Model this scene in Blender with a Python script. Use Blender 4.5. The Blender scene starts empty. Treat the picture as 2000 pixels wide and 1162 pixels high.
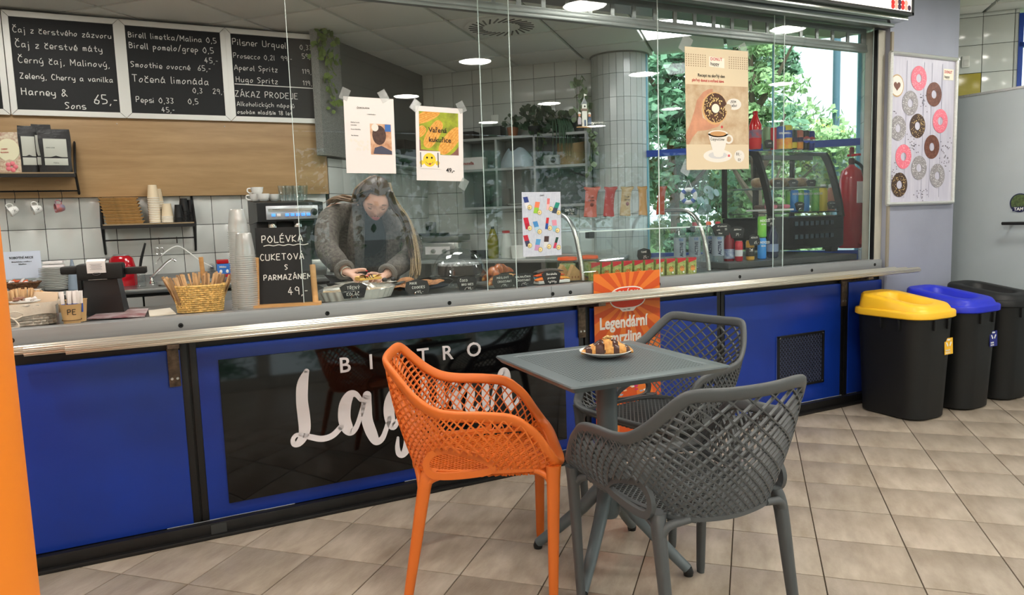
import bpy, bmesh, math, random, unicodedata
from mathutils import Vector, Matrix
random.seed(7)
S = bpy.context.scene
COL = S.collection
PI = math.pi
# ------------------------------------------------------------------ camera
FPX = 1418.9
CAM = Vector((-0.749, -3.111, 1.256))
_yaw, _pitch, _roll = 0.319327 - math.radians(44.8), 0.109746, -0.032478
_f = Vector((-math.sin(_yaw)*math.cos(_pitch), math.cos(_yaw)*math.cos(_pitch), -math.sin(_pitch)))
_r0 = Vector((math.cos(_yaw), math.sin(_yaw), 0)); _u0 = _r0.cross(_f)
_r = math.cos(_roll)*_r0 + math.sin(_roll)*_u0
_u = -math.sin(_roll)*_r0 + math.cos(_roll)*_u0
cam = bpy.data.cameras.new('camera'); cam.sensor_width = 36; cam.lens = FPX*36/2000
cam.clip_start = .05; cam.clip_end = 200
co = bpy.data.objects.new('camera', cam); COL.objects.link(co)
co.matrix_world = Matrix(((_r.x, _u.x, -_f.x, CAM.x), (_r.y, _u.y, -_f.y, CAM.y), (_r.z, _u.z, -_f.z, CAM.z), (0, 0, 0, 1)))
S.camera = co
# ------------------------------------------------------------------ world, exposure
S.view_settings.view_transform = 'Standard'; S.view_settings.look = 'None'
S.view_settings.gamma = 1; S.view_settings.use_curve_mapping = False
S.view_settings.exposure = 0.0
S.cycles.transparent_max_bounces = 32; S.cycles.max_bounces = 8; S.cycles.diffuse_bounces = 4
S.cycles.glossy_bounces = 5; S.cycles.transmission_bounces = 8; S.cycles.sample_clamp_indirect = 6
SKY = 2.5
W = bpy.data.worlds.new('sky'); S.world = W; W.use_nodes = True
_n = W.node_tree.nodes; _l = W.node_tree.links
_bg = _n['Background']; _sky = _n.new('ShaderNodeTexSky'); _sky.sky_type = 'HOSEK_WILKIE'
_sky.turbidity = 7; _sky.ground_albedo = .4; _sky.sun_direction = Vector((-.5, -.6, .62)).normalized()
_mx = _n.new('ShaderNodeMix'); _mx.data_type = 'RGBA'; _mx.inputs[0].default_value = .72
_mx.inputs[7].default_value = (.88, .97, 1.0, 1)
_l.new(_sky.outputs[0], _mx.inputs[6]); _l.new(_mx.outputs[2], _bg.inputs[0]); _bg.inputs[1].default_value = SKY
_sl = bpy.data.lights.new('sun', 'SUN'); _sl.energy = 3.2; _sl.angle = .05; _sl.color = (1, .96, .88); _so = bpy.data.objects.new('sun', _sl); COL.objects.link(_so); _so.rotation_euler = (math.radians(38), math.radians(-16), 0)
LAMP_E, PANEL_E, FILL_E = 96.0, 10.0, 15.0
# ------------------------------------------------------------------ pixel rays -> points on real planes
def ray(x, y): return _f + _r*((x-1000)/FPX) - _u*((y-581)/FPX)
def az(x, y, z): d = ray(x, y); return CAM + d*((z-CAM.z)/d.z)
def ay(x, y, Y): d = ray(x, y); return CAM + d*((Y-CAM.y)/d.y)
def ax(x, y, X): d = ray(x, y); return CAM + d*((X-CAM.x)/d.x)
GX = Vector((.70957, -.70463, 0)); GY = Vector((.70463, .70957, 0))
def G(a, b, z=0): return GX*a + GY*b + Vector((0, 0, z))
def ag(x, y, b): d = ray(x, y); return CAM + d*((b-CAM.dot(GY))/d.dot(GY))
def mpp(P): return (P-CAM).dot(_f)/FPX
GANG = math.atan2(GX.y, GX.x)
# ------------------------------------------------------------------ materials
def lin(c): return tuple(((v/255)/12.92 if v/255 <= .04045 else ((v/255+.055)/1.055)**2.4) for v in c[:3]) + (1,)
MATS = {}
def mat(name, c, rough=.5, metal=0, var=0, vs=8, stretch=(1, 1, 1), bump=0, bs=60, emit=0, spec=.5, c2=None, coat=0, rnd=0, trans=0, ior=1.45):
    if name in MATS: return MATS[name]
    m = bpy.data.materials.new(name); MATS[name] = m; m.use_nodes = True
    n, l = m.node_tree.nodes, m.node_tree.links; b = n['Principled BSDF']
    b.inputs['Base Color'].default_value = lin(c); b.inputs['Roughness'].default_value = rough; b.inputs['Metallic'].default_value = metal
    b.inputs['Specular IOR Level'].default_value = spec; b.inputs['Coat Weight'].default_value = coat
    b.inputs['Transmission Weight'].default_value = trans; b.inputs['IOR'].default_value = ior
    if emit: b.inputs['Emission Color'].default_value = lin(c); b.inputs['Emission Strength'].default_value = emit
    if var or c2 or bump or rnd:
        tc = n.new('ShaderNodeTexCoord'); mp = n.new('ShaderNodeMapping'); mp.inputs['Scale'].default_value = stretch
        l.new(tc.outputs['Object'], mp.inputs[0]); vec = mp.outputs[0]
        if rnd:
            oi = n.new('ShaderNodeObjectInfo'); ml = n.new('ShaderNodeVectorMath'); ml.operation = 'SCALE'
            cm = n.new('ShaderNodeCombineXYZ')
            for k in range(3): l.new(oi.outputs['Random'], cm.inputs[k])
            l.new(cm.outputs[0], ml.inputs[0]); ml.inputs['Scale'].default_value = 37
            ad = n.new('ShaderNodeVectorMath'); l.new(vec, ad.inputs[0]); l.new(ml.outputs[0], ad.inputs[1]); vec = ad.outputs[0]
    if var or c2:
        nz = n.new('ShaderNodeTexNoise'); nz.inputs['Scale'].default_value = vs; nz.inputs['Detail'].default_value = 6; nz.inputs['Roughness'].default_value = .6
        l.new(vec, nz.inputs['Vector'])
        rp = n.new('ShaderNodeValToRGB'); rp.color_ramp.elements[0].position = .32; rp.color_ramp.elements[1].position = .68
        a = c2 if c2 else tuple(max(0, v*(1-var)) for v in c); z = c if c2 else tuple(min(255, v*(1+var)) for v in c)
        rp.color_ramp.elements[0].color = lin(a); rp.color_ramp.elements[1].color = lin(z)
        l.new(nz.outputs['Fac'], rp.inputs[0]); out = rp.outputs[0]
        if rnd:
            hs = n.new('ShaderNodeHueSaturation'); mr = n.new('ShaderNodeMapRange'); mr.inputs[3].default_value = 1-rnd; mr.inputs[4].default_value = 1+rnd
            l.new(oi.outputs['Random'], mr.inputs[0]); l.new(mr.outputs[0], hs.inputs['Value']); l.new(out, hs.inputs['Color']); out = hs.outputs[0]
        l.new(out, b.inputs['Base Color'])
    if bump:
        nb = n.new('ShaderNodeTexNoise'); nb.inputs['Scale'].default_value = bs; nb.inputs['Detail'].default_value = 4
        l.new(vec, nb.inputs['Vector']); bp = n.new('ShaderNodeBump'); bp.inputs['Strength'].default_value = bump; bp.inputs['Distance'].default_value = .004
        l.new(nb.outputs['Fac'], bp.inputs['Height']); l.new(bp.outputs[0], b.inputs['Normal'])
    return m
def glassmat(name, tint=(1, 1, 1), f0=.04, rough=0, gain=.9, haze=0):
    if name in MATS: return MATS[name]
    m = bpy.data.materials.new(name); MATS[name] = m; m.use_nodes = True
    n, l = m.node_tree.nodes, m.node_tree.links; n.remove(n['Principled BSDF'])
    t = n.new('ShaderNodeBsdfTransparent'); t.inputs[0].default_value = tuple(tint) + (1,)
    g = n.new('ShaderNodeBsdfGlossy'); g.inputs['Roughness'].default_value = rough
    lw = n.new('ShaderNodeLayerWeight'); lw.inputs[0].default_value = .5
    p = n.new('ShaderNodeMath'); p.operation = 'POWER'; p.inputs[1].default_value = 4
    q = n.new('ShaderNodeMath'); q.operation = 'MULTIPLY_ADD'; q.inputs[1].default_value = gain; q.inputs[2].default_value = f0
    l.new(lw.outputs['Facing'], p.inputs[0]); l.new(p.outputs[0], q.inputs[0])
    mx = n.new('ShaderNodeMixShader'); l.new(q.outputs[0], mx.inputs[0]); l.new(t.outputs[0], mx.inputs[1]); l.new(g.outputs[0], mx.inputs[2])
    o = n['Material Output']
    if haze:
        d = n.new('ShaderNodeBsdfDiffuse'); d.inputs[0].default_value = (.8, .82, .82, 1)
        m2 = n.new('ShaderNodeMixShader'); m2.inputs[0].default_value = haze
        l.new(mx.outputs[0], m2.inputs[1]); l.new(d.outputs[0], m2.inputs[2]); l.new(m2.outputs[0], o.inputs[0])
    else: l.new(mx.outputs[0], o.inputs[0])
    return m
# ------------------------------------------------------------------ mesh builder
class MB:
    def __init__(s): s.v = []; s.f = []; s.mi = []; s.M = Matrix(); s.m = 0
    def add(s, vs, fs, M=None):
        o = len(s.v); T = s.M if M is None else s.M @ M
        s.v += [tuple(T @ Vector(p)) for p in vs]
        s.f += [tuple(o+i for i in f) for f in fs]; s.mi += [s.m]*len(fs); return s
    def box(s, c, d, rz=0, bev=0, M=None, taper=1):
        x, y, z = (k/2 for k in d); T = Matrix.Translation(c) @ Matrix.Rotation(rz, 4, 'Z')
        if M is not None: T = M @ T
        if bev > 0:
            bm = bmesh.new(); bmesh.ops.create_cube(bm, size=1)
            for v in bm.verts:
                k = taper if v.co.z < 0 else 1; v.co = Vector((v.co.x*2*x*k, v.co.y*2*y*k, v.co.z*2*z))
            bmesh.ops.bevel(bm, geom=bm.edges[:], offset=bev, segments=2, profile=.6, affect='EDGES')
            bm.verts.index_update(); s.add([v.co for v in bm.verts], [[v.index for v in f.verts] for f in bm.faces], T); bm.free(); return s
        k = taper
        vs = [(-x*k, -y*k, -z), (x*k, -y*k, -z), (x*k, y*k, -z), (-x*k, y*k, -z), (-x, -y, z), (x, -y, z), (x, y, z), (-x, y, z)]
        return s.add(vs, [(0, 3, 2, 1), (4, 5, 6, 7), (0, 1, 5, 4), (1, 2, 6, 5), (2, 3, 7, 6), (3, 0, 4, 7)], T)
    def bb(s, a, b, bev=0):  # box by corners
        a, b = Vector(a), Vector(b); return s.box((a+b)/2, [abs(q) for q in (b-a)], bev=bev)
    def lathe(s, prof, n=24, M=None, cap0=True, cap1=True, sx=1, sy=1):
        vs = []; fs = []
        for r, z in prof: vs += [(r*sx*math.cos(2*PI*k/n), r*sy*math.sin(2*PI*k/n), z) for k in range(n)]
        for i in range(len(prof)-1):
            for k in range(n): fs.append((i*n+k, i*n+(k+1) % n, (i+1)*n+(k+1) % n, (i+1)*n+k))
        if cap0: fs.append(tuple(range(n-1, -1, -1)))
        if cap1: fs.append(tuple((len(prof)-1)*n+k for k in range(n)))
        return s.add(vs, fs, M)
    def tube(s, pts, r, n=8, cap=True, flat=1, up=None, closed=False):
        P = [Vector(p) for p in pts]; N = len(P); R = r if isinstance(r, (list, tuple)) else [r]*N
        vs = []; fs = []; pu = None
        for i, p in enumerate(P):
            t = (P[(i+1) % N]-P[i-1]) if closed else (P[min(i+1, N-1)]-P[max(i-1, 0)])
            if t.length < 1e-9: t = Vector((0, 0, 1))
            t.normalize()
            if up is not None: u = Vector(up[i] if isinstance(up, list) else up)
            elif pu is None: u = Vector((0, 0, 1)) if abs(t.z) < .9 else Vector((1, 0, 0))
            else: u = pu
            u = u - t*u.dot(t)
            if u.length < 1e-6: u = t.orthogonal()
            u.normalize(); pu = u; w = t.cross(u)
            vs += [p + u*(R[i]*flat*math.sin(2*PI*k/n)) + w*(R[i]*math.cos(2*PI*k/n)) for k in range(n)]
        m = N if closed else N-1
        for i in range(m):
            j = (i+1) % N
            for k in range(n): fs.append((i*n+k, i*n+(k+1) % n, j*n+(k+1) % n, j*n+k))
        if cap and not closed: fs += [tuple(range(n-1, -1, -1)), tuple((N-1)*n+k for k in range(n))]
        return s.add(vs, fs)
    def strip(s, pts, nors, w, d, closed=False, side=None):  # rectangular bar: w across (tangent plane), d along normal
        P = [Vector(p) for p in pts]; N = len(P); vs = []; fs = []
        for i, p in enumerate(P):
            t = ((P[(i+1) % N]-P[i-1]) if closed else (P[min(i+1, N-1)]-P[max(i-1, 0)])).normalized()
            nn = Vector(nors[i]); nn = (nn - t*nn.dot(t)).normalized(); b = t.cross(nn)
            ww = w[i] if isinstance(w, list) else w
            vs += [p+b*ww/2+nn*d/2, p+b*ww/2-nn*d/2, p-b*ww/2-nn*d/2, p-b*ww/2+nn*d/2]
        for i in range(N if closed else N-1):
            j = (i+1) % N
            for k in range(4): fs.append((i*4+k, i*4+(k+1) % 4, j*4+(k+1) % 4, j*4+k))
        if not closed: fs += [(3, 2, 1, 0), tuple((N-1)*4+k for k in range(4))]
        return s.add(vs, fs)
    def poly(s, pts, d, M=None):  # prism: outline pts (x,y) extruded z 0..d
        n = len(pts); vs = [(p[0], p[1], 0) for p in pts]+[(p[0], p[1], d) for p in pts]
        fs = [tuple(range(n-1, -1, -1)), tuple(range(n, 2*n))]+[(k, (k+1) % n, n+(k+1) % n, n+k) for k in range(n)]
        return s.add(vs, fs, M)
    def grid(s, fn, nu, nv, M=None, wrap=False):
        vs = [fn(i/nu, j/nv) for j in range(nv+1) for i in range(nu+(0 if wrap else 1))]; c = nu if wrap else nu+1
        fs = [(j*c+i, j*c+(i+1) % c, (j+1)*c+(i+1) % c, (j+1)*c+i) for j in range(nv) for i in range(nu)]
        return s.add(vs, fs, M)
    def mesh(s, name, mats, smooth=40):
        me = bpy.data.meshes.new(name); me.from_pydata(s.v, [], s.f)
        for k in (mats if isinstance(mats, (list, tuple)) else [mats]): me.materials.append(k)
        if any(s.mi): me.polygons.foreach_set('material_index', s.mi)
        bm = bmesh.new(); bm.from_mesh(me); bmesh.ops.recalc_face_normals(bm, faces=bm.faces); bm.to_mesh(me); bm.free()
        if smooth:
            me.shade_smooth(); me.set_sharp_from_angle(angle=math.radians(smooth))
        me.update(); return me
    def obj(s, name, mats, parent=None, smooth=40, **kw):
        o = bpy.data.objects.new(name, s.mesh(name, mats, smooth)); COL.objects.link(o)
        if parent is not None: o.parent = parent; o.matrix_parent_inverse = PM(parent).inverted_safe()
        for k, v in kw.items(): o[k] = v
        return o
def PM(o):
    m = o.matrix_basis.copy()
    while o.parent is not None: m = o.parent.matrix_basis @ o.matrix_parent_inverse @ m; o = o.parent
    return m
def thing(name, label, cat, loc=(0, 0, 0), rz=0, group=None):
    o = bpy.data.objects.new(name, None); COL.objects.link(o); o.empty_display_size = .05
    o.location = loc; o.rotation_euler = (0, 0, rz); o['label'] = label; o['category'] = cat
    if group: o['group'] = group
    return o
def tag(o, label, cat, group=None, **kw):
    o['label'] = label; o['category'] = cat
    if group: o['group'] = group
    for k, v in kw.items(): o[k] = v
    return o
def st(o): o['kind'] = 'structure'; return o
def L(b, name, mats, parent, smooth=40, **kw):  # part given in the parent's local space
    o = bpy.data.objects.new(name, b.mesh(name, mats, smooth)); COL.objects.link(o); o.parent = parent
    for k, v in kw.items(): o[k] = v
    return o
ORD = ['lowest', 'second from the bottom', 'third from the bottom', 'fourth from the bottom', 'fifth from the bottom', 'sixth from the bottom', 'seventh from the bottom', 'eighth from the bottom', 'ninth from the bottom', 'tenth from the bottom', 'eleventh from the bottom', 'twelfth from the bottom', 'thirteenth from the bottom', 'fourteenth from the bottom', 'fifteenth from the bottom']
LFT = ['leftmost', 'second from the left', 'third from the left', 'fourth from the left', 'fifth from the left', 'sixth from the left', 'seventh from the left', 'eighth from the left', 'ninth from the left', 'rightmost']
def nth(k, n): return 'topmost' if k == n-1 else ORD[k]
def inst(name, me, parent, loc, rot=(0, 0, 0), sc=None, **kw):
    o = bpy.data.objects.new(name, me); COL.objects.link(o); o.parent = parent; o.location = loc; o.rotation_euler = rot
    if sc: o.scale = sc
    for k, v in kw.items(): o[k] = v
    return o
def dup(root, loc, rz=None, label=None, scale=None, group=None):
    r = root.copy(); COL.objects.link(r); r.location = loc
    if rz is not None: r.rotation_euler = (0, 0, rz)
    if label: r['label'] = label
    if group: r['group'] = group
    if scale: r.scale = scale
    for ch in list(root.children):
        c = ch.copy(); COL.objects.link(c); c.parent = r
        for g in list(ch.children):
            d = g.copy(); COL.objects.link(d); d.parent = c
    return r
def cr(pts, n=6, closed=False):  # catmull-rom
    P = [Vector(p) for p in pts]; N = len(P); out = []
    if N < 3 and not closed: return P
    for i in range(N if closed else N-1):
        p1, p2 = P[i], P[(i+1) % N]
        p0 = P[i-1] if (closed or i > 0) else p1; p3 = P[(i+2) % N] if (closed or i+2 < N) else p2
        for k in range(n):
            t = k/n; out.append(.5*((2*p1)+(p2-p0)*t+(2*p0-5*p1+4*p2-p3)*t*t+(3*p1-p0-3*p2+p3)*t**3))
    if not closed: out.append(P[-1])
    return out
# ------------------------------------------------------------------ lettering
GL = {'a': '49 19 06 14 46/49 45 54|6', 'b': '0d 04/07 29 47 25 04|5', 'c': '49 19 06 14 44|5', 'd': '49 19 06 14 46/4d 44|6', 'e': '06 46 39 19 06 14 44|5',
 'f': '4d 2d 14/09 39|4', 'g': '49 19 06 15 46/49 42 21 02|6', 'h': '0d 04/07 29 48 44|5', 'i': '09 04/0b 0c|2', 'j': '19 11 00/1b 1c|3', 'k': '0d 04/49 06 44|5',
 'l': '0d 05 14|2', 'm': '09 04/07 19 28 24/27 39 48 44|5.5', 'n': '09 04/07 29 48 44|5.5', 'o': '29 06 14 35 48 29|5.5', 'p': '09 00/08 29 47 25 05|5.2', 'r': '09 04/07 19 39|4',
 's': '49 19 07 46 44 04|5', 't': '2c 25 44/09 49|5', 'u': '09 05 24 46/49 44|5.7', 'v': '09 24 49|5', 'y': '09 06 25 46/49 42 11|5.5', 'z': '09 49 04 44|5', 'x': '09 44/49 04|5', 'w': '09 14 28 34 49|5.5', 'q': '49 19 06 15 46/49 40|6',
 'A': '04 3d 64/17 57|7.2', 'B': '0d 04/0d 3c 4a 09/09 48 45 04|6', 'C': '5c 2d 08 24 55|6.2', 'D': '0d 04/0d 4c 68 35 04|7', 'E': '5d 0d/0d 04/04 54/09 49|6', 'H': '0d 04/5d 54/09 59|6.8',
 'J': '4d 45 14 05|5.5', 'K': '0d 04/5d 08 54|6', 'L': '0d 04/04 54|6', 'M': '04 0d/0d 37/37 6d/6d 64|7.5', 'N': '04 0d/0d 54/54 5d|7', 'O': '3d 08 34 68 3d|7.5', 'P': '0d 04/0d 4d 49 08|6', 'R': '0d 04/0d 4c 49 08/18 54|6.3',
 'S': '5c 2d 0b 47 35 04|6', 'T': '0d 6d/3d 34|7', 'U': '0d 05 34 55 5d|6.7', 'V': '0d 34/34 6d|7', 'Z': '0d 5d/5d 04/04 54|6.5', 'X': '0d 54/5d 04|6', 'F': '5d 0d/0d 04/09 49|6', 'I': '0d 04|2', 'Y': '0d 38/6d 38 34|7', 'G': '5c 2d 08 24 55 58 38|6.5',
 '0': '3d 08 34 58 3d|6.5', '1': '0b 2d/2d 24|3.5', '2': '0b 3d 4a 04/04 54|6', '3': '0d 4c 29/29 46 24 05|5.5', '4': '3d 07/07 57/3a 34|6.5', '5': '4d 0d/0d 09/09 48 45 04|5.5', '6': '4d 18 05 34 47 08|5.5', '8': '29 0b 2d 4b 29 06 24 46 29|5.5',
 '9': '49 19 0b 2d 4b/4c 44|5.5', '7': '0d 4d 14|5', ',': '14 02|2.5', '.': '04 14|2', '-': '08 38|4.5', '/': '03 4e|5', '&': '64 1b 2d 4b 07 14 47|7', '=': '06 46/09 49|5.5', '+': '28 24/06 46|5', ':': '05 06/08 09|2', '%': '04 5d/0d 1c/44 55|6', ' ': '|4'}
DI = {'\u0301': '1a 3c', '\u030c': '0c 2a 4c', '\u030a': '2a 1b 2c 3b 2a'}
def hand(b, txt, O, ux, uz, h, w=None, just=0):  # chalk handwriting, h = cap height; O left end of baseline
    s = h/9; w = w or h*.1; ux = Vector(ux).normalized(); uz = Vector(uz).normalized(); nn = ux.cross(uz); O = Vector(O); x = 0; segs = []
    for ch in txt:
        dd = unicodedata.normalize('NFD', ch); base = dd[0]; g = GL.get(base)
        if g is None: x += 4; continue
        d, wd = g.split('|'); jit = random.uniform(-.25, .25)
        if base == 'i' and len(dd) > 1: d = d.split('/')[0]
        for q in d.split('/'):
            if q: segs.append([(x+int(p[0], 16), int(p[1], 16)-4+jit) for p in q.split()])
        for a in dd[1:]:
            if a in DI: segs.append([(x+int(p[0], 16)+(.5 if base.isupper() else 0), int(p[1], 16)-4+(4 if base.isupper() else 0)) for p in DI[a].split()])
        x += float(wd)+1.3
    x0 = -just*x
    for sg in segs:
        P = cr([(p[0], p[1], 0) for p in sg], 5) if len(sg) > 2 else [Vector((p[0], p[1], 0)) for p in sg]
        W_ = [O+ux*((p.x+x0)*s)+uz*(p.y*s) for p in P]
        b.strip(W_, [nn]*len(W_), w, .0006)
def font(txt, O, ux, uz, h, m, parent, name='lettering', bold=0, align='LEFT', depth=.0006, shear=0, sx=1, local=False, **kw):
    c = bpy.data.curves.new('t', 'FONT'); c.body = txt; c.size = h/.7; c.extrude = depth; c.offset = bold*h; c.align_x = align; c.shear = shear; c.resolution_u = 3; c.space_line = .9
    o = bpy.data.objects.new('t', c); COL.objects.link(o); dg = bpy.context.evaluated_depsgraph_get()
    me = bpy.data.meshes.new_from_object(o.evaluated_get(dg)); bpy.data.objects.remove(o); bpy.data.curves.remove(c)
    me.name = name; me.materials.clear(); me.materials.append(m)
    ux = Vector(ux).normalized(); uz = Vector(uz).normalized(); nn = ux.cross(uz); O = Vector(O)
    T = Matrix(((ux.x*sx, uz.x, nn.x, O.x), (ux.y*sx, uz.y, nn.y, O.y), (ux.z*sx, uz.z, nn.z, O.z), (0, 0, 0, 1)))
    me.transform(T); q = bpy.data.objects.new(name, me); COL.objects.link(q)
    if parent is not None:
        q.parent = parent
        if not local: q.matrix_parent_inverse = PM(parent).inverted_safe()
    for k, v in kw.items(): q[k] = v
    return q
# ------------------------------------------------------------------ shared materials
white = mat('white ceramic', (238, 238, 234), .18); black = mat('black plastic', (16, 17, 18), .42, bump=.15, bs=300)
blackm = mat('black metal', (18, 18, 19), .4); steel = mat('brushed steel', (190, 190, 186), .28, 1, var=.08, vs=30, stretch=(.3, 8, 8))
chrome = mat('chrome', (225, 225, 225), .08, 1); paper = mat('white paper', (232, 226, 224), .6); chalk = mat('white chalk paint', (228, 228, 222), .8)
kraft = mat('kraft card', (196, 158, 106), .75, var=.05, vs=40); alu = mat('satin aluminium', (206, 208, 206), .36, .5, var=.04, vs=20, stretch=(.2, 6, 6))
glass = glassmat('pane glass', (.97, .99, .985), .03, gain=.85); clear = glassmat('clear vessel', (.93, .96, .96), .10, gain=.8); foil = glassmat('cling film', (.93, .94, .94), .12, .15, .7, .10)
slate = mat('slate board', (17, 18, 20), .62, var=.1, vs=20); red = mat('red plastic', (176, 20, 30), .3); woodL = mat('beech wood', (206, 160, 104), .5, c2=(186, 138, 84), vs=5, stretch=(1, 1, 12))
# ================================================================== lamps (real round ceiling lamps of the hall)
H = 2.635
lampm = mat('lamp diffuser', (255, 250, 240), .5, emit=LAMP_E); rimm = mat('lamp rim', (225, 225, 222), .4)
_pos = [(x, y) for y in (-.95, -2.75, -4.62, -6.4) for x in (-3.55, -1.7, .12, 1.93, 3.75, 5.6)]
for i, (x, y) in enumerate(_pos):
    t = thing('ceiling_lamp', 'round white recessed ceiling lamp of the hall', 'lamp', (x, y, H), group='round ceiling lamps of the hall')
    L(MB().lathe([(.14, -.012), (.14, -.018)], 32), 'diffuser', lampm, t)
    L(MB().lathe([(.15, -.001), (.158, -.004), (.158, -.02), (.141, -.024), (.141, -.006)], 32, cap0=False, cap1=False), 'rim', rimm, t)
# ================================================================== floor
tilem = mat('floor tile stone', (176, 164, 150), .3, c2=(146, 133, 118), vs=9, stretch=(1.7, .55, 1), bump=.2, bs=90, rnd=.07, spec=.4)
grout = mat('floor grout', (74, 62, 50), .9)
b = MB(); b.poly([(-4.2, -8.2), (10, -8.2), (10, 3.9/GY.y-10*GY.x/GY.y), (-4.2, 3.9/GY.y+4.2*GY.x/GY.y)], .05, Matrix.Translation((0, 0, -.055))); floor = st(b.obj('floor', grout, smooth=0))
_p = .305; me = MB().box((0, 0, -.0125), (_p-.0045, _p-.0045, .015), bev=.0012).mesh('tile', tilem)
_pts = []
for i in range(-30, 30):
    for j in range(-30, 30):
        P = Vector((2.522, .272, 0)) + GX*((i+.5)*_p) + GY*((j+.5)*_p)
        if -4 < P.x < 7.5 and -8.1 < P.y < .25: _pts.append(P)
def _vis(P):
    d = P-CAM; z = d.dot(_f)
    if z < .3: return False
    x = 1000+FPX*d.dot(_r)/z; y = 581-FPX*d.dot(_u)/z
    return -250 < x < 2250 and y < 1500
_near = [P for P in _pts if _vis(P)]; _near.sort(key=lambda P: (P-CAM).length); _near = _near[:290]; _ids = {id(P) for P in _near}
for P in _near: inst('tile', me, floor, P+Vector((0, 0, .005)), (0, 0, GANG+random.choice((0, PI))))
b = MB()
for P in _pts:
    if id(P) not in _ids: b.box(P+Vector((0, 0, -.0075)), (_p-.0045, _p-.0045, .015), GANG)
b.obj('tile_field', tilem, floor, smooth=0, kind='stuff')
# ================================================================== ceiling
tbar = mat('ceiling grid bar', (132, 134, 130), .6); pnl = mat('ceiling panel', (234, 236, 232), .9, bump=.25, bs=220)
def slab(b, z, d):
    a = [(-4.2, -8.2), (10, -8.2)]; e = G(9.2, 3.9); f_ = G(-7.0, 3.9); a += [(10, 3.9/GY.y-10*GY.x/GY.y), (-4.2, 3.9/GY.y+4.2*GY.x/GY.y)]
    b.poly(a, d, Matrix.Translation((0, 0, z)))
b = MB(); slab(b, H+.03, .06); ceil = st(b.obj('ceiling', tbar, smooth=0))
gx0, gy0, gp = -.975, 1.53, .607
pm = MB().box((0, 0, .012), (gp-.026, gp-.026, .024), bev=.003).mesh('ceiling_panel', pnl)
LP = (3, 2)
fill_cells = []
for q in ((-1.35, 1.0), (-.25, .75), (.9, .75)):
    i, j = math.floor((Vector((q[0], q[1], 0)).dot(GX)-gx0)/gp), math.floor((Vector((q[0], q[1], 0)).dot(GY)-gy0)/gp); fill_cells.append((i, j))
cents = []
for i in range(-14, 14):
    for j in range(-14, 8):
        a, c = gx0+(i+.5)*gp, gy0+(j+.5)*gp
        P = G(a, c, H)
        if -5 < P.x < 9 and -8 < P.y and c < 3.9: cents.append((P, i, j))
cents.sort(key=lambda q: (q[0]-Vector((.8, 1.0, H))).length)
b = MB(); n_ = 0
for P, i, j in cents:
    if (i, j) == LP or (i, j) in fill_cells: continue
    if n_ < 200: inst('ceiling_panel', pm, ceil, P, (0, 0, GANG)); n_ += 1
    else: b.box(P+Vector((0, 0, .012)), (gp-.026, gp-.026, .024), GANG)
b.obj('ceiling_panel_field', pnl, ceil, smooth=0, kind='stuff')
b = MB(); slab(b, H+.026, .003); b.obj('ceiling_backing', tbar, ceil, smooth=0)
for k, (i, j) in enumerate(fill_cells):  # out-of-view panels added only to brighten the kitchen
    t = thing('light_panel', 'added unseen light panel in the kitchen ceiling over the counter, above the picture', 'lamp', G(gx0+(i+.5)*gp, gy0+(j+.5)*gp, H), GANG, 'added unseen kitchen lights')
    L(MB().box((0, 0, .006), (gp-.03, gp-.03, .006)), 'diffuser', mat('added fill diffuser', (255, 252, 246), .5, emit=FILL_E), t)
P = G(gx0+3.5*gp, gy0+2.5*gp, H)
t = thing('light_panel', 'bright square light panel set in the kitchen ceiling near the window', 'lamp', P, GANG)
L(MB().box((0, 0, .006), (gp-.03, gp-.03, .006)), 'diffuser', mat('panel diffuser', (255, 255, 255), .5, emit=PANEL_E), t)
b = MB()
for s in (-1, 1): b.box((s*(gp/2-.014), 0, .002), (.012, gp-.02, .012)); b.box((0, s*(gp/2-.014), .002), (gp-.02, .012, .012))
L(b, 'frame', rimm, t)
for k, (i, j) in enumerate([(0, 0), (-4, -3)][:1]):
    P = G(gx0+(-1+.5+.0)*gp, 0, 0)
# round swirl diffuser in a ceiling panel
P = G(gx0+1.5*gp, gy0+1.5*gp, H)
t = thing('air_diffuser', 'round swirl air diffuser with radial slots in the kitchen ceiling', 'vent', P, GANG)
L(MB().lathe([(.27, -.004), (.262, -.007)], 40), 'face_plate', pnl, t)
b = MB()
for k in range(26):
    a = 2*PI*k/26; b.box((math.cos(a)*.185, math.sin(a)*.185, -.0085), (.115, .013, .003), a+.5)
L(b, 'slots', blackm, t)
# ================================================================== walls
wt = mat('wall tile glaze', (208, 211, 207), .14, var=.02, vs=3, rnd=.02); wg = mat('wall grout', (46, 50, 50), .85)
wtm = MB().box((0, -.004, 0), (.1955, .008, .1955), bev=.0012).mesh('tile', wt)
def tilewall(name, O, ux, n, z0, z1, start=0, zoff=.078, cut=None, ncap=300):  # O corner, ux along, tiles face -y local
    rz = math.atan2(ux.y, ux.x); ny = Vector((ux.y, -ux.x, 0))
    w = MB(); c = O+ux*(n/2); w.box((c.x-ny.x*.05, c.y-ny.y*.05, (z0+z1)/2), (n, .1, z1-z0), rz); W_ = st(w.obj(name, wg))
    x = start
    while x < n:
        k = math.floor((z0-zoff)/.2); 
        while zoff+k*.2 < z1:
            a0, a1 = max(x, 0), min(x+.2, n); c0, c1 = max(zoff+k*.2, z0), min(zoff+k*.2+.2, z1)
            if a1-a0 > .02 and c1-c0 > .02 and (cut is None or not cut((a0+a1)/2, (c0+c1)/2)):
                p = O+ux*((a0+a1)/2)
                inst('tile', wtm, W_, (p.x, p.y, (c0+c1)/2), (0, 0, rz), ((a1-a0-.0035)/.1955, 1, (c1-c0-.0035)/.1955))
            k += 1
        x += .2
    return W_
YB = 2.43
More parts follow.
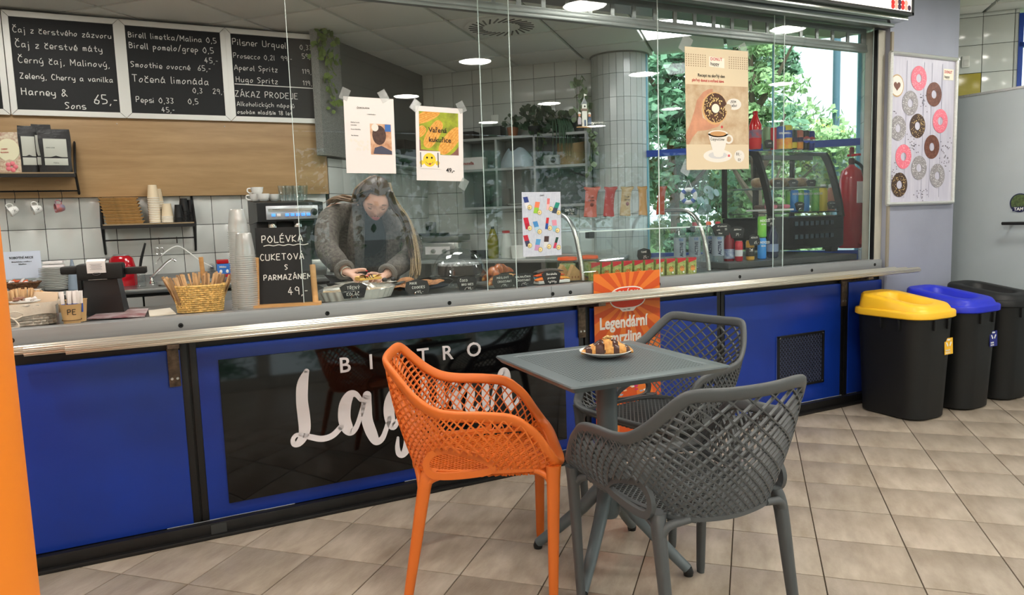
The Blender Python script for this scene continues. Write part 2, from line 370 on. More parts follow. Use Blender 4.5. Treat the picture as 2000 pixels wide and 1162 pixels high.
wl = tilewall('wall_back_left', Vector((-2.6, YB, 0)), Vector((1, 0, 0)), 3.1, .7, 1.62, start=-.12, zoff=.076)
b = MB(); b.bb((-2.6, YB, 0), (.5, YB+.1, .7)); b.bb((-2.6, YB, 1.6), (.5, YB+.1, H)); b.bb((-4.15, YB, 0), (-2.6, YB+.1, H)); b.obj('plaster', mat('kitchen plaster', (150, 150, 146), .8), wl)
# dark wall, runs along GY at gx=-1.34 from gy 2.08 to 3.82
dk = mat('dark grey wall paint', (92, 92, 88), .75, var=.05, vs=3)
OG = G(-1.34, 2.06)
# tile wall faces +GX : ux must be such that (ux.y,-ux.x) = GX  -> ux = GY rotated: ux=GY gives ny=(GY.y,-GY.x)=GX
w2 = tilewall('wall_back_side', OG, GY, 1.78, .7, 1.74, zoff=.076)
b = MB(); c = OG+GY*.89-GX*.05; b.box((c.x, c.y, 2.19), (1.78, .1, .9), math.atan2(GY.y, GY.x)); b.box((c.x, c.y, .35), (1.78, .1, .7), math.atan2(GY.y, GY.x)); b.obj('painted_band', dk, w2)
b = MB(); c = OG+GY*.02+GX*.03; b.box((c.x, c.y, 2.2), (.30, .06, .9), math.atan2(GY.y, GY.x)); b.obj('speckled_panel', mat('speckled grey panel', (150, 150, 146), .7, c2=(96, 96, 92), vs=180), w2)
# far wall in plane gy=3.82
w3 = tilewall('wall_far', G(-1.34, 3.82), GX, 1.95, .7, H, start=-.09, zoff=.108)
b = MB(); c = G(-1.34+.97, 3.87); b.box((c.x, c.y, .35), (1.95, .1, .7), GANG); b.obj('plaster', MATS['kitchen plaster'], w3)
# tiled round column
cc = G(.55, 3.86); colg = mat('column core', (120, 128, 128), .8); ct = mat('column tile', (196, 202, 200), .16, var=.03, vs=2, rnd=.03)
w = MB(); w.lathe([(.243, 0), (.243, H)], 48, Matrix.Translation(cc)); column = st(w.obj('column', colg)); column['label'] = 'round pillar clad in narrow upright white tiles'
r = .245; nT = 26; a_ = 2*PI/nT
cm = MB()
cm.grid(lambda u, v: ((r+.006)*math.cos((u-.5)*a_*.95), (r+.006)*math.sin((u-.5)*a_*.95), (v-.5)*.1965), 2, 1)
cm.box((r-.001, 0, 0), (.012, 2*r*math.sin(a_*.95/2), .1965)); cmm = cm.mesh('tile', ct)
for k in range(nT):
    an = k*a_
    dv = Vector((math.cos(an), math.sin(an), 0))
    if dv.dot(GY) > .45: continue
    for j in range(3, 13):
        z0 = .054+.2*j; z1 = min(z0+.2, H)
        if z1-z0 > .02: inst('tile', cmm, column, cc+Vector((0, 0, (z0+z1)/2)), (0, 0, an), (1, 1, (z1-z0)/.2))
b = MB(); b.lathe([(.262, H-.012), (.262, H)], 48, Matrix.Translation(cc)); b.obj('ceiling_collar', tbar, column)
# right kitchen wall pier (plane gx=2.5) facing -GX
w4 = tilewall('wall_right_pier', G(2.5, 3.82), -GY, 1.15, .7, H, zoff=.108)
# window in plane gy=3.82, gx .79..2.5
bl = mat('blue window frame', (22, 66, 160), .35); fr = mat('pale blue frame', (120, 190, 214), .4)
wi = thing('window_1', 'kitchen window', 'window', G(1.64, 3.82), GANG); del wi['category']; del wi['label']; wi['kind'] = 'structure'
L(MB().box((0, .03, 1.33), (1.74, .012, 2.6)), 'pane', glassmat('window glass', (.94, .985, .985), .03), wi)
b = MB(); b.box((0, 0, 1.772), (1.74, .07, .055)); b.box((0, 0, .45), (1.74, .07, .9)); L(b, 'transom', bl, wi)
b = MB(); b.box((-.865, 0, 1.33), (.05, .06, 2.6)); b.box((.845, 0, 1.33), (.03, .06, 2.6)); b.box((.19, .0, 1.3), (.012, .03, 2.6)); L(b, 'window_frame', fr, wi)
# lavender wall right of the counter, partition beyond it
lav = mat('lavender wall paint', (152, 156, 172), .6, var=.03, vs=2, bump=.1, bs=150)
b = MB(); b.bb((3.50, 0, 0), (4.19, .12, H+.03)); st(b.obj('wall_right_front', lav))
part = mat('partition laminate', (176, 186, 190), .5, var=.02, vs=2)
b = MB(); b.bb((4.42, -2.6, 0), (4.46, .62, 1.99)); pw = st(b.obj('wall_right_partition', part))
b = MB(); b.bb((4.415, -2.6, 1.985), (4.465, .62, 2.0)); b.obj('edge_strip', alu, pw)
w5 = tilewall('wall_hall_far', G(3.0, 3.585), GX, .5, 1.9, H, start=-.13, zoff=.004, cut=lambda x, z: x < .26 and 1.95 < z < 2.19)
inst('tile', (lambda m: MB().box((0, -.004, 0), (.1955, .008, .1955), bev=.0012).mesh('tile', m))(mat('yellow tile', (168, 154, 62), .2)), w5, G(3.17, 3.585, 2.104), (0, 0, GANG), label='yellow tile')
b = MB(); c = G(3.25, 3.64); b.box((c.x, c.y, .95), (.5, .1, 1.9), GANG); b.obj('plaster', MATS['kitchen plaster'], w5)
wi2 = thing('window_2', 'x', 'window', G(4.1, 3.6), GANG); del wi2['category']; del wi2['label']; wi2['kind'] = 'structure'
L(MB().box((0, 0, 1.3), (1.2, .012, 2.6)), 'pane', MATS['window glass'], wi2)
b = MB(); b.box((-.59, 0, 1.3), (.03, .06, 2.6)); b.box((0, 0, 2.38), (1.2, .06, .03)); L(b, 'window_frame', bl, wi2)
# hall walls behind and beside the viewer
hw = mat('hall wall paint', (196, 196, 190), .8)
b = MB(); b.bb((-4.2, -8.2, 0), (-4.1, 2.6, H)); b.obj('wall_left', hw)['kind'] = 'structure'
b = MB(); b.bb((-4.2, -8.2, 0), (9, -8.1, .55)); b.bb((-4.2, -8.2, 2.4), (9, -8.1, H))
for x in (-4.2, -1.2, 1.8, 4.8, 7.8): b.bb((x, -8.2, .5), (x+.35, -8.1, 2.45))
st(b.obj('wall_behind_viewer', hw))
b = MB(); b.bb((-4.1, -8.16, .5), (9, -8.15, 2.45)); st(b.obj('window_3', MATS['window glass']))
# orange column at the left edge of the picture, near the viewer
b = MB(); orp = mat('orange paint', (238, 134, 36), .5, bump=.05, bs=40)
b.lathe([(.25, 0), (.25, H)], 64, Matrix.Translation((-1.232, -1.536, 0)))
cw = st(b.obj('pillar', orp)); cw['label'] = 'orange painted pillar cut by the left edge of the picture'
# ================================================================== the long counter
blue = mat('blue laminate', (16, 50, 142), .34, var=.05, vs=3, bump=.06, bs=120); bk = mat('black painted metal', (17, 16, 16), .45, var=.2, vs=14, bump=.15, bs=60)
gloss = mat('gloss black acrylic', (7, 7, 8), .06, spec=.5); wornedge = mat('worn white edge', (168, 172, 178), .8)
X0, X1 = -2.3, 3.5; TOP = .905
ct_ = thing('serving_counter', 'long blue counter with black seams, black skirting and a grey worktop rail', 'counter', (0, 0, 0))
b = MB(); b.bb((X0, .04, .0), (X1, .62, .86)); b.obj('carcass', bk, ct_, smooth=0)
seams = [(X0, -.665), (-.605, 1.185), (1.255, 2.105), (2.165, 3.12), (3.19, 3.5)]
for a, c in seams: b = MB(); b.box(((a+c)/2, .028, .42), (c-a, .018, .715), bev=.002); b.obj('front_panel', blue, ct_)
b = MB()
random.seed(3)
for a, c in seams:
    x = a
    while x < c:
        w_ = random.uniform(.03, .22)
        if random.random() < .6: b.box((min(x+w_/2, c), .0185, .0625+random.uniform(-.001, .001)), (w_, .002, random.uniform(.001, .003)))
        x += w_
b.obj('worn_panel_edge', wornedge, ct_, smooth=0)
for (a, c) in [(-.665, -.640), (-.630, -.605), (1.185, 1.215), (1.225, 1.255), (2.105, 2.133), (2.139, 2.165), (3.12, 3.152), (3.158, 3.19)]:
    b = MB(); b.box(((a+c)/2, .03, .44), (c-a, .014, .76), bev=.001); b.obj('seam_strip', bk, ct_)
b = MB(); b.bb((X0, -.014, .0), (X1, .02, .060), bev=.003); b.bb((X0, -.036, 0), (X1, -.010, .016), bev=.004); b.obj('skirting', bk, ct_)
b = MB(); b.box((-.575, -.0165, .03), (.06, .006, .05)); b.obj('skirting_plate', mat('dull metal', (64, 66, 66), .5, .5), ct_)
b = MB(); b.bb((X0, .02, .86), (X1, .64, TOP-.004)); b.obj('worktop', mat('dark grey worktop', (74, 76, 76), .3, var=.05, vs=20), ct_, smooth=0)
b = MB(); b.bb((X0, -.002, .852), (1.02, .075, .912), bev=.003); b.bb((1.021, -.002, .852), (3.47, .075, .912), bev=.003); b.obj('worktop_rail', mat('grey anodised rail', (150, 152, 154), .35, .35, var=.03, vs=12, stretch=(.2, 5, 5)), ct_)
b = MB(); b.bb((X0, .012, .838), (X1, .03, .853)); b.obj('rail_under_strip', mat('navy edge', (10, 14, 58), .5), ct_)  # narrow navy strip under the worktop rail
for q in [(22.6, 665), (353, 635.5), (639.3, 612), (877.8, 591.6), (1079.5, 574), (1114, 570.8), (1287.3, 555), (1444.9, 540.4), (1585.7, 527.8), (1708.6, 516.7)]:
    P = ay(*q, -.002); b = MB(); b.lathe([(.0095, 0), (.0095, .0016), (.0055, .0018), (.0055, -.006)], 16, Matrix.Translation((P.x, -.002, P.z)) @ Matrix.Rotation(PI/2, 4, 'X'), cap1=False); b.obj('rail_screw', blackm, ct_)
# tray slide: three steel tubes on brackets
tr = thing('tray_slide', 'tray slide of three ribbed steel tubes along the front of the counter', 'rail', (0, 0, 0))
tst = mat('ribbed steel tube', (198, 193, 182), .28, .8, var=.07, vs=8, stretch=(.3, 30, 30))
for k, (y, xa, xb) in enumerate([(-.05, -1.20, 3.53), (-.105, -1.16, 3.56), (-.16, -1.03, 3.6)]):
    z = .845
    prof = [(y+.0225*math.cos(a)*(1-(.13 if i % 2 else 0)), z+.017*math.sin(a)*(1-(.13 if i % 2 else 0))) for i, a in enumerate([2*PI*j/32 for j in range(32)])]
    b = MB(); n = len(prof); vs = [(xa, p, q) for p, q in prof]+[(xb, p, q) for p, q in prof]
    b.add(vs, [tuple(range(n)), tuple(range(2*n-1, n-1, -1))]+[(i, (i+1) % n, n+(i+1) % n, n+i) for i in range(n)]); b.obj('tube', tst, tr, smooth=25)
brm = mat('rusty bracket steel', (86, 74, 62), .5, .6, var=.3, vs=40)
for x in (-.69, 1.20, 3.135):
    b = MB(); b.box((x, .012, .735), (.042, .012, .20), bev=.002); b.add([(x-.02, .01, .83), (x+.02, .01, .83), (x-.02, -.18, .83), (x+.02, -.18, .83), (x-.02, .01, .79), (x+.02, .01, .79), (x-.02, -.18, .815), (x+.02, -.18, .815)], [(0, 1, 3, 2), (4, 6, 7, 5), (0, 4, 5, 1), (2, 3, 7, 6), (0, 2, 6, 4), (1, 5, 7, 3)])
    br = b.obj('bracket', brm, tr)
    for z in (.665, .665): pass
    b = MB()
    for dx in (-.010, .010): b.lathe([(.006, 0), (.005, .004)], 10, Matrix.Translation((x+dx, .006, .668)) @ Matrix.Rotation(PI/2, 4, 'X'))
    b.obj('screws', steel, br)
# sign board on the counter front
sg = thing('bistro_sign', 'gloss black sign board lettered BISTRO in white, with a white brush script name', 'sign', (0, 0, 0))
b = MB(); b.bb((-.527, .009, .121), (1.095, .0185, .722), bev=.001); b.obj('board', gloss, sg)
ltm = mat('white sign lettering', (226, 222, 226), .4)
YS = .008
for ch, xc, zc in [('B', 600-.0+41.5, 712), ('I', 726, 709), ('S', 795, 700), ('T', 846, 694), ('R', 871.5, 691), ('O', 925, 684)]: pass
P1 = ay(662, 728, YS); P2 = ay(940, 697, YS)
letters = [('B', 662), ('I', 720), ('S', 764), ('T', 815), ('R', 862.5), ('O', 911)]
for ch, px in letters:
    t_ = (px-662)/(940-662); y_ = 728-(728-693)*t_*1.02
    P = ay(px, y_, YS); font(ch, (P.x, YS, P1.z), (1, 0, 0), (0, 0, 1), .066, ltm, sg, 'letter', bold=.015, depth=.004)
def brush(pts, name='letter'):  # pts: (px,py,width px) in the photograph's frame, laid on the board plane
    P = []; Wd = []
    for x, y, w in pts:
        q = ay(x, y, YS); P.append(q); Wd.append(w*mpp(q))
    N = 8; A = cr(P, N); V = cr([(w, 0, 0) for w in Wd], N)
    b = MB(); ws = [max(.002, v.x) for v in V]
    b.strip(A, [(0, -1, 0)]*len(A), ws, .005)
    for e in (0, -1): b.lathe([(ws[e]/2, -.0025), (ws[e]/2, .0025)], 14, Matrix.Translation(A[e]) @ Matrix.Rotation(PI/2, 4, 'X'))
    b.obj(name, ltm, sg, smooth=0)
k_ = lambda l: [(540+x/4.469, 660+y/4.469, w/4.469) for x, y, w in l]
brush(k_([(262, 290, 45), (228, 400, 95), (222, 540, 100), (238, 680, 105), (246, 790, 100), (228, 870, 80), (190, 920, 60), (152, 925, 45), (143, 885, 36), (170, 850, 36), (215, 845, 36), (300, 865, 50), (400, 880, 52), (490, 850, 52), (560, 780, 50)]))
brush(k_([(735, 540, 35), (690, 490, 50), (640, 500, 80), (600, 580, 105), (592, 700, 108), (620, 790, 100), (655, 820, 60), (700, 770, 45), (740, 650, 40), (765, 560, 40)]))
brush(k_([(790, 500, 75), (784, 600, 95), (792, 720, 98), (830, 830, 95), (870, 900, 70), (920, 880, 50), (955, 800, 42), (985, 700, 40)]))
brush(k_([(1075, 440, 60), (1020, 470, 70), (985, 560, 90), (985, 680, 95), (1015, 770, 70), (1060, 720, 45), (1110, 640, 40), (1150, 520, 40)]))
brush(k_([(1170, 470, 60), (1165, 600, 80), (1160, 760, 85), (1150, 920, 85), (1110, 1010, 60), (1070, 1010, 50), (1055, 950, 40), (1060, 870, 22)]))
k2 = lambda l: [(780+x/7.143, 700+y/7.143, w/7.143) for x, y, w in l]
brush(k2([(330, 300, 90), (350, 420, 110), (370, 540, 110), (440, 640, 90), (540, 660, 70), (640, 590, 60), (700, 480, 60), (740, 400, 60)]))
brush(k2([(560, 340, 110), (575, 470, 120), (590, 580, 110), (640, 650, 60)]))
brush(k2([(760, 380, 120), (770, 500, 130), (800, 640, 130), (820, 720, 110)]))
brush(k2([(820, 560, 50), (880, 450, 60), (950, 380, 90), (1000, 470, 110), (980, 600, 120), (970, 700, 110), (1040, 740, 60), (1110, 640, 50)]))
brush(k2([(1200, 260, 80), (1200, 420, 110), (1200, 560, 110), (1210, 690, 100)]))
brush(k2([(1290, 700, 50), (1310, 520, 50), (1360, 330, 60), (1420, 200, 90), (1470, 200, 140), (1490, 330, 150), (1500, 460, 140), (1520, 600, 130), (1560, 690, 70), (1630, 620, 50), (1690, 480, 36), (1705, 405, 24)]))
# ventilation grille
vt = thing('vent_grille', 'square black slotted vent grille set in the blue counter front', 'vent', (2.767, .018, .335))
b = MB(); b.box((0, -.001, 0), (.395, .004, .325)); L(b, 'back_plate', mat('vent painted reflection', (104, 114, 146), .6), vt)  # pale plate: the reflection in the slots is put into its colour
b = MB()
for sx_, sz, cx, cz in [(.395, .014, 0, .156), (.395, .014, 0, -.156), (.014, .325, .19, 0), (.014, .325, -.19, 0)]: b.box((cx, -.006, cz), (sx_, .01, sz), bev=.001)
L(b, 'frame', bk, vt)
b = MB(); 
for i in range(30):
    x = -.178+i*.0123; o = (i % 2)*.012
    b.box((x, -.005, 0), (.004, .004, .30))
    for j in range(12): b.box((x+.006, -.005, -.146+o+j*.0262), (.0085, .004, .0075))
L(b, 'slotted_sheet', mat('vent metal', (16, 19, 34), .4), vt, smooth=0, kind='stuff')
b = MB()
for sx_ in (-1, 1):
    for sz in (-1, 1): b.lathe([(.005, 0), (.004, .003)], 10, Matrix.Translation((sx_*.183, -.011, sz*.15)) @ Matrix.Rotation(PI/2, 4, 'X'))
L(b, 'screws', steel, vt)
# ================================================================== sliding glass panes above the rail
edge = mat('polished glass edge', (214, 228, 226), .25, emit=0)
def pane(xa, xb, y, lab, za=.912, zb=2.36):
    t = thing('sliding_glass_screen', lab, 'glass screen', ((xa+xb)/2, y, za))
    L(MB().box((0, 0, (zb-za)/2), (xb-xa-.004, .004, zb-za)), 'pane', glass, t)
    b = MB()
    for s in (-1, 1): L(MB().box((s*((xb-xa)/2-.001), 0, (zb-za)/2), (.0022, .005, zb-za)), 'polished_edge', edge, t)
pane(-.17, .852, .040, 'clear sliding pane at the left end of the counter, in front of the crouched woman')
pane(.700, 1.735, .055, 'clear sliding pane with a sheet of priced candy bars taped on')
pane(1.72, 2.635, .040, 'clear sliding pane carrying the tall donut and coffee poster')
pane(2.570, 3.42, .055, 'clear sliding pane in front of the black display fridge at the right end')
# right post of the shop front
b = MB(); pm_ = mat('cream steel post', (178, 174, 162), .45, var=.05, vs=6, bump=.05)
b.bb((3.43, .03, .905), (3.50, .12, 2.345), bev=.003); p_ = st(b.obj('trim_1', pm_)); p_['label'] = 'cream painted steel post at the right end of the counter'
b = MB(); b.bb((3.421, .028, .912), (3.431, .064, 2.345), bev=.002); b.obj('rubber_channel', blackm, p_)
b = MB(); b.bb((3.50, -.012, .86), (3.522, .0, 2.33), bev=.002); b.obj('corner_bead', mat('beige bead', (150, 142, 128), .5), p_)
# ================================================================== roller shutter and its box
gal = mat('galvanised shutter', (132, 134, 134), .35, .75, var=.05, vs=20, stretch=(.3, 6, 6))
sh = thing('roller_shutter', 'raised galvanised roller shutter with a row of rectangular holes above the glass', 'shutter', (0, 0, 0))
ys = .10
b = MB(); b.bb((-2.2, ys-.012, 2.236), (3.405, ys+.012, 2.262), bev=.002); b.bb((-2.2, ys-.016, 2.216), (3.405, ys+.016, 2.236), bev=.003); b.obj('bottom_bar', gal, sh)
x = 1.86+.0165-.1345*30
cuts = []
while x < 3.36: cuts.append((x, x+.112)); x += .1352
b = MB(); b.bb((-2.2, ys-.004, 2.328), (3.405, ys+.004, 2.362)); b.bb((-2.2, ys-.004, 2.26), (3.405, ys+.004, 2.270))
prev = -2.2
for a, c in cuts: b.bb((prev, ys-.004, 2.268), (a, ys+.004, 2.33)); prev = c
b.bb((prev, ys-.004, 2.268), (3.405, ys+.004, 2.33)); b.obj('punched_slat', gal, sh, smooth=0)
b = MB(); b.bb((-2.2, -.05, 2.345), (3.47, .0, 2.365), bev=.002); b.bb((-2.2, .0, 2.366), (3.47, .35, 2.63)); b.obj('housing', gal, sh, kind='stuff')
b = MB(); b.bb((-2.2, -.115, 2.372), (3.505, -.0, 2.395), bev=.002); b.obj('polished_fascia', mat('polished fascia', (200, 200, 196), .12, 1), sh)
# lightbox
lb = thing('lightbox_sign', 'black framed lit advertising box above the counter with berries printed at its right end', 'sign', (0, 0, 0))
b = MB(); b.bb((-2.2, -.13, 2.396), (3.52, -.004, 2.634)); b.obj('case', black, lb)
b = MB(); b.bb((-2.15, -.137, 2.413), (3.50, -.131, 2.628)); b.obj('lit_face', mat('lit face', (255, 246, 236), .5, emit=1.3), lb)
b = MB(); b.bb((-2.2, -.142, 2.394), (3.52, -.13, 2.413), bev=.002); b.bb((3.5, -.142, 2.394), (3.52, -.13, 2.634), bev=.002); b.obj('frame', black, lb)
random.seed(5)
for k in range(11):
    b = MB(); x = 3.33+(k % 6)*.03; z = 2.432+(k//6)*.026+random.uniform(-.004, .004)
    b.lathe([(.017, 0), (.013, .002)], 14, Matrix.Translation((x, -.1375, z)) @ Matrix.Rotation(PI/2, 4, 'X'))
    b.obj('printed_berry', mat(['print red', 'print dark', 'print pink'][(k*5) % 3], [(206, 40, 36), (60, 40, 60), (236, 170, 150)][(k*5) % 3], .5, emit=.6), lb)
# ================================================================== posters
def sheet(name, label, cat, pxs, y, mt, thick=.001, group=None):  # pxs TL,TR,BR,BL
    c = [ay(*q, y) for q in pxs]
    O = c[3]; t = thing(name, label, cat, (O.x, y, O.z), group=group)
    w = ((c[1]-c[0]).length+(c[2]-c[3]).length)/2; h = ((c[0]-c[3]).length+(c[1]-c[2]).length)/2
    an = math.atan2((c[2]-c[3]).z+(c[1]-c[0]).z, (c[2]-c[3]).x+(c[1]-c[0]).x)*.5 if 0 else math.atan2((c[2]-c[3]).z, (c[2]-c[3]).x)
    t.rotation_euler = (0, -an, 0)
    L(MB().box((w/2, 0, h/2), (w, thick, h)), 'sheet', mt, t); return t, w, h
def art(t, name, m, w, h, pts=None, disc=None, rect=None, k=1, n=20):  # flat print, fractions of the sheet from top left
    b = MB(); y = -.0006-.0003*k; T = lambda u, v: Matrix.Translation((u*w, y, (1-v)*h)) @ Matrix.Rotation(PI/2, 4, 'X')
    if rect: u0, v0, u1, v1 = rect; b.box(((u0+u1)/2*w, y, (1-(v0+v1)/2)*h), ((u1-u0)*w, .0004, (v1-v0)*h))
    elif disc:
        if len(disc) == 3: disc = disc+(disc[2]*w/h,)
        u, v, ru, rv = disc; b.add([(u*w+ru*w*math.cos(2*PI*i/n), y, (1-v)*h+rv*h*math.sin(2*PI*i/n)) for i in range(n)], [tuple(range(n))])
    else: b.add([(u*w, y, (1-v)*h) for u, v in pts], [tuple(range(len(pts)))])
    return L(b, name, m, t, smooth=0)
def tx(t, s, u, v, hh, m, w, h, align='LEFT', bold=0, sx=1, k=3, shear=0): return font(s, (u*w, -.0006-.0003*k, (1-v)*h), (1, 0, 0), (0, 0, 1), hh, m, t, align=align, bold=bold, sx=sx, local=True, depth=.0002, shear=shear)
ink = mat('black ink', (24, 22, 22), .6); inkr = mat('red ink', (196, 26, 48), .6); cream = mat('cream print', (222, 204, 172), .45)
def tape(x, z, y, rz, s=.05):
    b = MB(); b.box((0, 0, 0), (s*.75, .0006, s)); o = b.mesh('tape', foil); q = bpy.data.objects.new('tape_piece', o); COL.objects.link(q); q.location = (x, y, z); q.rotation_euler = (0, rz, 0); return q
# 1 hot chocolate sheet
t, w, h = sheet('poster', 'white sheet with a small photo of a hot chocolate glass, taped on the leftmost pane', 'poster', [(665, 188), (763, 193), (774, 339), (677, 338)], .036, paper)
for a in [(.03, 1.03, .4), (.8, 1.03, -.5)]:
    q = tape(0, 0, 0, a[2]); q.parent = t; q.location = (a[0]*w, -.001, a[1]*h)
tx(t, 'ČOKOLÁDA', .25, .15, .007, ink, w, h, shear=.2); tx(t, 's marshmallow', .45, .225, .0045, ink, w, h)
for v, s in [(.34, 'Mléčná horká'), (.375, 'čokoláda'), (.43, 'Porce šlehačky'), (.51, 'Bez laktózy')]: tx(t, s, .12, v, .0048, ink, w, h)
art(t, 'photo_print', mat('print tan', (182, 126, 92), .5, c2=(226, 190, 160), vs=30), w, h, rect=(.5, .34, .93, .75)); art(t, 'photo_drink', mat('print cocoa', (92, 64, 54), .5, c2=(60, 42, 38), vs=60), w, h, disc=(.68, .49, .14, .13), k=2)
art(t, 'photo_blue', mat('print blue', (60, 110, 180), .5), w, h, rect=(.8, .345, .92, .44), k=2); art(t, 'photo_whip', mat('print white', (230, 224, 216), .5), w, h, disc=(.6, .39, .07, .05), k=3)
art(t, 'photo_shade', mat('print slate', (70, 72, 92), .5), w, h, pts=[(.55, .74), (.93, .745), (.93, .7), (.72, .63), (.58, .66)], k=2)
random.seed(2)
for i in range(26): art(t, 'marshmallow_print', MATS['print white'], w, h, disc=(.1+random.random()*.36, .56+random.random()*.13, .025), k=1+i*.12, n=8)
# 2 corn
t, w, h = sheet('poster', 'white sheet with a photo of corn cobs reading Vařená kukuřice 49,-', 'poster', [(803, 209), (898, 209), (903, 354), (814, 352)], .036, paper)
for a in [(.0, 1.0, .6), (.97, 1.02, -.5), (1.0, -.04, .5)]:
    q = tape(0, 0, 0, a[2]); q.parent = t; q.location = (a[0]*w, -.001, a[1]*h)
cy = mat('print corn', (236, 184, 92), .5, c2=(214, 140, 48), vs=90); cg = mat('print husk', (150, 160, 40), .5, var=.2, vs=20)
art(t, 'photo_print', mat('print brown', (128, 84, 76), .5, var=.1, vs=20), w, h, rect=(.07, .07, .9, .645)); art(t, 'husk_print', cg, w, h, pts=[(.07, .07), (.9, .07), (.9, .25), (.5, .6), (.1, .58)], k=2)
def clip(P, u0, v0, u1, v1):
    for ax_, lim, sg_ in ((0, u0, 1), (0, u1, -1), (1, v0, 1), (1, v1, -1)):
        o = []
        for k in range(len(P)):
            a, b = P[k-1], P[k]; ia, ib = (a[ax_]-lim)*sg_ >= 0, (b[ax_]-lim)*sg_ >= 0
            if ia != ib: q = (lim-a[ax_])/(b[ax_]-a[ax_]); o.append((a[0]+(b[0]-a[0])*q, a[1]+(b[1]-a[1])*q))
            if ib: o.append(b)
        P = o
        if not P: return P
    return P
for q_, (cu, cv, la, lb_, an) in enumerate([(.24, .13, .46, .17, .42), (.10, .34, .2, .15, .8), (.36, .37, .50, .21, 1.02), (.72, .45, .54, .23, .86)]):
    f_ = lambda x, y: (cu+(x*math.cos(an)-y*math.sin(an))*.62, cv-(x*math.sin(an)+y*math.cos(an))*.62*w/h)
    art(t, 'husk_print', cg, w, h, pts=clip([f_(la*.93*math.cos(a)-.06, lb_*1.25*math.sin(a)-.05) for a in [2*PI*i/24 for i in range(24)]], .07, .07, .9, .645), k=2.4+q_*.4)
    art(t, 'corn_print', cy, w, h, pts=clip([f_(la*math.cos(a), lb_*math.copysign(abs(math.sin(a))**.7, math.sin(a))) for a in [2*PI*i/24 for i in range(24)]], .07, .07, .9, .645), k=2.6+q_*.4)
    for r_ in (-.6, -.2, .2, .6):
        P_ = clip([f_(x_, y_) for x_, y_ in ((-la*.85, lb_*r_-.006), (la*.85, lb_*r_*.8-.006), (la*.85, lb_*r_*.8+.006), (-la*.85, lb_*r_+.006))], .07, .07, .9, .645)
        if len(P_) > 2: art(t, 'kernel_row_print', mat('print corn line', (206, 130, 50), .5), w, h, pts=P_, k=2.7+q_*.4)
tx(t, 'Vařená', .26, .345, .022, ink, w, h, k=8, bold=.02); tx(t, 'kukuřice', .26, .475, .022, ink, w, h, k=8, bold=.02); tx(t, '49,-', .62, .88, .019, ink, w, h, k=6, bold=.02)
art(t, 'smiley_back', paper, w, h, rect=(.06, .6, .5, .84), k=4)
yel = mat('print yellow', (238, 206, 50), .5); art(t, 'smiley_print', yel, w, h, disc=(.27, .72, .135), k=5)
for u, v, r_, m_ in [(.22, .69, .02, ink), (.32, .69, .02, ink), (.11, .76, .045, yel), (.44, .76, .045, yel), (.28, .775, .02, inkr)]: art(t, 'smiley_detail', m_, w, h, disc=(u, v, r_), k=6)
b = MB(); b.strip([(w*(.19+.16*s_/8), -.0028, h*(1-.745-.035*math.sin(PI*s_/8))) for s_ in range(9)], [(0, -1, 0)]*9, .0016, .0003); b.strip([(w*.095, -.0028, h*.18), (w*.085, -.0028, h*.38)], [(0, -1, 0)]*2, .004, .0003); b.strip([(w*.455, -.0028, h*.18), (w*.45, -.0028, h*.38)], [(0, -1, 0)]*2, .005, .0003); L(b, 'smiley_line', mat('print grey', (90, 90, 96), .5), t)
# 3 donut and coffee poster
t, w, h = sheet('poster', 'tall cream poster with a hand holding a nut donut above a cappuccino cup', 'poster', [(1338, 93), (1461, 98), (1463, 330), (1341, 332)], .036, cream)
for a in [(.02, 1.02, .5, .09), (.93, 1.0, -.5, .08), (.0, .02, .5, .08)]:
    q = tape(0, 0, 0, a[2], a[3]); q.parent = t; q.location = (a[0]*w, .001, a[1]*h)
art(t, 'photo_print', mat('print blur', (214, 196, 166), .5, c2=(176, 140, 104), vs=9), w, h, rect=(0, .30, 1, .80)); art(t, 'table_print', mat('print tabletop', (218, 200, 170), .5), w, h, rect=(0, .79, 1, 1), k=1.5)
tan = mat('print dot', (140, 112, 84), .5)
b = MB()
for s_ in (0, .67):
    for i in range(9):
        for j in range(6): b.add([(w*(s_+.02+i*.036)+.0035*math.cos(q*PI/3), -.0011, h*(1-.06-j*.018)+.0035*math.sin(q*PI/3)) for q in range(6)], [tuple(range(6))])
L(b, 'dot_pattern', tan, t, smooth=0)
art(t, 'logo_card', mat('print offwhite', (238, 230, 214), .5), w, h, pts=[(.37, .065), (.61, .075), (.61, .155), (.37, .148)], k=2)
tx(t, 'DONUT', .39, .097, .016, inkr, w, h, bold=.02); tx(t, 'happy', .39, .137, .018, ink, w, h, bold=.02)
tx(t, 'Recept na skvělý den', .19, .235, .0165, ink, w, h, bold=.02, sx=.95); tx(t, 'plněný donut a voňavá káva', .10, .275, .0150, inkr, w, h, bold=.02, sx=.93)
skn = mat('print skin', (196, 138, 108), .5, var=.1, vs=10)
art(t, 'hand_print', skn, w, h, pts=[(0, .80), (0, .7), (.06, .63), (.14, .5), (.17, .43), (.27, .36), (.35, .335), (.42, .33), (.42, .36), (.36, .385), (.27, .42), (.24, .5), (.26, .57), (.35, .6), (.5, .6), (.54, .615), (.5, .64), (.34, .67), (.18, .68), (.1, .73), (.04, .79)], k=2)
dn = mat('print choc donut', (88, 50, 28), .5, c2=(60, 32, 20), vs=30)
art(t, 'donut_print', mat('print donut edge', (214, 168, 112), .5), w, h, disc=(.45, .49, .2, .135), k=3); art(t, 'donut_print', dn, w, h, disc=(.46, .485, .185, .122), k=4)
art(t, 'donut_hole_print', MATS['print offwhite'], w, h, disc=(.46, .49, .062, .038), k=7); art(t, 'donut_bite_print', MATS['print blur'], w, h, disc=(.66, .48, .055, .03), k=7)
b = MB(); random.seed(9)
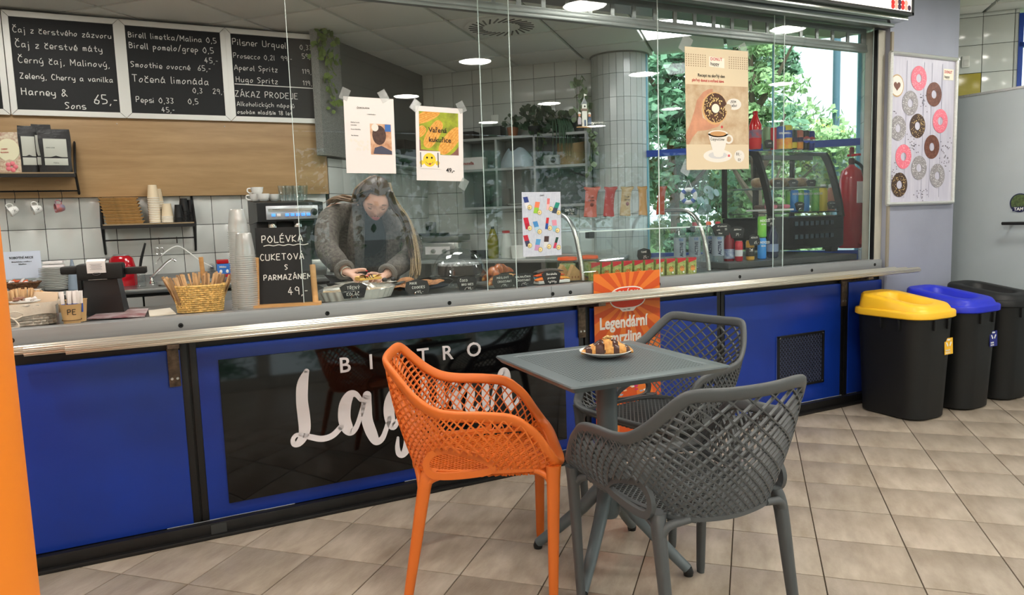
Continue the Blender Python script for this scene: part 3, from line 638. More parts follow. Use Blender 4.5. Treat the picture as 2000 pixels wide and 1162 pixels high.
for i in range(90):
    a_, r_ = random.random()*2*PI, random.uniform(.45, .98); u, v = .46+math.cos(a_)*r_*.18, .485+math.sin(a_)*r_*.118
    b.add([(w*u+.0035*math.cos(q*PI/2+a_), -.0024, h*(1-v)+.005*math.sin(q*PI/2+a_)) for q in range(4)], [(0, 1, 2, 3)])
L(b, 'nut_print', mat('print nut', (240, 208, 140), .5), t, smooth=0)
wp = MATS['print white']
art(t, 'speech_bubble', wp, w, h, disc=(.76, .45, .12, .048), k=3); art(t, 'speech_tail', wp, w, h, pts=[(.63, .5), (.7, .46), (.7, .48)], k=3)
b = MB(); hand(b, 'JSEM', (w*.70, -.0021, h*.56), (1, 0, 0), (0, 0, 1), .013, .0018); hand(b, 'PLNĚNÝ', (w*.685, -.0021, h*.527), (1, 0, 0), (0, 0, 1), .011, .0016); L(b, 'lettering', ink, t)
tx(t, '+', .54, .66, .022, inkr, w, h, bold=.06)
art(t, 'napkin_print', mat('print napkin', (206, 170, 118), .5), w, h, pts=[(.17, .89), (.3, .87), (.75, .87), (.78, .9), (.5, .955)], k=2); art(t, 'saucer_print', wp, w, h, disc=(.49, .885, .23, .055), k=3); art(t, 'saucer_print', mat('print shade', (206, 204, 204), .5), w, h, disc=(.49, .88, .15, .03), k=4)
art(t, 'cup_print', wp, w, h, pts=[(.34, .70), (.38, .79), (.43, .885), (.47, .895), (.53, .895), (.57, .885), (.62, .79), (.655, .70)], k=5); art(t, 'cup_print', wp, w, h, disc=(.497, .70, .16, .03), k=5)
art(t, 'coffee_print', mat('print coffee', (198, 148, 96), .5), w, h, disc=(.497, .70, .13, .02), k=6); art(t, 'handle_print', wp, w, h, disc=(.67, .745, .07, .04), k=3); art(t, 'handle_print', MATS['print blur'], w, h, disc=(.67, .745, .04, .023), k=4)
b = MB(); hand(b, 'Cappuccino', (w*.38, -.0028, h*.245), (1, 0, 0), (0, 0, 1), .014, .0018); L(b, 'lettering', ink, t)
art(t, 'price_print', wp, w, h, disc=(.84, .89, .085, .052), k=4); tx(t, '=', .65, .9, .02, inkr, w, h, bold=.06, k=5)
b = MB(); hand(b, '80,-', (w*.79, -.0025, h*.118), (1, 0, 0), (0, 0, 1), .015, .0018); hand(b, 'Kč', (w*.82, -.0025, h*.07), (1, 0, 0), (0, 0, 1), .014, .0018); L(b, 'lettering', ink, t)
# 4 candy bar price sheet
t, w, h = sheet('poster', 'pale sheet picturing twelve wrapped bars with round price dots', 'poster', [(1019.5, 374), (1096, 376), (1096, 498), (1022, 502)], .051, mat('pale blue print', (208, 214, 226), .35, c2=(192, 198, 214), vs=60))
wv = MB()
for i in range(16):
    wv.strip([(w*(.03+i*.062)+.006*math.sin(q*.5+i*.35), -.0009, h*(.03+.047*q)) for q in range(21)], [(0, -1, 0)]*21, .001, .0003)
L(wv, 'wavy_line_print', mat('print wave', (222, 226, 236), .4), t, smooth=0)
tx(t, 'DAPS', .46, .065, .007, ink, w, h); 
cc_ = [(40, 60, 130), (236, 130, 90), (226, 120, 120), (30, 140, 120), (204, 30, 60), (70, 140, 200), (206, 40, 50), (226, 150, 170), (190, 40, 60), (90, 160, 210), (70, 50, 50), (30, 70, 60)]
c2_ = [(230, 230, 235), (150, 200, 60), (240, 190, 190), (60, 70, 90), (180, 20, 50), (180, 210, 225), (40, 80, 160), (150, 200, 220), (60, 60, 90), (200, 150, 190), (220, 220, 220), (200, 60, 90)]
P12 = [(.12, .16), (.37, .24), (.67, .19), (.87, .25), (.11, .48), (.36, .54), (.63, .49), (.83, .53), (.1, .75), (.37, .82), (.6, .78), (.85, .8)]
for i, (u, v) in enumerate(P12):
    m1 = mat('bar print %s' % 'abcdefghijkl'[i], cc_[i], .4); m2 = mat('bar tip %s' % 'abcdefghijkl'[i], c2_[i], .4); a = [.25, -.2, -.1, -.4, .2, .3, -.15, .1, .25, -.2, -.1, -.3][i]
    f_ = lambda p, q: (u+(p*math.cos(a)+q*math.sin(a)*1.6)*1.0, v+(q*math.cos(a)-p*math.sin(a)*.3))
    hw_ = .06 if i not in (2, 6, 11) else .035
    art(t, 'bar_print', m1, w, h, pts=[f_(-hw_, -.09), f_(hw_, -.09), f_(hw_, .0), f_(-hw_, 0)], k=3); art(t, 'bar_print', m2, w, h, pts=[f_(-hw_, 0), f_(hw_, 0), f_(hw_, .09), f_(-hw_, .09)], k=3)
    art(t, 'price_dot', ink, w, h, disc=(u+.07, v+.075, .058), k=5, n=14); art(t, 'price_dot', mat('print dot cream', (236, 214, 150), .5), w, h, disc=(u+.07, v+.075, .052), k=6, n=14)
    tx(t, ['45', '19', '25', '35', '19', '25', '25', '25', '25', '15', '29', '39'][i], u+.035, v+.09, .006, ink, w, h, k=8)
# 5 orange ice cream banner
og = mat('banner orange', (202, 80, 26), .4); og2 = mat('banner light orange', (222, 116, 40), .4)
c = [ay(1153, 533, -.004), ay(1283, 527, -.004)]
bx0, bx1 = 1.262, 1.68; bz1 = .955; bz0 = .10
t = thing('ice_cream_banner', 'tall orange sunburst banner reading Legendární zmrzlina between counter and tray slide', 'banner', (bx0, -.010, bz0)); w, h = bx1-bx0, bz1-bz0
L(MB().box((w/2, 0, h/2), (w, .002, h)), 'sheet', og, t)
for i in range(16):
    a0 = 2*PI*i/16+.1; a1 = a0+PI/16; cx_, cz_ = w/2, h*.83
    def hit(a):
        dx, dz = math.cos(a), math.sin(a); s_ = min([(w-cx_)/dx if dx > 0 else (-cx_/dx if dx < 0 else 9), (h-cz_)/dz if dz > 0 else (-cz_/dz if dz < 0 else 9)]); return (cx_+dx*s_, -.0014, cz_+dz*s_)
    p0, p1 = hit(a0), hit(a1); mid = []
    for cx2, cz2 in [(0, 0), (w, 0), (0, h), (w, h)]:
        ac = math.atan2(cz2-cz_, cx2-cx_) % (2*PI)
        if a0 % (2*PI) < ac < a1 % (2*PI) or (a0 < ac < a1): mid.append((cx2, -.0014, cz2))
    b = MB(); b.add([(cx_, -.0014, cz_), p0]+mid+[p1], [tuple(range(3+len(mid)))]); L(b, 'sunray', og2, t, smooth=0)
tx(t, 'Legendární', .07, .335, .060, wp, w, h, bold=.045, sx=.80, k=6); tx(t, 'zmrzlina', .17, .425, .058, wp, w, h, bold=.045, sx=.80, k=6)
rb = mat('banner red', (216, 60, 24), .4)
b = MB(); N_ = 40; ell = [(w*.5+.112*math.copysign(abs(math.cos(q*2*PI/N_))**.7, math.cos(q*2*PI/N_)), -.0018, h*.845+.055*math.copysign(abs(math.sin(q*2*PI/N_))**.9, math.sin(q*2*PI/N_))) for q in range(N_)]
b.add(ell, [tuple(range(N_))]); L(b, 'logo_field', rb, t, smooth=0); b = MB(); b.strip(ell, [(0, -1, 0)]*N_, .006, .0005, closed=True); L(b, 'logo_ring', wp, t)
tx(t, 'POLÁRKA', .275, .150, .034, wp, w, h, bold=.03, sx=.86, k=8, shear=.15)
art(t, 'logo_tag', wp, w, h, pts=[(.36, .215), (.64, .215), (.58, .24), (.42, .24)], k=5); tx(t, 'roku 1969', .42, .232, .008, ink, w, h, k=7)
art(t, 'ice_cream_print', mat('print cone', (222, 190, 140), .5), w, h, disc=(.42, .62, .1, .1), k=3); art(t, 'ice_cream_print', mat('print pink wrap', (206, 40, 110), .5), w, h, rect=(.52, .5, .72, .7), k=3)
random.seed(4)
for i in range(30): art(t, 'candy_print', [wp, MATS['print pink wrap'], MATS['print cone'], mat('print grey blue', (150, 160, 180), .5)][i % 4], w, h, disc=(random.uniform(.25, .85), random.uniform(.68, .76), .03, .006), k=4+i*.12, n=8)
tx(t, 'zmrzlina', .2, .9, .045, wp, w, h, bold=.03, sx=.8, k=5)
# 6 framed donut poster on the lavender wall
t = thing('framed_poster', 'donut poster in a silver snap frame on the lavender wall', 'poster', (3.497, -.004, 1.262)); w, h = .66, .94
L(MB().box((w/2, 0, h/2), (w, .008, h)), 'print_sheet', mat('print pale planks', (206, 204, 218), .35, c2=(190, 188, 206), vs=6, stretch=(6, 1, .6)), t)
for u in (.24, .5, .62, .78): art(t, 'plank_line', mat('print line', (160, 160, 180), .5), w, h, rect=(u, .04, u+.006, .96), k=16)
for a in [((0, 0), (w, 0)), ((w, 0), (w, h)), ((w, h), (0, h)), ((0, h), (0, 0))]:
    (x0, z0), (x1, z1) = a; b = MB(); b.tube([(x0, -.007, z0), (x1, -.007, z1)], .0165, 10, flat=.75); L(b, 'frame_rail', alu, t)
def donut(u, v, r_, m, m2):
    b = MB(); b.m = 0; q = Matrix.Translation((u*w, -.0064, (1-v)*h)) @ Matrix.Rotation(PI/2, 4, 'X')
    n = 28
    for (ra, rb_, zz) in [(.34, 1, 0)]:
        vs = [(ra*r_*math.cos(2*PI*i/n), ra*r_*math.sin(2*PI*i/n), zz) for i in range(n)]+[(r_*math.cos(2*PI*i/n), r_*math.sin(2*PI*i/n), zz) for i in range(n)]
        b.add(vs, [(i, (i+1) % n, n+(i+1) % n, n+i) for i in range(n)], q)
    random.seed(int(u*100+v*999)); b.m = 1
    for i in range(70):
        a, rr = random.random()*6.28, random.uniform(.42, .95)*r_; c_ = (rr*math.cos(a), rr*math.sin(a)); s_ = .0042
        b.add([(c_[0]+s_*math.cos(a+k*PI/2), c_[1]+.5*s_*math.sin(a+k*PI/2), .0005) for k in range(4)], [(0, 1, 2, 3)], q)
    L(b, 'donut_print', [m, m2], t, smooth=0)
pk = mat('print pink icing', (232, 120, 140), .5); pk2 = mat('print pink light', (250, 190, 200), .5); br_ = mat('print cocoa icing', (112, 72, 60), .5, var=.15, vs=60); br2 = mat('print cocoa crumb', (86, 52, 44), .5); gy_ = mat('print coconut', (150, 146, 150), .5, var=.1, vs=60); gy2 = mat('print coconut light', (236, 236, 240), .5); dk_ = mat('print dark icing', (70, 52, 44), .5)
for u, v, m, m2 in [(.42, .15, pk, pk2), (.30, .32, gy_, gy2), (.66, .25, br_, br2), (.13, .49, gy_, gy2), (.42, .47, dk_, MATS['print nut']), (.77, .43, pk, pk2), (.22, .68, pk, pk2), (.65, .61, br_, br2), (.46, .755, gy_, gy2), (.75, .81, gy_, gy2), (.17, .87, dk_, MATS['print nut'])]: donut(u, v, .078, m, m2)
art(t, 'cup_print', mat('print cup rim', (190, 160, 120), .5), w, h, disc=(.1, .21, .1, .075), k=17); art(t, 'cup_print', wp, w, h, disc=(.1, .21, .09, .066), k=18)
hrt = [(.1+.05*16*math.sin(a)**3/16, .212-.034*(13*math.cos(a)-5*math.cos(2*a)-2*math.cos(3*a)-math.cos(4*a))/16) for a in [2*PI*i/24 for i in range(24)]]
art(t, 'heart_print', br_, w, h, pts=hrt, k=20)
art(t, 'logo_card', MATS['print offwhite'], w, h, rect=(.80, .07, .96, .145), k=17); tx(t, 'DONUT', .812, .10, .018, inkr, w, h, bold=.02, k=19, sx=.85); tx(t, 'happy', .812, .132, .018, ink, w, h, bold=.02, k=19, sx=.9)
b = MB(); random.seed(8)
for i in range(120):
    u, v = random.choice([(.08, .42), (.9, .6), (.5, .3), (.38, .6), (.1, .8), (.88, .72), (.5, .93), (.35, .55)]); u += random.gauss(0, .05); v += random.gauss(0, .03); a = random.random()*6
    if .03 < u < .97: b.add([(u*w+.006*math.cos(a+k*PI/2), -.0062, (1-v)*h+.004*math.sin(a+k*PI/2)) for k in range(4)], [(0, 1, 2, 3)])
L(b, 'crumb_print', mat('print crumb', (90, 84, 96), .5), t, smooth=0)
# round sticker and rail on the partition
t = thing('round_sticker', 'round dark blue and green sticker lettered TAM on the grey partition', 'sticker', ax(1992, 396, 4.42)-Vector((.002, 0, 0)), -PI/2)
b = MB(); b.lathe([(.062, -.001), (.062, .001)], 40, Matrix.Rotation(PI/2, 4, 'X')); L(b, 'disc', mat('sticker navy', (24, 30, 70), .4), t)
b = MB(); b.lathe([(.055, .0012), (.055, .0016)], 40, Matrix.Rotation(PI/2, 4, 'X')); L(b, 'green_print', mat('sticker green', (96, 118, 66), .4, c2=(50, 60, 44), vs=60), t)
b = MB(); b.box((0, -.0022, -.04), (.085, .0006, .03)); L(b, 'band', MATS['sticker navy'], t); font('TAM', (-.033, -.003, -.05), (1, 0, 0), (0, 0, 1), .02, white, t, local=True, bold=.03)
t = thing('grab_bar', 'black grab bar on the grey partition', 'rail', ax(1966, 436, 4.42), -PI/2)
b = MB(); b.tube([(0, -.05, 0), (.35, -.05, 0)], .011, 10); L(b, 'bar', blackm, t)
for x in (.04, .31): b = MB(); b.tube([(x, -.05, 0), (x, -.003, -.0)], .008, 8); L(b, 'mount', blackm, t)
t = thing('motion_sensor', 'small white alarm sensor on the tiled wall at upper right', 'sensor', ag(1884, 122, 3.585)-GY*.001, GANG)
L(MB().box((0, -.02, 0), (.055, .035, .085), bev=.01), 'body', white, t); L(MB().box((0, -.039, -.01), (.032, .006, .045), bev=.002), 'lens', mat('sensor lens', (215, 215, 210), .4), t)
# ================================================================== lattice armchairs
RIM = [(.0, .280, .452), (.12, .280, .452), (.205, .273, .455), (.252, .258, .472), (.268, .232, .515), (.277, .19, .585), (.282, .13, .634), (.283, .04, .650), (.283, -.06, .657), (.277, -.125, .672), (.258, -.18, .708), (.232, -.225, .755), (.200, -.262, .796), (.160, -.279, .806), (.08, -.292, .803), (0, -.296, .802)]
BOT = [(.0, .268, .443), (.11, .268, .443), (.185, .262, .443), (.222, .246, .443), (.226, .215, .442), (.226, .17, .442), (.225, .12, .441), (.222, .05, .440), (.218, -.02, .440), (.212, -.07, .440), (.20, -.115, .439), (.180, -.15, .437), (.15, -.180, .434), (.115, -.199, .430), (.06, -.210, .426), (0, -.214, .424)]
def sym(P): return [Vector((-x, y, z)) for x, y, z in P[:0:-1]]
# walk: start front centre -> right arm -> back centre -> left arm -> front centre
def loop(P): return [Vector(p) for p in P]+[Vector((-p[0], p[1], p[2])) for p in P[-2:0:-1]]
rimL = cr(loop(RIM), 8, closed=True); botL = cr(loop(BOT), 8, closed=True); NL = len(rimL)
_a0 = 3*8; _a1 = NL-3*8   # wall spans from the right seat corner round the back to the left one
_rs = rimL[_a0:_a1+1]; _bs = botL[_a0:_a1+1]; NW = len(_rs)-1
_arc = [0]
for i in range(NW): _arc.append(_arc[-1]+((_rs[i+1]-_rs[i]).length+(_bs[i+1]-_bs[i]).length)/2)
TOT = _arc[-1]
def wall_pt(s, v):  # s arc metres, v 0..1
    import bisect
    i = min(max(bisect.bisect_right(_arc, s)-1, 0), NW-1); t = (s-_arc[i])/max(1e-6, _arc[i+1]-_arc[i])
    a = _bs[i].lerp(_bs[i+1], t); b = _rs[i].lerp(_rs[i+1], t); p = a.lerp(b, v)
    c = Vector((p.x, p.y+.02, 0)); c = c.normalized() if c.length > 1e-4 else Vector((0, -1, 0))
    bul = math.sin(PI*min(1, v*1.0))*(.020 if p.y > -.1 else .012)+math.sin(PI*v)**2*.0
    return p + c*bul
def wall_n(s, v):
    e = .004; du = wall_pt(min(s+e, TOT), v)-wall_pt(max(s-e, 0), v); dv = wall_pt(s, min(1, v+.03))-wall_pt(s, max(0, v-.03)); n = du.cross(dv)
    return n.normalized() if n.length > 1e-9 else Vector((0, -1, 0))
HOLE = cr([(-.148, .448), (-.158, .48), (-.140, .510), (-.10, .522), (-.04, .510), (.015, .492), (.048, .470), (.052, .452), (.02, .442), (-.06, .436), (-.12, .437)], 4, closed=True)
def inpoly(x, y, P):
    c = False; j = len(P)-1
    for i in range(len(P)):
        if (P[i].y > y) != (P[j].y > y) and x < (P[j].x-P[i].x)*(y-P[i].y)/(P[j].y-P[i].y)+P[i].x: c = not c
        j = i
    return c
HP = [Vector((p.x, p.y, 0)) for p in cr([(a, b, 0) for a, b in [(-.148, .448), (-.158, .48), (-.140, .510), (-.10, .522), (-.04, .510), (.015, .492), (.048, .470), (.052, .452), (.02, .442), (-.06, .436), (-.12, .437)]], 4, closed=True)]
def masked(p):
    if abs(p.x) > .17 and inpoly(p.y, p.z, HP): return True
    return False
def arm_chair(name, label, m):
    t = thing(name, label, 'chair')
    # rim band: oval section, flat to the wall surface
    b = MB(); ups = []
    P = rimL; cen = Vector((0, 0, .55))
    nn = []
    for i, p in enumerate(P):
        q = botL[i]; w_ = (p-q); tn = (P[(i+1) % NL]-P[i-1]).normalized(); n_ = tn.cross(w_).normalized(); nn.append(n_)
    n = 12; vs = []; fs = []
    for i, p in enumerate(P):
        tn = (P[(i+1) % NL]-P[i-1]).normalized(); u = nn[i]; w_ = tn.cross(u).normalized()
        if w_.dot(p-botL[i]) < 0: w_ = -w_
        fb = max(0, min(1, (p.y-.17)/.10))
        hh = .019; tt = .0095+.0015*fb
        c = p - w_*hh*.75*(1-fb)
        for k in range(n):
            a = 2*PI*k/n; ca, sa = math.cos(a), math.sin(a)
            vs.append(c + w_*hh*math.copysign(abs(ca)**.7, ca) + u*tt*math.copysign(abs(sa)**.7, sa))
    for i in range(NL):
        j = (i+1) % NL
        for k in range(n): fs.append((i*n+k, i*n+(k+1) % n, j*n+(k+1) % n, j*n+k))
    b.add(vs, fs); L(b, 'rim', m, t, smooth=60)
    # wall lattice
    b = MB()
    def dS(s): return .029 - .0*max(0, min(1, (1-abs(s-TOT/2)/.34)*1.8))      # diamond width along the wall
    def dT(s): return .041 - .015*max(0, min(1, (1-abs(s-TOT/2)/.34)*1.8))        # diamond height
    table = [0]; ds = .002; k = 0; s = -.75
    starts = []; acc = 0
    while s < TOT+.75:
        acc += ds/dS(min(max(s, 0), TOT))
        if acc >= 1: acc -= 1; starts.append(s)
        s += ds
    for s0 in starts:
        for sg in (1, -1):
            s = s0; run = []; v = 0; runs = []
            NV = 26
            for q in range(NV+1):
                v = q/NV
                sc_ = min(max(s, 0), TOT)
                if 0 <= s <= TOT:
                    p = wall_pt(s, v)
                    if not masked(p): run.append((p, wall_n(s, v)))
                    else:
                        if len(run) > 1: runs.append(run)
                        run = []
                else:
                    if len(run) > 1: runs.append(run)
                    run = []
                i_ = sc_
                hgt = (wall_pt(sc_, 1)-wall_pt(sc_, 0)).length
                s += sg*dS(sc_)/dT(sc_)*hgt/NV
            if len(run) > 1: runs.append(run)
            for r_ in runs: b.strip([x[0] for x in r_], [x[1] for x in r_], .0045, .009)
    L(b, 'back_and_side_lattice', m, t, smooth=30)
    # seat lattice
    b = MB()
    def sz(x, y): return .427 - .012*math.cos(min(1, abs(x)/.22)*PI/2)*math.cos(min(1, abs(y)/.3)*PI/2) + (.006*max(0, (y-.2)/.08))
    SP = [Vector((p.x, p.y, 0)) for p in botL]
    for sg in (1, -1):
        k = -40
        while k < 41:
            run = []
            for q in range(70):
                y = -.23+q*.0075; x = k*.0215+sg*(y)*.95
                ok = inpoly(x, y, SP) if y < .272 else False
                if ok: run.append(Vector((x, y, sz(x, y))))
                else:
                    if len(run) > 1: b.strip(run, [(0, 0, 1)]*len(run), .004, .009)
                    run = []
            k += 1
    L(b, 'seat_lattice', m, t, smooth=30)
    b = MB(); b.strip([p+Vector((0, 0, .001)) for p in botL], [(0, 0, 1)]*NL, .016, .012, closed=True); L(b, 'seat_frame', m, t, smooth=30)
    # side opening frames, rear arch included
    for s_ in (-1, 1):
        b = MB(); pts = [Vector((s_*(.232-.05*max(0, (-.05-p.x))), p.x, p.y)) for p in HP]
        b.strip(pts, [(s_, 0, 0)]*len(pts), .022, .014, closed=True); L(b, 'side_opening_frame', m, t, smooth=60)
    # legs
    def leg(s_, top, mid, foot, r0, r1, arch):
        b = MB(); P = cr([top, mid, Vector(mid).lerp(Vector(foot), .5), foot], 6); N = len(P); vs = []; fs = []; n = 12
        for i, p in enumerate(P):
            f_ = i/(N-1); rx = r0*(1-f_)+r1*f_
            if i == N-1: rx *= .9
            for k in range(n):
                a = 2*PI*k/n; ca, sa = math.cos(a), math.sin(a)
                vs.append((s_*(p.x+rx*.82*math.copysign(abs(ca)**.75, ca)), p.y+rx*1.05*math.copysign(abs(sa)**.75, sa), p.z))
        for i in range(N-1):
            for k in range(n): fs.append((i*n+k, i*n+(k+1) % n, (i+1)*n+(k+1) % n, (i+1)*n+k))
        fs += [tuple(range(n)), tuple((N-1)*n+k for k in range(n))]; b.add(vs, fs)
        for q in arch: b.tube([(s_*x, y, z) for x, y, z in cr(q, 5)], [.016-.006*i_/(5*(len(q)-1)) for i_ in range(5*(len(q)-1)+1)], 8)
        L(b, 'leg', m, t, smooth=60)
    for s_ in (-1, 1):
        leg(s_, (.254, .250, .462), (.251, .248, .40), (.236, .240, .0), .024, .0145, [[(.250, .246, .395), (.240, .228, .425), (.228, .19, .440)]])
        leg(s_, (.200, -.148, .448), (.210, -.168, .395), (.216, -.242, 0), .025, .0145, [[(.212, -.175, .39), (.213, -.145, .42), (.220, -.09, .437)], [(.212, -.175, .385), (.19, -.182, .418), (.13, -.196, .430)]])
    return t
orange = mat('orange plastic', (212, 108, 38), .42, bump=.06, bs=500); gplast = mat('anthracite plastic', (72, 75, 77), .45, bump=.08, bs=500)
c1 = arm_chair('armchair', 'orange plastic lattice armchair facing the table', orange)
c1.location = (.234, -.811, 0); c1.rotation_euler = (0, 0, math.radians(-23.6-90))
c2 = arm_chair('armchair', 'anthracite lattice armchair in the foreground, its back to the viewer', gplast)
c2.location = (.645, -1.446, 0); c2.rotation_euler = (0, 0, math.radians(86.2-90))
c3 = dup(c2, (1.124, -.744, 0), math.radians(-168.75-90), 'anthracite lattice armchair behind the table, seat turned to the viewer')
for c, g in ((c1, 0), (c2, 1), (c3, 1)): c['group'] = 'lattice armchairs round the table'
# ================================================================== table
tb = thing('bistro_table', 'square dark grey plastic table with perforated top on a four footed column', 'table', (.67, -.994, 0), math.radians(-2.7))
tm = mat('table plastic', (92, 102, 106), .33, bump=.05, bs=400)
tp = MATS['table plastic'].copy(); tp.name = 'perforated table plastic'; MATS['perf'] = tp
n_, l_ = tp.node_tree.nodes, tp.node_tree.links; bsdf = n_['Principled BSDF']
zt = .744; hs = .30
b = MB(); prof = [(.300, zt-.004), (.298, zt), (.248, zt-.0005), (.246, zt-.003), (.05, zt-.003)]
vs = []; fs = []
ring = [(.27, zt-.026), (.285, zt-.024), (.3005, zt-.006), (.299, zt-.001), (.294, zt), (.252, zt), (.249, zt-.003)]
def sq(r, z, n=5, cr_=.012): 
    o = []
    for q, (sx, sy) in enumerate([(1, 1), (-1, 1), (-1, -1), (1, -1)]):
        for i in range(n): a = q*PI/2+i*PI/2/(n-1); o.append((sx*(r-cr_)+cr_*math.cos(a), sy*(r-cr_)+cr_*math.sin(a), z))
    return o
for r, z in ring: vs += sq(r, z)
for i in range(len(ring)-1):
    for k in range(20): fs.append((i*20+k, i*20+(k+1) % 20, (i+1)*20+(k+1) % 20, (i+1)*20+k))
fs += [tuple(range(20)), tuple((len(ring)-1)*20+k for k in range(20))]
b.add(vs, fs); L(b, 'tabletop', tm, tb, smooth=35)
b = MB()
hp = .0146; n = int(.236/hp)
for i in range(-n, n+1):
    for j in range(-n, n+1):
        o = hp/2*(j % 2); x, y = i*hp+o*0, j*hp
        rx, ry = (.0052, .0026) if (i+j) % 2 else (.0026, .0052)
        b.add([(x+rx*math.cos(k*PI/3), y+ry*math.sin(k*PI/3), zt-.00265) for k in range(6)], [tuple(range(6))])
L(b, 'perforations', mat('perforation dark', (38, 41, 43), .6), tb, smooth=0, kind='stuff')
b = MB(); b.lathe([(.037, .20), (.037, .715)], 28); L(b, 'column', tm, tb)
b = MB(); b.lathe([(.12, .716), (.12, .722), (.06, .705), (.05, .68), (.037, .66)], 24, cap1=False); b.box((0, 0, .716), (.3, .035, .006)); b.box((0, 0, .716), (.035, .3, .006)); L(b, 'top_plate', tm, tb)
b = MB(); b.lathe([(.030, .17), (.042, .19), (.044, .27), (.044, .318), (.038, .325), (.038, .33)], 28); L(b, 'hub', tm, tb)
for k in range(4):
    a = math.radians(-52.3+2.7+90*k); d = Vector((math.cos(a), math.sin(a), 0)); b = MB()
    b.tube([d*.018+Vector((0, 0, .285)), d*.05+Vector((0, 0, .250)), d*.10+Vector((0, 0, .19)), d*.20+Vector((0, 0, .095)), d*.283+Vector((0, 0, .022))], [.026, .026, .0235, .021, .018], 14)
    q = L(b, 'leg', tm, tb, smooth=60); b = MB(); b.lathe([(.016, 0), (.018, .012), (.012, .03)], 14, Matrix.Translation(d*.285)); L(b, 'foot_pad', black, q)
# plate + croissant
pl = thing('side_plate', 'small white plate under the chocolate croissant on the table', 'plate', az(1183, 694, .745)); pl.scale = (1.42, 1.42, 1.4)
L(MB().lathe([(.03, 0), (.04, .0015), (.058, .010), (.0665, .0135), (.067, .0145), (.063, .0145), (.052, .0095), (.036, .0055), (.0, .005)], 40, cap0=True, cap1=False), 'plate_body', white, pl, smooth=60)
def croissant(name, label, loc, rz, Ls, m1, m2, seed=1, curve=.35, parent=None, bands=None, height=1, group=None):
    t = thing(name, label, 'pastry', loc, rz, group)
    random.seed(seed); N = 46; n = 18
    body = MB(); bands = bands or [(0, .04, 1), (.04, .16, 0), (.16, .24, 1), (.24, .42, 0), (.42, .58, 1), (.58, .70, 0), (.70, .83, 1), (.83, .90, 0), (.90, 1.01, 1)]
    vs = []; fs = []; mi = []
    for i in range(N+1):
        u = i/N; x = (u-.5)*Ls; r = Ls*(.035+.155*math.sin(PI*min(1, max(0, u)))**.8); ph = u*7*PI
        r *= 1+.06*math.sin(ph*1.0)+(.12 if .44 < u < .56 else 0)
        yc = -curve*Ls*(4*(u-.5)**2)*.5
        for k in range(n):
            a = 2*PI*k/n; w_ = 1+.03*math.sin(3*a+i*.5)
            z = r*.80*math.sin(a)*w_*height; vs.append((x+.10*r*math.cos(a), yc+r*math.cos(a)*w_, max(z, -r*.45)+r*.45))
    for i in range(N):
        u = (i+.5)/N
        for k in range(n):
            uu = u+.05*math.cos(2*PI*k/n)
            fs.append((i*n+k, i*n+(k+1) % n, (i+1)*n+(k+1) % n, (i+1)*n+k)); mi.append(next((m for a, b_, m in bands if a <= min(max(uu, 0), 1) < b_), 1))
    fs += [tuple(range(n)), tuple(N*n+k for k in range(n))]; mi += [1, 1]
    body.add(vs, fs); body.mi = mi; L(body, 'dough_roll', [m1, m2], t, smooth=50); return t
choc = mat('chocolate glaze', (62, 34, 26), .25, var=.1, vs=60); dough = mat('baked dough', (214, 164, 92), .5, c2=(176, 112, 48), vs=70, bump=.4, bs=120)
P = Vector(pl.location)
c_ = croissant('croissant', 'croissant striped with dark chocolate on a white plate on the table', P+Vector((.002, -.004, .011)), math.radians(-27), .188, choc, dough, curve=.16, height=1.12)
b = MB()
for k in range(5): b.lathe([(.006, 0), (.0075, .003), (.004, .007)], 7, Matrix.Translation((-.008+.006*k, .002*(k % 2), .050+.003*(k % 3))))
L(b, 'chocolate_curl', mat('choc curl', (104, 72, 44), .5, c2=(226, 190, 120), vs=120), c_, kind='stuff')
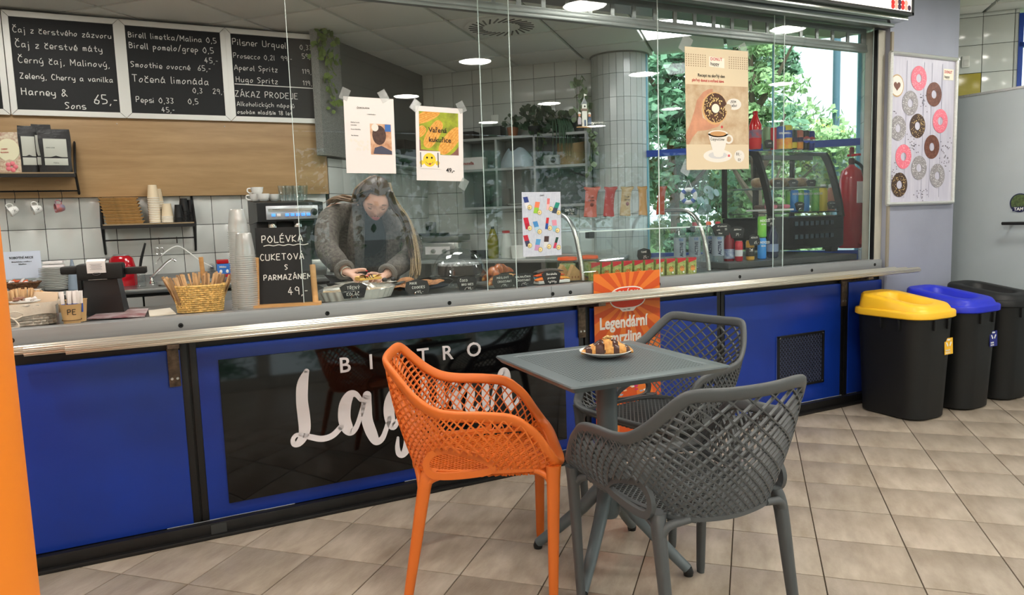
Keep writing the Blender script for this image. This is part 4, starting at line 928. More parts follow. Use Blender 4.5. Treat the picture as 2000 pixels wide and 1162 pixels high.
# ================================================================== recycling bins
binb = mat('bin black plastic', (15, 16, 17), .5, bump=.12, bs=350)
def rrect(hx, hy, r, n=7):
    o = []
    for q, (sx, sy) in enumerate([(1, 1), (-1, 1), (-1, -1), (1, -1)]):
        for i in range(n): a = q*PI/2+i*PI/2/(n-1); o.append((sx*(hx-r)+r*math.cos(a), sy*(hy-r)+r*math.sin(a)))
    return o
def ringmesh(b, rings):  # list of (hx,hy,r,z)
    m = 28; vs = []; fs = []
    for hx, hy, r, z in rings:
        for i, p in enumerate(rrect(hx, hy, min(r, hx-.001, hy-.001))): vs.append((p[0], p[1], z(p) if callable(z) else z))
    for i in range(len(rings)-1):
        for k in range(m): fs.append((i*m+k, i*m+(k+1) % m, (i+1)*m+(k+1) % m, (i+1)*m+k))
    return vs, fs, m
def bin_(label, loc, rz, lidm, stm, words, sc=1):
    t = thing('recycling_bin', label, 'bin', loc, rz, 'recycling bins'); t.scale = (1.02, .97, 1)
    b = MB(); vs, fs, m = ringmesh(b, [(.135, .195, .09, 0.0), (.15, .21, .10, .012), (.172, .237, .11, .60), (.176, .241, .11, .625), (.165, .23, .105, .625), (.14, .20, .09, .05)]); fs.append(tuple(range(m-1, -1, -1))); fs.append(tuple(5*m+k for k in range(m))); b.add(vs, fs); L(b, 'body', binb, t, smooth=45)
    tilt = lambda base, k: (lambda p: base+k*(-p[1]+.0)*.0+(.0))
    def top(off): return lambda p: .668+off+.055*(p[1]+.2)/.4
    b = MB(); vs, fs, m = ringmesh(b, [(.182, .247, .115, .60), (.190, .256, .118, .606), (.190, .256, .118, .636), (.186, .252, .116, .642), (.170, .236, .105, .645), (.160, .228, .10, top(-.005)), (.150, .218, .09, top(.006)), (.092, .165, .07, top(.006)), (.082, .155, .065, top(0)), (.066, .135, .055, lambda p: .655)])
    b.add(vs, fs); q = L(b, 'lid', lidm, t, smooth=50)
    b = MB(); vs, fs, m = ringmesh(b, [(.066, .135, .055, .655), (.001, .001, .0005, .650)]); b.add(vs, fs); L(b, 'lid_slot', mat('bin inside', (10, 10, 12), .8) if lidm is not binb else binb, q)
    b = MB()
    for s in (-1, 1):
        for y in (-.10, .02): b.box((s*.176, y, .565), (.018, .016, .06), bev=.003)
        b.box((s*.06, -.238, .565), (.016, .018, .06), bev=.003)
    L(b, 'ribs', binb, t, kind='stuff')
    # sticker on the narrow end that faces the viewer's right
    yy = -.2315
    b = MB(); b.box((0, 0, 0), (.075, .0012, .095)); q = L(b, 'sticker', stm, t); q.location = (.085, -.2312, .43); q.rotation_euler = (math.radians(-2.6), 0, 0)
    b = MB()
    for k in range(3):
        a = PI/2+k*2*PI/3; c = Vector((.017*math.cos(a), 0, .014+.017*math.sin(a))); tn = Vector((-math.sin(a), 0, math.cos(a)))
        b.strip([c-tn*.013, c, c+tn*.006], [(0, -1, 0)]*3, .009, .0006); e = c+tn*.006; nr = Vector((math.cos(a), 0, math.sin(a)))
        b.add([e+nr*.008, e-nr*.008, e+tn*.010], [(0, 1, 2)])
    o = L(b, 'recycling_mark', white, t); o.location = (.085, -.2325, .437); o.rotation_euler = (math.radians(-2.6), 0, 0)
    for i, s in enumerate(words):
        o = font(s, (.085-.029, -.2335, .402-.0-.0145*i), (1, 0, 0), (0, 0, 1), .0095, white, t, local=True, bold=.02, sx=.9)
    return t
yl = mat('yellow lid', (244, 190, 40), .4, bump=.05, bs=300); blid = mat('blue lid', (26, 40, 190), .42, bump=.05, bs=300)
rzb = math.radians(0)
bin_('black recycling bin with a yellow lid, nearest to the blue counter', (3.285, -.292, 0), rzb, yl, mat('yellow sticker', (240, 184, 40), .5), ['PLASTY', 'PLASTIC'])
bin_('black recycling bin with a bright blue lid, middle of the three', (3.715, -.295, 0), rzb, blid, mat('navy sticker', (22, 30, 120), .5), ['PAPIR', 'PAPER'])
bin_('all black recycling bin with a grey sticker, by the grey partition', (4.14, -.29, 0), rzb, binb, mat('grey sticker', (150, 152, 152), .5), ['SMESNY', 'ODPAD'])
# ================================================================== outdoors, seen through the kitchen window
gr = mat('lawn', (96, 128, 70), .9, var=.2, vs=2)
b = MB(); b.poly([tuple((G(-40, 4.1))[:2]), tuple((G(60, 4.1))[:2]), tuple((G(60, 70))[:2]), tuple((G(-40, 70))[:2])], .1, Matrix.Translation((0, 0, -.35))); tag(b.obj('lawn', gr), 'green lawn outside the kitchen window', 'grass', kind='stuff')
b = MB(); b.bb((-30, -60, -.45), (40, -8.4, -.35)); tag(b.obj('pavement', mat('pavement', (150, 150, 146), .9)), 'grey pavement outside behind the hall windows', 'pavement', kind='structure')
bark = mat('bark', (92, 80, 66), .9, var=.2, vs=10)
lf = [mat('leaf green', (158, 190, 134), .5, var=.25, vs=1.2), mat('leaf yellow green', (204, 216, 122), .5, var=.2, vs=1.2), mat('leaf deep green', (122, 168, 134), .5, var=.25, vs=1.2)]
def tree(loc, h, r, label, mi, n=3200, ls=.10, seed=1, squash=.8, z0=.35):
    random.seed(seed); t = thing('tree', label, 'tree', loc, group='trees outside the window')
    b = MB(); b.tube(cr([(0, 0, -.3), (.1, .05, h*.3), (-.05, 0, h*.6), (0, .1, h*.9)], 4), [.09-.006*i for i in range(13)], 8)
    for k in range(7):
        a = k*2.4; zz = h*(.35+.07*k); b.tube(cr([(0, 0, zz), (math.cos(a)*r*.4, math.sin(a)*r*.4, zz+.3), (math.cos(a)*r*.8, math.sin(a)*r*.8, zz+.7)], 4), [.05-.005*i for i in range(9)], 6)
    L(b, 'trunk', bark, t)
    vs = []; fs = []
    cl = [(random.gauss(0, r*.42), random.gauss(0, r*.42), h*(z0+(1-z0)*random.random()), r*random.uniform(.25, .5)) for _ in range(26)]
    for i in range(n):
        cx_, cy_, cz_, cr_ = random.choice(cl); d = Vector((random.gauss(0, 1), random.gauss(0, 1), random.gauss(0, 1))).normalized()*cr_*random.random()**.4
        p = Vector((cx_, cy_, cz_))+Vector((d.x, d.y, d.z*squash)); q = Vector((random.gauss(0, 1), random.gauss(0, 1), random.gauss(0, 1))).normalized(); w_ = q.orthogonal().normalized()*ls*.32; q = q*ls*.5; o = len(vs); nn = q.cross(w_).normalized()*ls*.08
        vs += [p-q, p+w_+nn, p+q, p-w_+nn]; fs.append((o, o+1, o+2, o+3))
    m = MB(); m.add(vs, fs); L(m, 'foliage', lf[mi], t, smooth=0, kind='stuff')
for k, (a, c, h_, r_, mi, lab, n_, z0_, ls_) in enumerate([(.62, 7.6, 4.8, 1.05, 2, 'deep green leafy tree close outside, between the tiled pillar and the donut poster', 9000, .10, .15), (1.75, 9.0, 3.0, 1.3, 0, 'mid green tree outside, low behind the display fridge', 8000, .1, .13), (2.75, 10.2, 2.7, 1.15, 1, 'yellow green bushy tree outside, low behind the row of cans', 6500, .15, .13), (-.9, 9.5, 5.5, 2.0, 2, 'dark green tree outside, half hidden behind the tiled pillar', 5000, .12, .16), (1.72, 6.4, 3.9, .50, 0, 'slender tree outside whose top branch hangs in at the upper window', 2600, .66, .10)]):
    tree(G(a, c, -.3), h_, r_, lab, mi, n_, ls_, k+3, z0=z0_)
b = MB(); b.tube([G(2.83, 9.0, -.3), G(2.83, 9.0, 6)], .05, 10); t_ = tag(b.obj('lamp_post', mat('post blue grey', (96, 130, 150), .5)), 'thin blue grey post outside the window', 'post')
t = thing('house', 'low white building with a blue roof edge far outside the window', 'building', G(3.9, 34), GANG)
L(MB().box((0, 0, 1.9), (7, 4, 4)), 'wall', mat('house wall', (244, 246, 246), .8), t); L(MB().box((0, -.3, 4.0), (7.4, 5, .25)), 'roof', mat('house roof', (70, 130, 170), .6), t)
for x in (-1.5, 0, 1.5): L(MB().box((x, -2.02, 2.6), (.8, .06, 1)), 'window', mat('house window', (90, 110, 120), .2), t)
b = MB()
t = thing('advertising_pillar', 'small red and white striped board outside, low in the window', 'board', G(3.05, 9.3, -.3), GANG)
for i in range(9): L(MB().box((0, 0, .2+i*.25), (.5, .06, .24)), 'panel', red if i < 8 and i % 2 == 0 else mat('pale board', (190, 210, 220), .6), t)
# trees for the hall windows behind the viewer
for k, (x, y, h_, r_) in enumerate([(-3, -12, 3.2, 2.0), (1.5, -13, 3.4, 2.2), (6.0, -12.5, 3.2, 2.0), (11, -14, 4, 2.4)]): tree((x, y, -.4), h_, r_, 'round green tree outside the hall windows behind the viewer', 2, 1500, .2, 20+k)
# ================================================================== kitchen worktops
ss = mat('worktop steel', (150, 152, 152), .3, .85, var=.05, vs=6, stretch=(.3, 6, 6))
t = thing('kitchen_worktop', 'stainless steel worktop with cupboards below along the white tiled wall', 'worktop', (-1.10, 2.1, 0))
L(MB().box((0, .0, .885), (3.1, .62, .03), bev=.004), 'worktop', ss, t); L(MB().box((0, .30, .92), (3.1, .02, .06)), 'upstand', ss, t)
for k in range(5): q = L(MB().box((-1.24+k*.62, -.285, .45), (.61, .02, .8), bev=.003), 'door', mat('steel door', (140, 142, 142), .35, .7), t); L(MB().box((-1.24+k*.62+.25, -.305, .7), (.015, .02, .16)), 'handle', chrome, q)
L(MB().box((0, .02, .44), (3.08, .56, .86)), 'carcass', blackm, t)
# sink
t = thing('sink', 'stainless sink bowl set in the back worktop', 'sink', (-.50, 2.1, .902))
b = MB(); vs, fs, m = ringmesh(b, [(.20, .17, .03, 0), (.205, .175, .03, .006), (.17, .14, .03, .006), (.165, .135, .03, .0015)]); fs.append(tuple(3*m+k for k in range(m))); b.add(vs, fs); L(b, 'bowl', steel, t); L(MB().lathe([(.02, .002), (.018, .004)], 16), 'drain', blackm, t)
t = thing('faucet', 'slanted chrome faucet over the sink', 'faucet', (-.735, 2.2, .9)); t.scale = (.75, .75, .66)
L(MB().lathe([(.022, 0), (.022, .02), (.016, .03), (.016, .07)], 16), 'base', chrome, t); L(MB().tube(cr([(0, 0, .06), (.04, -.02, .11), (.12, -.05, .2), (.17, -.07, .235), (.20, -.08, .215)], 5), .011, 10), 'spout', chrome, t)
b = MB(); b.tube(cr([az(332, 505, 1.1).lerp(az(332, 505, 1.1), 0)]+[ay(q[0], q[1], 2.3) for q in [(305, 515), (318, 497), (338, 483), (352, 482), (372, 495), (392, 510), (415, 521)]], 5)[5:], .004, 6); tag(b.obj('hose', white), 'thin white hose arching behind the faucet', 'hose')
# wood panel, menu boards
wd = mat('oak laminate', (178, 146, 104), .45, c2=(156, 124, 84), vs=2.2, stretch=(1, 6, 9), bump=.05)
b = MB(); b.bb((-2.5, 2.385, 1.475), (.495, 2.418, 2.02), bev=.002); tag(b.obj('wood_panel', wd), 'wide oak panel on the wall under the menu boards', 'panel')
for x, z in [(-.86, 1.95), (.46, 1.93), (.46, 1.52), (-.2, 1.95)]:
    q = MB(); q.lathe([(.004, 0), (.003, .003)], 8, Matrix.Translation((x, 2.385, z)) @ Matrix.Rotation(PI/2, 4, 'X')); o = q.obj('screw', steel, bpy.data.objects['wood_panel'])
MY = 2.36
def menu(xa, xb, label, lines):
    z0, z1 = 1.985, 2.612; t = thing('menu_board', label, 'menu board', (xa, MY, z0), group='chalk menu boards'); w, h = xb-xa, z1-z0
    L(MB().box((w/2, .02, h/2), (w-.02, .02, h-.02)), 'slate', slate, t)
    f_ = .034
    for P in [[(0, 0), (w, 0), (w-f_, f_), (f_, f_)], [(0, h), (w, h), (w-f_, h-f_), (f_, h-f_)], [(0, 0), (f_, f_), (f_, h-f_), (0, h)], [(w, 0), (w-f_, f_), (w-f_, h-f_), (w, h)]]:
        c = Vector((sum(p[0] for p in P)/4, sum(p[1] for p in P)/4)); P2 = [((p[0]-c.x)*.994+c.x, (p[1]-c.y)*.994+c.y) for p in P]
        b = MB(); b.add([(p[0], 0, p[1]) for p in P2]+[(p[0]*.99+c.x*.01, .032, p[1]*.99+c.y*.01) for p in P2], [(0, 1, 2, 3), (7, 6, 5, 4)]+[(k, (k+1) % 4, 4+(k+1) % 4, 4+k) for k in range(4)]); L(b, 'frame_rail', mat('menu frame', (222, 222, 216), .4, .15), t, smooth=0)
    b = MB()
    for s, u, v, hh, wd_ in lines:
        hand(b, s, (u*w, .0095, (1-v)*h), (1, 0, 0), (0, 0, 1), hh*1.24, wd_*hh*1.3)
    L(b, 'chalk_writing', chalk, t, smooth=0, kind='stuff')
    return t, w, h
E4 = (-1.43, -.80, -.155, .495)
menu(-2.08, -1.435, 'chalk menu board cut off by the left edge of the picture', [('45,-', .75, .7, .04, .1), ('65,-', .72, .82, .04, .1)])
menu(E4[0], E4[1], 'chalk menu board listing teas, with the price 65,- at its lower right', [('Čaj z čerstvého zázvoru', .08, .20, .0275, .10), ('Čaj z čerstvé máty', .09, .34, .031, .10), ('Černý čaj, Malinový,', .10, .49, .031, .10), ('Zelený, Cherry a vanilka', .10, .64, .0262, .12), ('Harney &', .10, .80, .034, .11), ('Sons', .46, .92, .032, .11), ('65,-', .72, .86, .046, .09)])
menu(E4[1], E4[2], 'chalk menu board listing Birell, smoothie, lemonade and Pepsi', [('Birell limetka/Malina 0,5', .08, .17, .028, .10), ('Birell pomelo/grep 0,5', .08, .28, .030, .10), ('45,-', .78, .385, .028, .1), ('Smoothie ovocné  65,-', .08, .47, .028, .10), ('Točená limonáda', .08, .62, .036, .09), ('0,3   29,-', .64, .71, .027, .1), ('Pepsi 0,33    0,5', .10, .83, .028, .1), ('45,-', .33, .925, .026, .1)])
menu(E4[2], E4[3], 'chalk menu board listing Pilsner and spritz drinks above an alcohol age notice', [('Pilsner Urquell', .07, .17, .033, .09), ('0,33l', .77, .17, .027, .1), ('59,-', .79, .27, .027, .1), ('Prosecco 0,2l  99,-', .07, .31, .026, .09), ('Aperol Spritz', .07, .44, .028, .1), ('119,-', .78, .44, .026, .1), ('Hugo Spritz', .08, .57, .030, .1), ('119,-', .78, .57, .026, .1), ('ZÁKAZ PRODEJE', .06, .73, .032, .1), ('Alkoholických nápojů', .07, .83, .024, .1), ('osobám mladším 18 let', .07, .915, .022, .11)])
b = MB(); b.strip([(E4[2]+.04, MY+.009, 2.24), (E4[3]-.045, MY+.009, 2.235)], [(0, -1, 0)]*2, .006, .0008); o = b.obj('chalk_line', chalk, bpy.data.objects['menu_board.003'])
# ivy
def leafmesh(s, fold=.2): 
    m = MB(); m.add([(0, 0, 0), (s*.5, s*.35, fold*s*.3), (s*.45, s*.8, 0), (0, s*1.15, -fold*s*.4), (-s*.45, s*.8, 0), (-s*.5, s*.35, fold*s*.3), (0, s*.6, fold*s*.1)], [(0, 1, 6), (1, 2, 6), (2, 3, 6), (3, 4, 6), (4, 5, 6), (5, 0, 6)]); return m
iv = mat('ivy leaf', (110, 132, 62), .5, var=.3, vs=14); iv2 = mat('houseplant leaf', (58, 82, 58), .5, var=.3, vs=14); iv3 = mat('pale round leaf', (132, 150, 118), .5, var=.15, vs=14)
def plant(name, label, loc, vines, leaf, lm, n, seed, spread=.03, round_=False):
    random.seed(seed); t = thing(name, label, 'plant', loc)
    b = MB()
    for v in vines: b.tube(cr(v, 4), .002, 5)
    L(b, 'vine', mat('green stem', (88, 100, 52), .6), t)
    me = leafmesh(leaf).mesh('leaf', lm, 0); c = 0
    for v in vines:
        P = cr(v, 6); k = max(2, n//len(vines))
        for i in range(k):
            p = P[min(len(P)-1, int(i/k*len(P)))]+Vector((random.gauss(0, spread), random.gauss(0, spread), random.gauss(0, spread)))
            s_ = random.uniform(.7, 1.25); inst('leaf', me, t, p, (random.uniform(-2.4, -.9), random.uniform(-.5, .5), random.uniform(-2.5, 2.5)), (s_, s_, s_)); c += 1
    return t
Pv = ay(634, 60, 2.30)
plant('hanging_ivy', 'green ivy trailing down the right end of the menu boards', Pv, [[(0, 0, 0), (-.03, -.02, -.10), (0, -.02, -.22), (.01, 0, -.36)], [(-.02, 0, .01), (-.07, -.03, -.08), (-.05, -.02, -.17)], [(.02, 0, 0), (.05, -.03, -.1), (.03, -.02, -.25)], [(-.01, 0, -.2), (0, -.01, -.35), (.03, 0, -.45), (.05, 0, -.53)]], .042, iv, 96, 4, .026)
# shelves on the back wall
def wallshelf(label, xa, xb, z, ztop, zlow, bar, depth=.2):
    t = thing('wall_shelf', label, 'shelf', ((xa+xb)/2, 2.425, z)); w = xb-xa
    L(MB().box((0, -depth/2, 0), (w, depth, .014)), 'board', mat('shelf board wood', (150, 128, 96), .5), t)
    L(MB().box((0, -depth-.002, -.012), (w, .008, .022)), 'front_lip', blackm, t)
    for s in (-1, 1):
        b = MB(); b.tube([(s*w/2, -.01, ztop-z), (s*w/2, -depth, 0), (s*w/2, -.01, zlow-z)], .008, 6); b.tube([(s*w/2, -.01, ztop-z), (s*w/2, -.01, zlow-z)], .006, 6); L(b, 'side_bracket', blackm, t)
    L(MB().tube([(-w/2, -depth*.45, bar-z), (w/2, -depth*.45, bar-z)], .005, 8), 'rail', blackm, t); return t
wallshelf('black framed wall shelf with coffee bags, hooks with cups under it', -1.85, -1.112, 1.618, 1.86, 1.478, 1.515)
wallshelf('black framed wall shelf with takeaway boxes and paper cups', -.995, -.445, 1.288, 1.478, 1.10, 1.19, .19)
def coffeebag(label, px, pyt, pyb, wpx, m, tilt=0, lab=True, flor=False, y=2.31):
    a = ay(px, pyb, y); z0 = 1.627; k = mpp(a); w, h = wpx*k, (pyb-pyt)*k
    t = thing('tea_bag' if flor else 'coffee_bag', label, 'bag', (a.x, y, z0), random.uniform(-.05, .1)+tilt)
    def fn(u, v): 
        th = .035*(1-v)**.6*math.cos((u%1)*2*PI)+.002*math.cos(u*2*PI); return (w/2*math.sin(u*2*PI)*(1-.06*math.sin(v*PI)), -th, v*h)
    b = MB(); b.grid(lambda u, v: (w/2*(1-.05*math.sin(v*PI*2))*max(-1, min(1, 1.5*math.sin(u*2*PI))), -(.032*(1-v**1.5)+.003)*math.cos(u*2*PI), v*h+.004*math.sin(v*9)*math.sin(u*12)), 24, 12, wrap=True); b.grid(lambda u, v: (w/2*max(-1, min(1, 1.5*math.sin(u*2*PI)))*v, -.035*math.cos(u*2*PI)*v, 0), 24, 1, wrap=True)
    L(b, 'pouch', m, t)
    if lab:
        lm = mat('bag label', (188, 190, 180), .5)
        for z_, hh in ((.56, .42), (.24, .16)): 
            q = L(MB().box((0, -.036+.018*z_, z_*h), (w*.74, .003, hh*h), bev=.001), 'label', lm, t); q.rotation_euler = (0, 0, 0)
        if wpx > 40: font('HARNEY & SONS', (-w*.30, -.0275, h*.55), (1, 0, 0), (0, .05, 1), .008, ink, t, local=True, sx=.55); font('Malina', (-w*.1, -.0335, h*.2), (1, 0, 0), (0, .05, 1), .008, ink, t, local=True)
    if flor:
        L(MB().lathe([(w*.42, 0), (w*.40, .003)], 24, Matrix.Translation((0, -.026, h*.55)) @ Matrix.Rotation(PI/2, 4, 'X'), sy=1.2), 'label', mat('floral label', (226, 222, 190), .5), t)
        for k in range(5): L(MB().lathe([(.014, 0), (.01, .003)], 10, Matrix.Translation((.02*math.cos(k*1.257)+.01, -.036, .035+.02*math.sin(k*1.257))) @ Matrix.Rotation(PI/2, 4, 'X')), 'flower_print', mat('flower print', (222, 120, 130), .5), t)
        font('CHERRY', (-w*.26, -.0305, h*.56), (1, 0, 0), (0, 0, 1), .008, inkr, t, local=True, sx=.8); font('BLOSSOM', (-w*.28, -.0305, h*.48), (1, 0, 0), (0, 0, 1), .008, inkr, t, local=True, sx=.8)
    return t
coffeebag('floral cream bag of cherry blossom tea at the left end of the shelf', 22, 256, 334, 44, mat('floral bag', (214, 206, 180), .5, c2=(170, 130, 110), vs=70), lab=False, flor=True)
bagk = mat('black bag foil', (20, 19, 20), .35, bump=.5, bs=40)
coffeebag('narrow black tea bag with a silver label, next to the floral bag', 60, 243, 333, 30, bagk, .1)
coffeebag('black tea bag leaning behind the rightmost bag on the shelf', 88, 240, 333, 32, bagk, .15, y=2.33)
coffeebag('wide black tea bag with silver labels at the right end of the shelf', 112, 248, 331, 52, bagk, .05, y=2.28)
def cup(name, label, loc, rz, r, h, m, group=None, lay=0, cat='cup', saucer=False):
    t = thing(name, label, cat, loc, rz, group)
    L(MB().lathe([(r*.45, 0), (r*.6, .002), (r*.85, h*.4), (r, h), (r*.94, h), (r*.8, h*.45), (r*.5, .006), (0, .005)], 24, cap1=False), 'bowl', m, t, smooth=60)
    L(MB().tube(cr([(r*.85, 0, h*.85), (r*1.5, 0, h*.85), (r*1.6, 0, h*.5), (r*1.2, 0, h*.25), (r*.75, 0, h*.3)], 4), r*.12, 8), 'handle', m, t, smooth=60)
    return t
for k, (px, py, lab) in enumerate([(27, 403, 'white coffee cup with a line drawing hanging from the leftmost hook'), (74, 402, 'white coffee cup with a line drawing hanging from the middle hook'), (119, 400, 'small blue and orange printed cup hanging from the right hook')]):
    yb = 2.335; a = ay(px, 375, yb); z_ = 1.515
    b = MB(); b.tube(cr([(a.x, yb, z_+.008), (a.x+.004, yb-.004, z_-.03), (a.x, yb, z_-.062), (a.x, yb-.012, z_-.07), (a.x, yb-.014, z_-.06)], 4), .002, 6); tag(b.obj('hook', blackm), 'black hook holding the %s hanging cup' % ['left', 'middle', 'right'][k], 'hook')
    c = cup('coffee_cup', lab, (a.x-.002, yb-.01, z_-.075), 0, .030, .052, white if k < 2 else mat('printed cup', (90, 140, 170), .3, c2=(220, 100, 60), vs=22), 'cups hanging under the shelf')
    c.rotation_euler = (0, math.radians(-118+12*k), math.radians(20)); c.location = (a.x+.012, yb-.012, z_-.105)
    if k < 2:
        b = MB()
        for j in range(5): b.strip(cr([(.012*math.cos(j*1.257)*s_+.0, -.0285, .026+.012*math.sin(j*1.257)*s_) for s_ in (0, .6, 1)], 3), [(0, -1, 0)]*7, .0012, .001)
        q = L(b, 'line_drawing', ink, c)
# takeaway boxes, cups and lids on the second shelf
kb = mat('kraft box', (172, 132, 78), .7, var=.1, vs=30)
for k in range(8):
    z0 = 1.296+k*.0215; w = .232-.002*(k % 3); x = -.862-.004*k
    t = thing('takeaway_box', 'flat kraft takeaway box, %s in the stack on the wall shelf' % nth(k, 8), 'box', (x, 2.32, z0), random.uniform(-.03, .03), 'stack of kraft boxes')
    b = MB(); b.box((0, 0, .007), (w*.95, .15, .013), taper=.93); L(b, 'tray', kb, t); L(MB().box((0, 0, .0165), (w, .155, .005), bev=.001), 'lid', kb, t)
pcp = mat('paper cup', (226, 208, 176), .6); pcw = mat('paper cup rim', (240, 236, 226), .5)
def papercup_stack(label, px, y, n, m, r=.037, h=.09, step=.0115, base=1.296):
    a = ay(px, 430, y); t0 = None
    for k in range(n):
        if t0 is None:
            t0 = thing('paper_cup', label, 'cup', (a.x, y, base), 0, label+' stack'); L(MB().lathe([(r*.72, h-.004), (r*.98, .006)][::-1]+[(r*.72, h)], 20, cap0=False), 'cup_wall', m, t0); L(MB().lathe([(r*.96, .001), (r*1.05, .002), (r*1.05, .006), (r*.96, .007)], 20, cap0=False, cap1=False), 'rim', pcw if m is pcp else m, t0)
        else: dup(t0, (a.x, y, base+k*step), label=label.replace(' in the ', ', %s in the ' % nth(k, n), 1))
    t0['label'] = label.replace(' in the ', ', lowest in the ', 1)
papercup_stack('upturned kraft paper cup in the tall shelf stack', 303, 2.32, 15, pcp); papercup_stack('upturned kraft paper cup in the short shelf stack', 328, 2.30, 5, pcp, step=.009)
papercup_stack('upturned kraft paper cup in the half hidden stack', 312, 2.38, 13, pcp, r=.033)
papercup_stack('black cup in the tall black stack', 361, 2.33, 8, blackm, r=.032, step=.010); papercup_stack('black cup in the short black stack', 350, 2.28, 4, blackm, r=.03, step=.009); papercup_stack('black cup in the stack by the shelf bracket', 373, 2.36, 7, blackm, r=.026, step=.010)
# scissors and tongs on the rail
b = MB()
for px, l_ in ((345, 12), (310, 12)):
    a = ay(px, 463, 2.33); b = MB(); b.tube([(a.x, 2.34, 1.197), (a.x, 2.33, 1.19), (a.x, 2.33, 1.155)], .0035 if px > 320 else .002, 6); tag(b.obj('hook', blackm), 'black hook on the lower rail, %s' % ('beside the hose' if px > 320 else 'holding the scissors'), 'hook')
a = ay(311, 487, 2.32); t = thing('scissors', 'steel scissors hanging from the lower rail', 'scissors', a)
b = MB()
for s in (-1, 1): b.tube([(s*.014+.012*math.cos(q*PI/6), 0, -.01+.022*math.sin(q*PI/6)) for q in range(12)], .003, 6, closed=True)
L(b, 'grips', steel, t); L(MB().tube([(-.008, 0, -.03), (.03, 0, -.155)], [.006, .002], 6, flat=.4), 'blade', steel, t); L(MB().tube([(.008, .002, -.03), (.018, .002, -.155)], [.006, .002], 6, flat=.4), 'blade', steel, t)
# objects standing on the back worktop
ZB = .9005
def onback(px, y=2.15): return Vector((ay(px, 500, y).x, y, ZB))
a = onback(105, 2.15); t0 = None
for k in range(13):
    if t0 is None:
        t0 = thing('dinner_plate', 'white plate, lowest in the stack on the kitchen worktop', 'plate', a, 0, 'stack of plates'); L(MB().lathe([(.04, 0), (.06, .002), (.088, .010), (.09, .012), (.085, .012), (.058, .005), (0, .004)], 28, cap1=False), 'plate_body', white, t0, smooth=60)
    else: dup(t0, a+Vector((random.uniform(-.001, .001), 0, k*.0105)), label='white plate, %s in the stack on the kitchen worktop' % nth(k, 13))
for k in range(2):
    b = MB(); b.box((a.x-.005, a.y, ZB+.15+k*.022), (.115-.01*k, .11, .016), bev=.007); tag(b.obj('folded_napkins', paper), ['folded white cloth directly on the plate stack', 'topmost folded white cloth on the plate stack'][k], 'napkin')
a = onback(42, 2.28); t = thing('notice_card', 'white notice card reading SOBOTNÍ AKCE behind the brown basket', 'sign', a+Vector((0, 0, .0))); 
q = L(MB().box((0, 0, .16), (.20, .003, .17)), 'card', mat('bluish paper', (214, 222, 238), .5), t); font('SOBOTNÍ AKCE', (-.065, -.003, .20), (1, 0, 0), (0, 0, 1), .013, ink, t, local=True, bold=.03, sx=.95); font('Minipalačinky s nutellou a', (-.055, -.003, .178), (1, 0, 0), (0, 0, 1), .007, ink, t, local=True, bold=.02); font('šlehačkou', (-.02, -.003, .163), (1, 0, 0), (0, 0, 1), .007, ink, t, local=True, bold=.02)
L(MB().box((0, .02, .04), (.12, .05, .08)), 'stand', clear, t)
wk = mat('brown wicker', (104, 70, 44), .7, var=.25, vs=60, bump=.6, bs=90)
def basket(t, rx, ry, h, m, rows=9, flare=1.2, th=.004, nst=26, part='weave'):
    b = MB()
    for k in range(rows):
        z = .004+h*k/(rows-1); f_ = 1+(flare-1)*k/(rows-1)
        pts = []
        for i in range(nst*2):
            a_ = 2*PI*i/(nst*2); w_ = (.0035 if (i+k) % 2 else -.0035); e = .62
            ca, sa = math.cos(a_), math.sin(a_)
            x = rx*f_*math.copysign(abs(ca)**e, ca); y = ry*f_*math.copysign(abs(sa)**e, sa); n_ = Vector((x, y, 0)).normalized()*w_
            pts.append((x+n_.x, y+n_.y, z))
        b.tube(pts, h/(rows-1)*.46 if k < rows-1 else th*1.5, 6, closed=True)
    L(b, part, m, t)
    b = MB()
    for i in range(nst):
        a_ = 2*PI*(i+.5)/nst; e = .62; ca, sa = math.cos(a_), math.sin(a_); x = rx*math.copysign(abs(ca)**e, ca); y = ry*math.copysign(abs(sa)**e, sa)
        b.tube([(x, y, 0), (x*flare, y*flare, h)], .0025, 5)
    L(b, 'stakes', m, t)
    b = MB(); b.add([(rx*math.copysign(abs(math.cos(2*PI*i/24))**.62, math.cos(2*PI*i/24)), ry*math.copysign(abs(math.sin(2*PI*i/24))**.62, math.sin(2*PI*i/24)), .002) for i in range(24)], [tuple(range(24))]); L(b, 'base', m, t)
a = ay(40, 552, 1.95); t = thing('wicker_tray', 'brown wicker tray of wrapped sweets in front of the notice card', 'basket', (a.x, 2.02, ZB+.03)); basket(t, .065, .05, .032, wk, 5, 1.35)
L(MB().box((0, 0, -.014), (.2, .14, .026), bev=.003), 'stand', steel, t)
random.seed(12)
for k in range(14):
    b = MB(); b.box((0, 0, 0), (.035, .022, .008), bev=.003); o = tag(b.obj('wrapped_sweet', [paper, mat('orange wrapper', (214, 96, 50), .5), mat('silver wrapper', (180, 180, 184), .4)][k % 3]), 'small wrapped sweet in the brown wicker tray', 'sweet', 'wrapped sweets'); o.location = (a.x+random.uniform(-.06, .06), 2.02+random.uniform(-.03, .03), ZB+.062+random.uniform(0, .022)); o.rotation_euler = (random.uniform(-.6, .6), random.uniform(-.6, .6), random.uniform(0, 3))
a = onback(139, 2.1); b = MB(); b.lathe([(.034, 0), (.034, .01), (.022, .12), (.018, .135), (.012, .15), (.006, .185)], 20, Matrix.Translation(a+Vector((0, 0, .0)))); tag(b.obj('dispenser_bottle', mat('blue grey plastic', (130, 144, 158), .4)), 'blue grey squeeze bottle with a clear tip, right of the plates', 'bottle')
a = onback(185, 2.2)
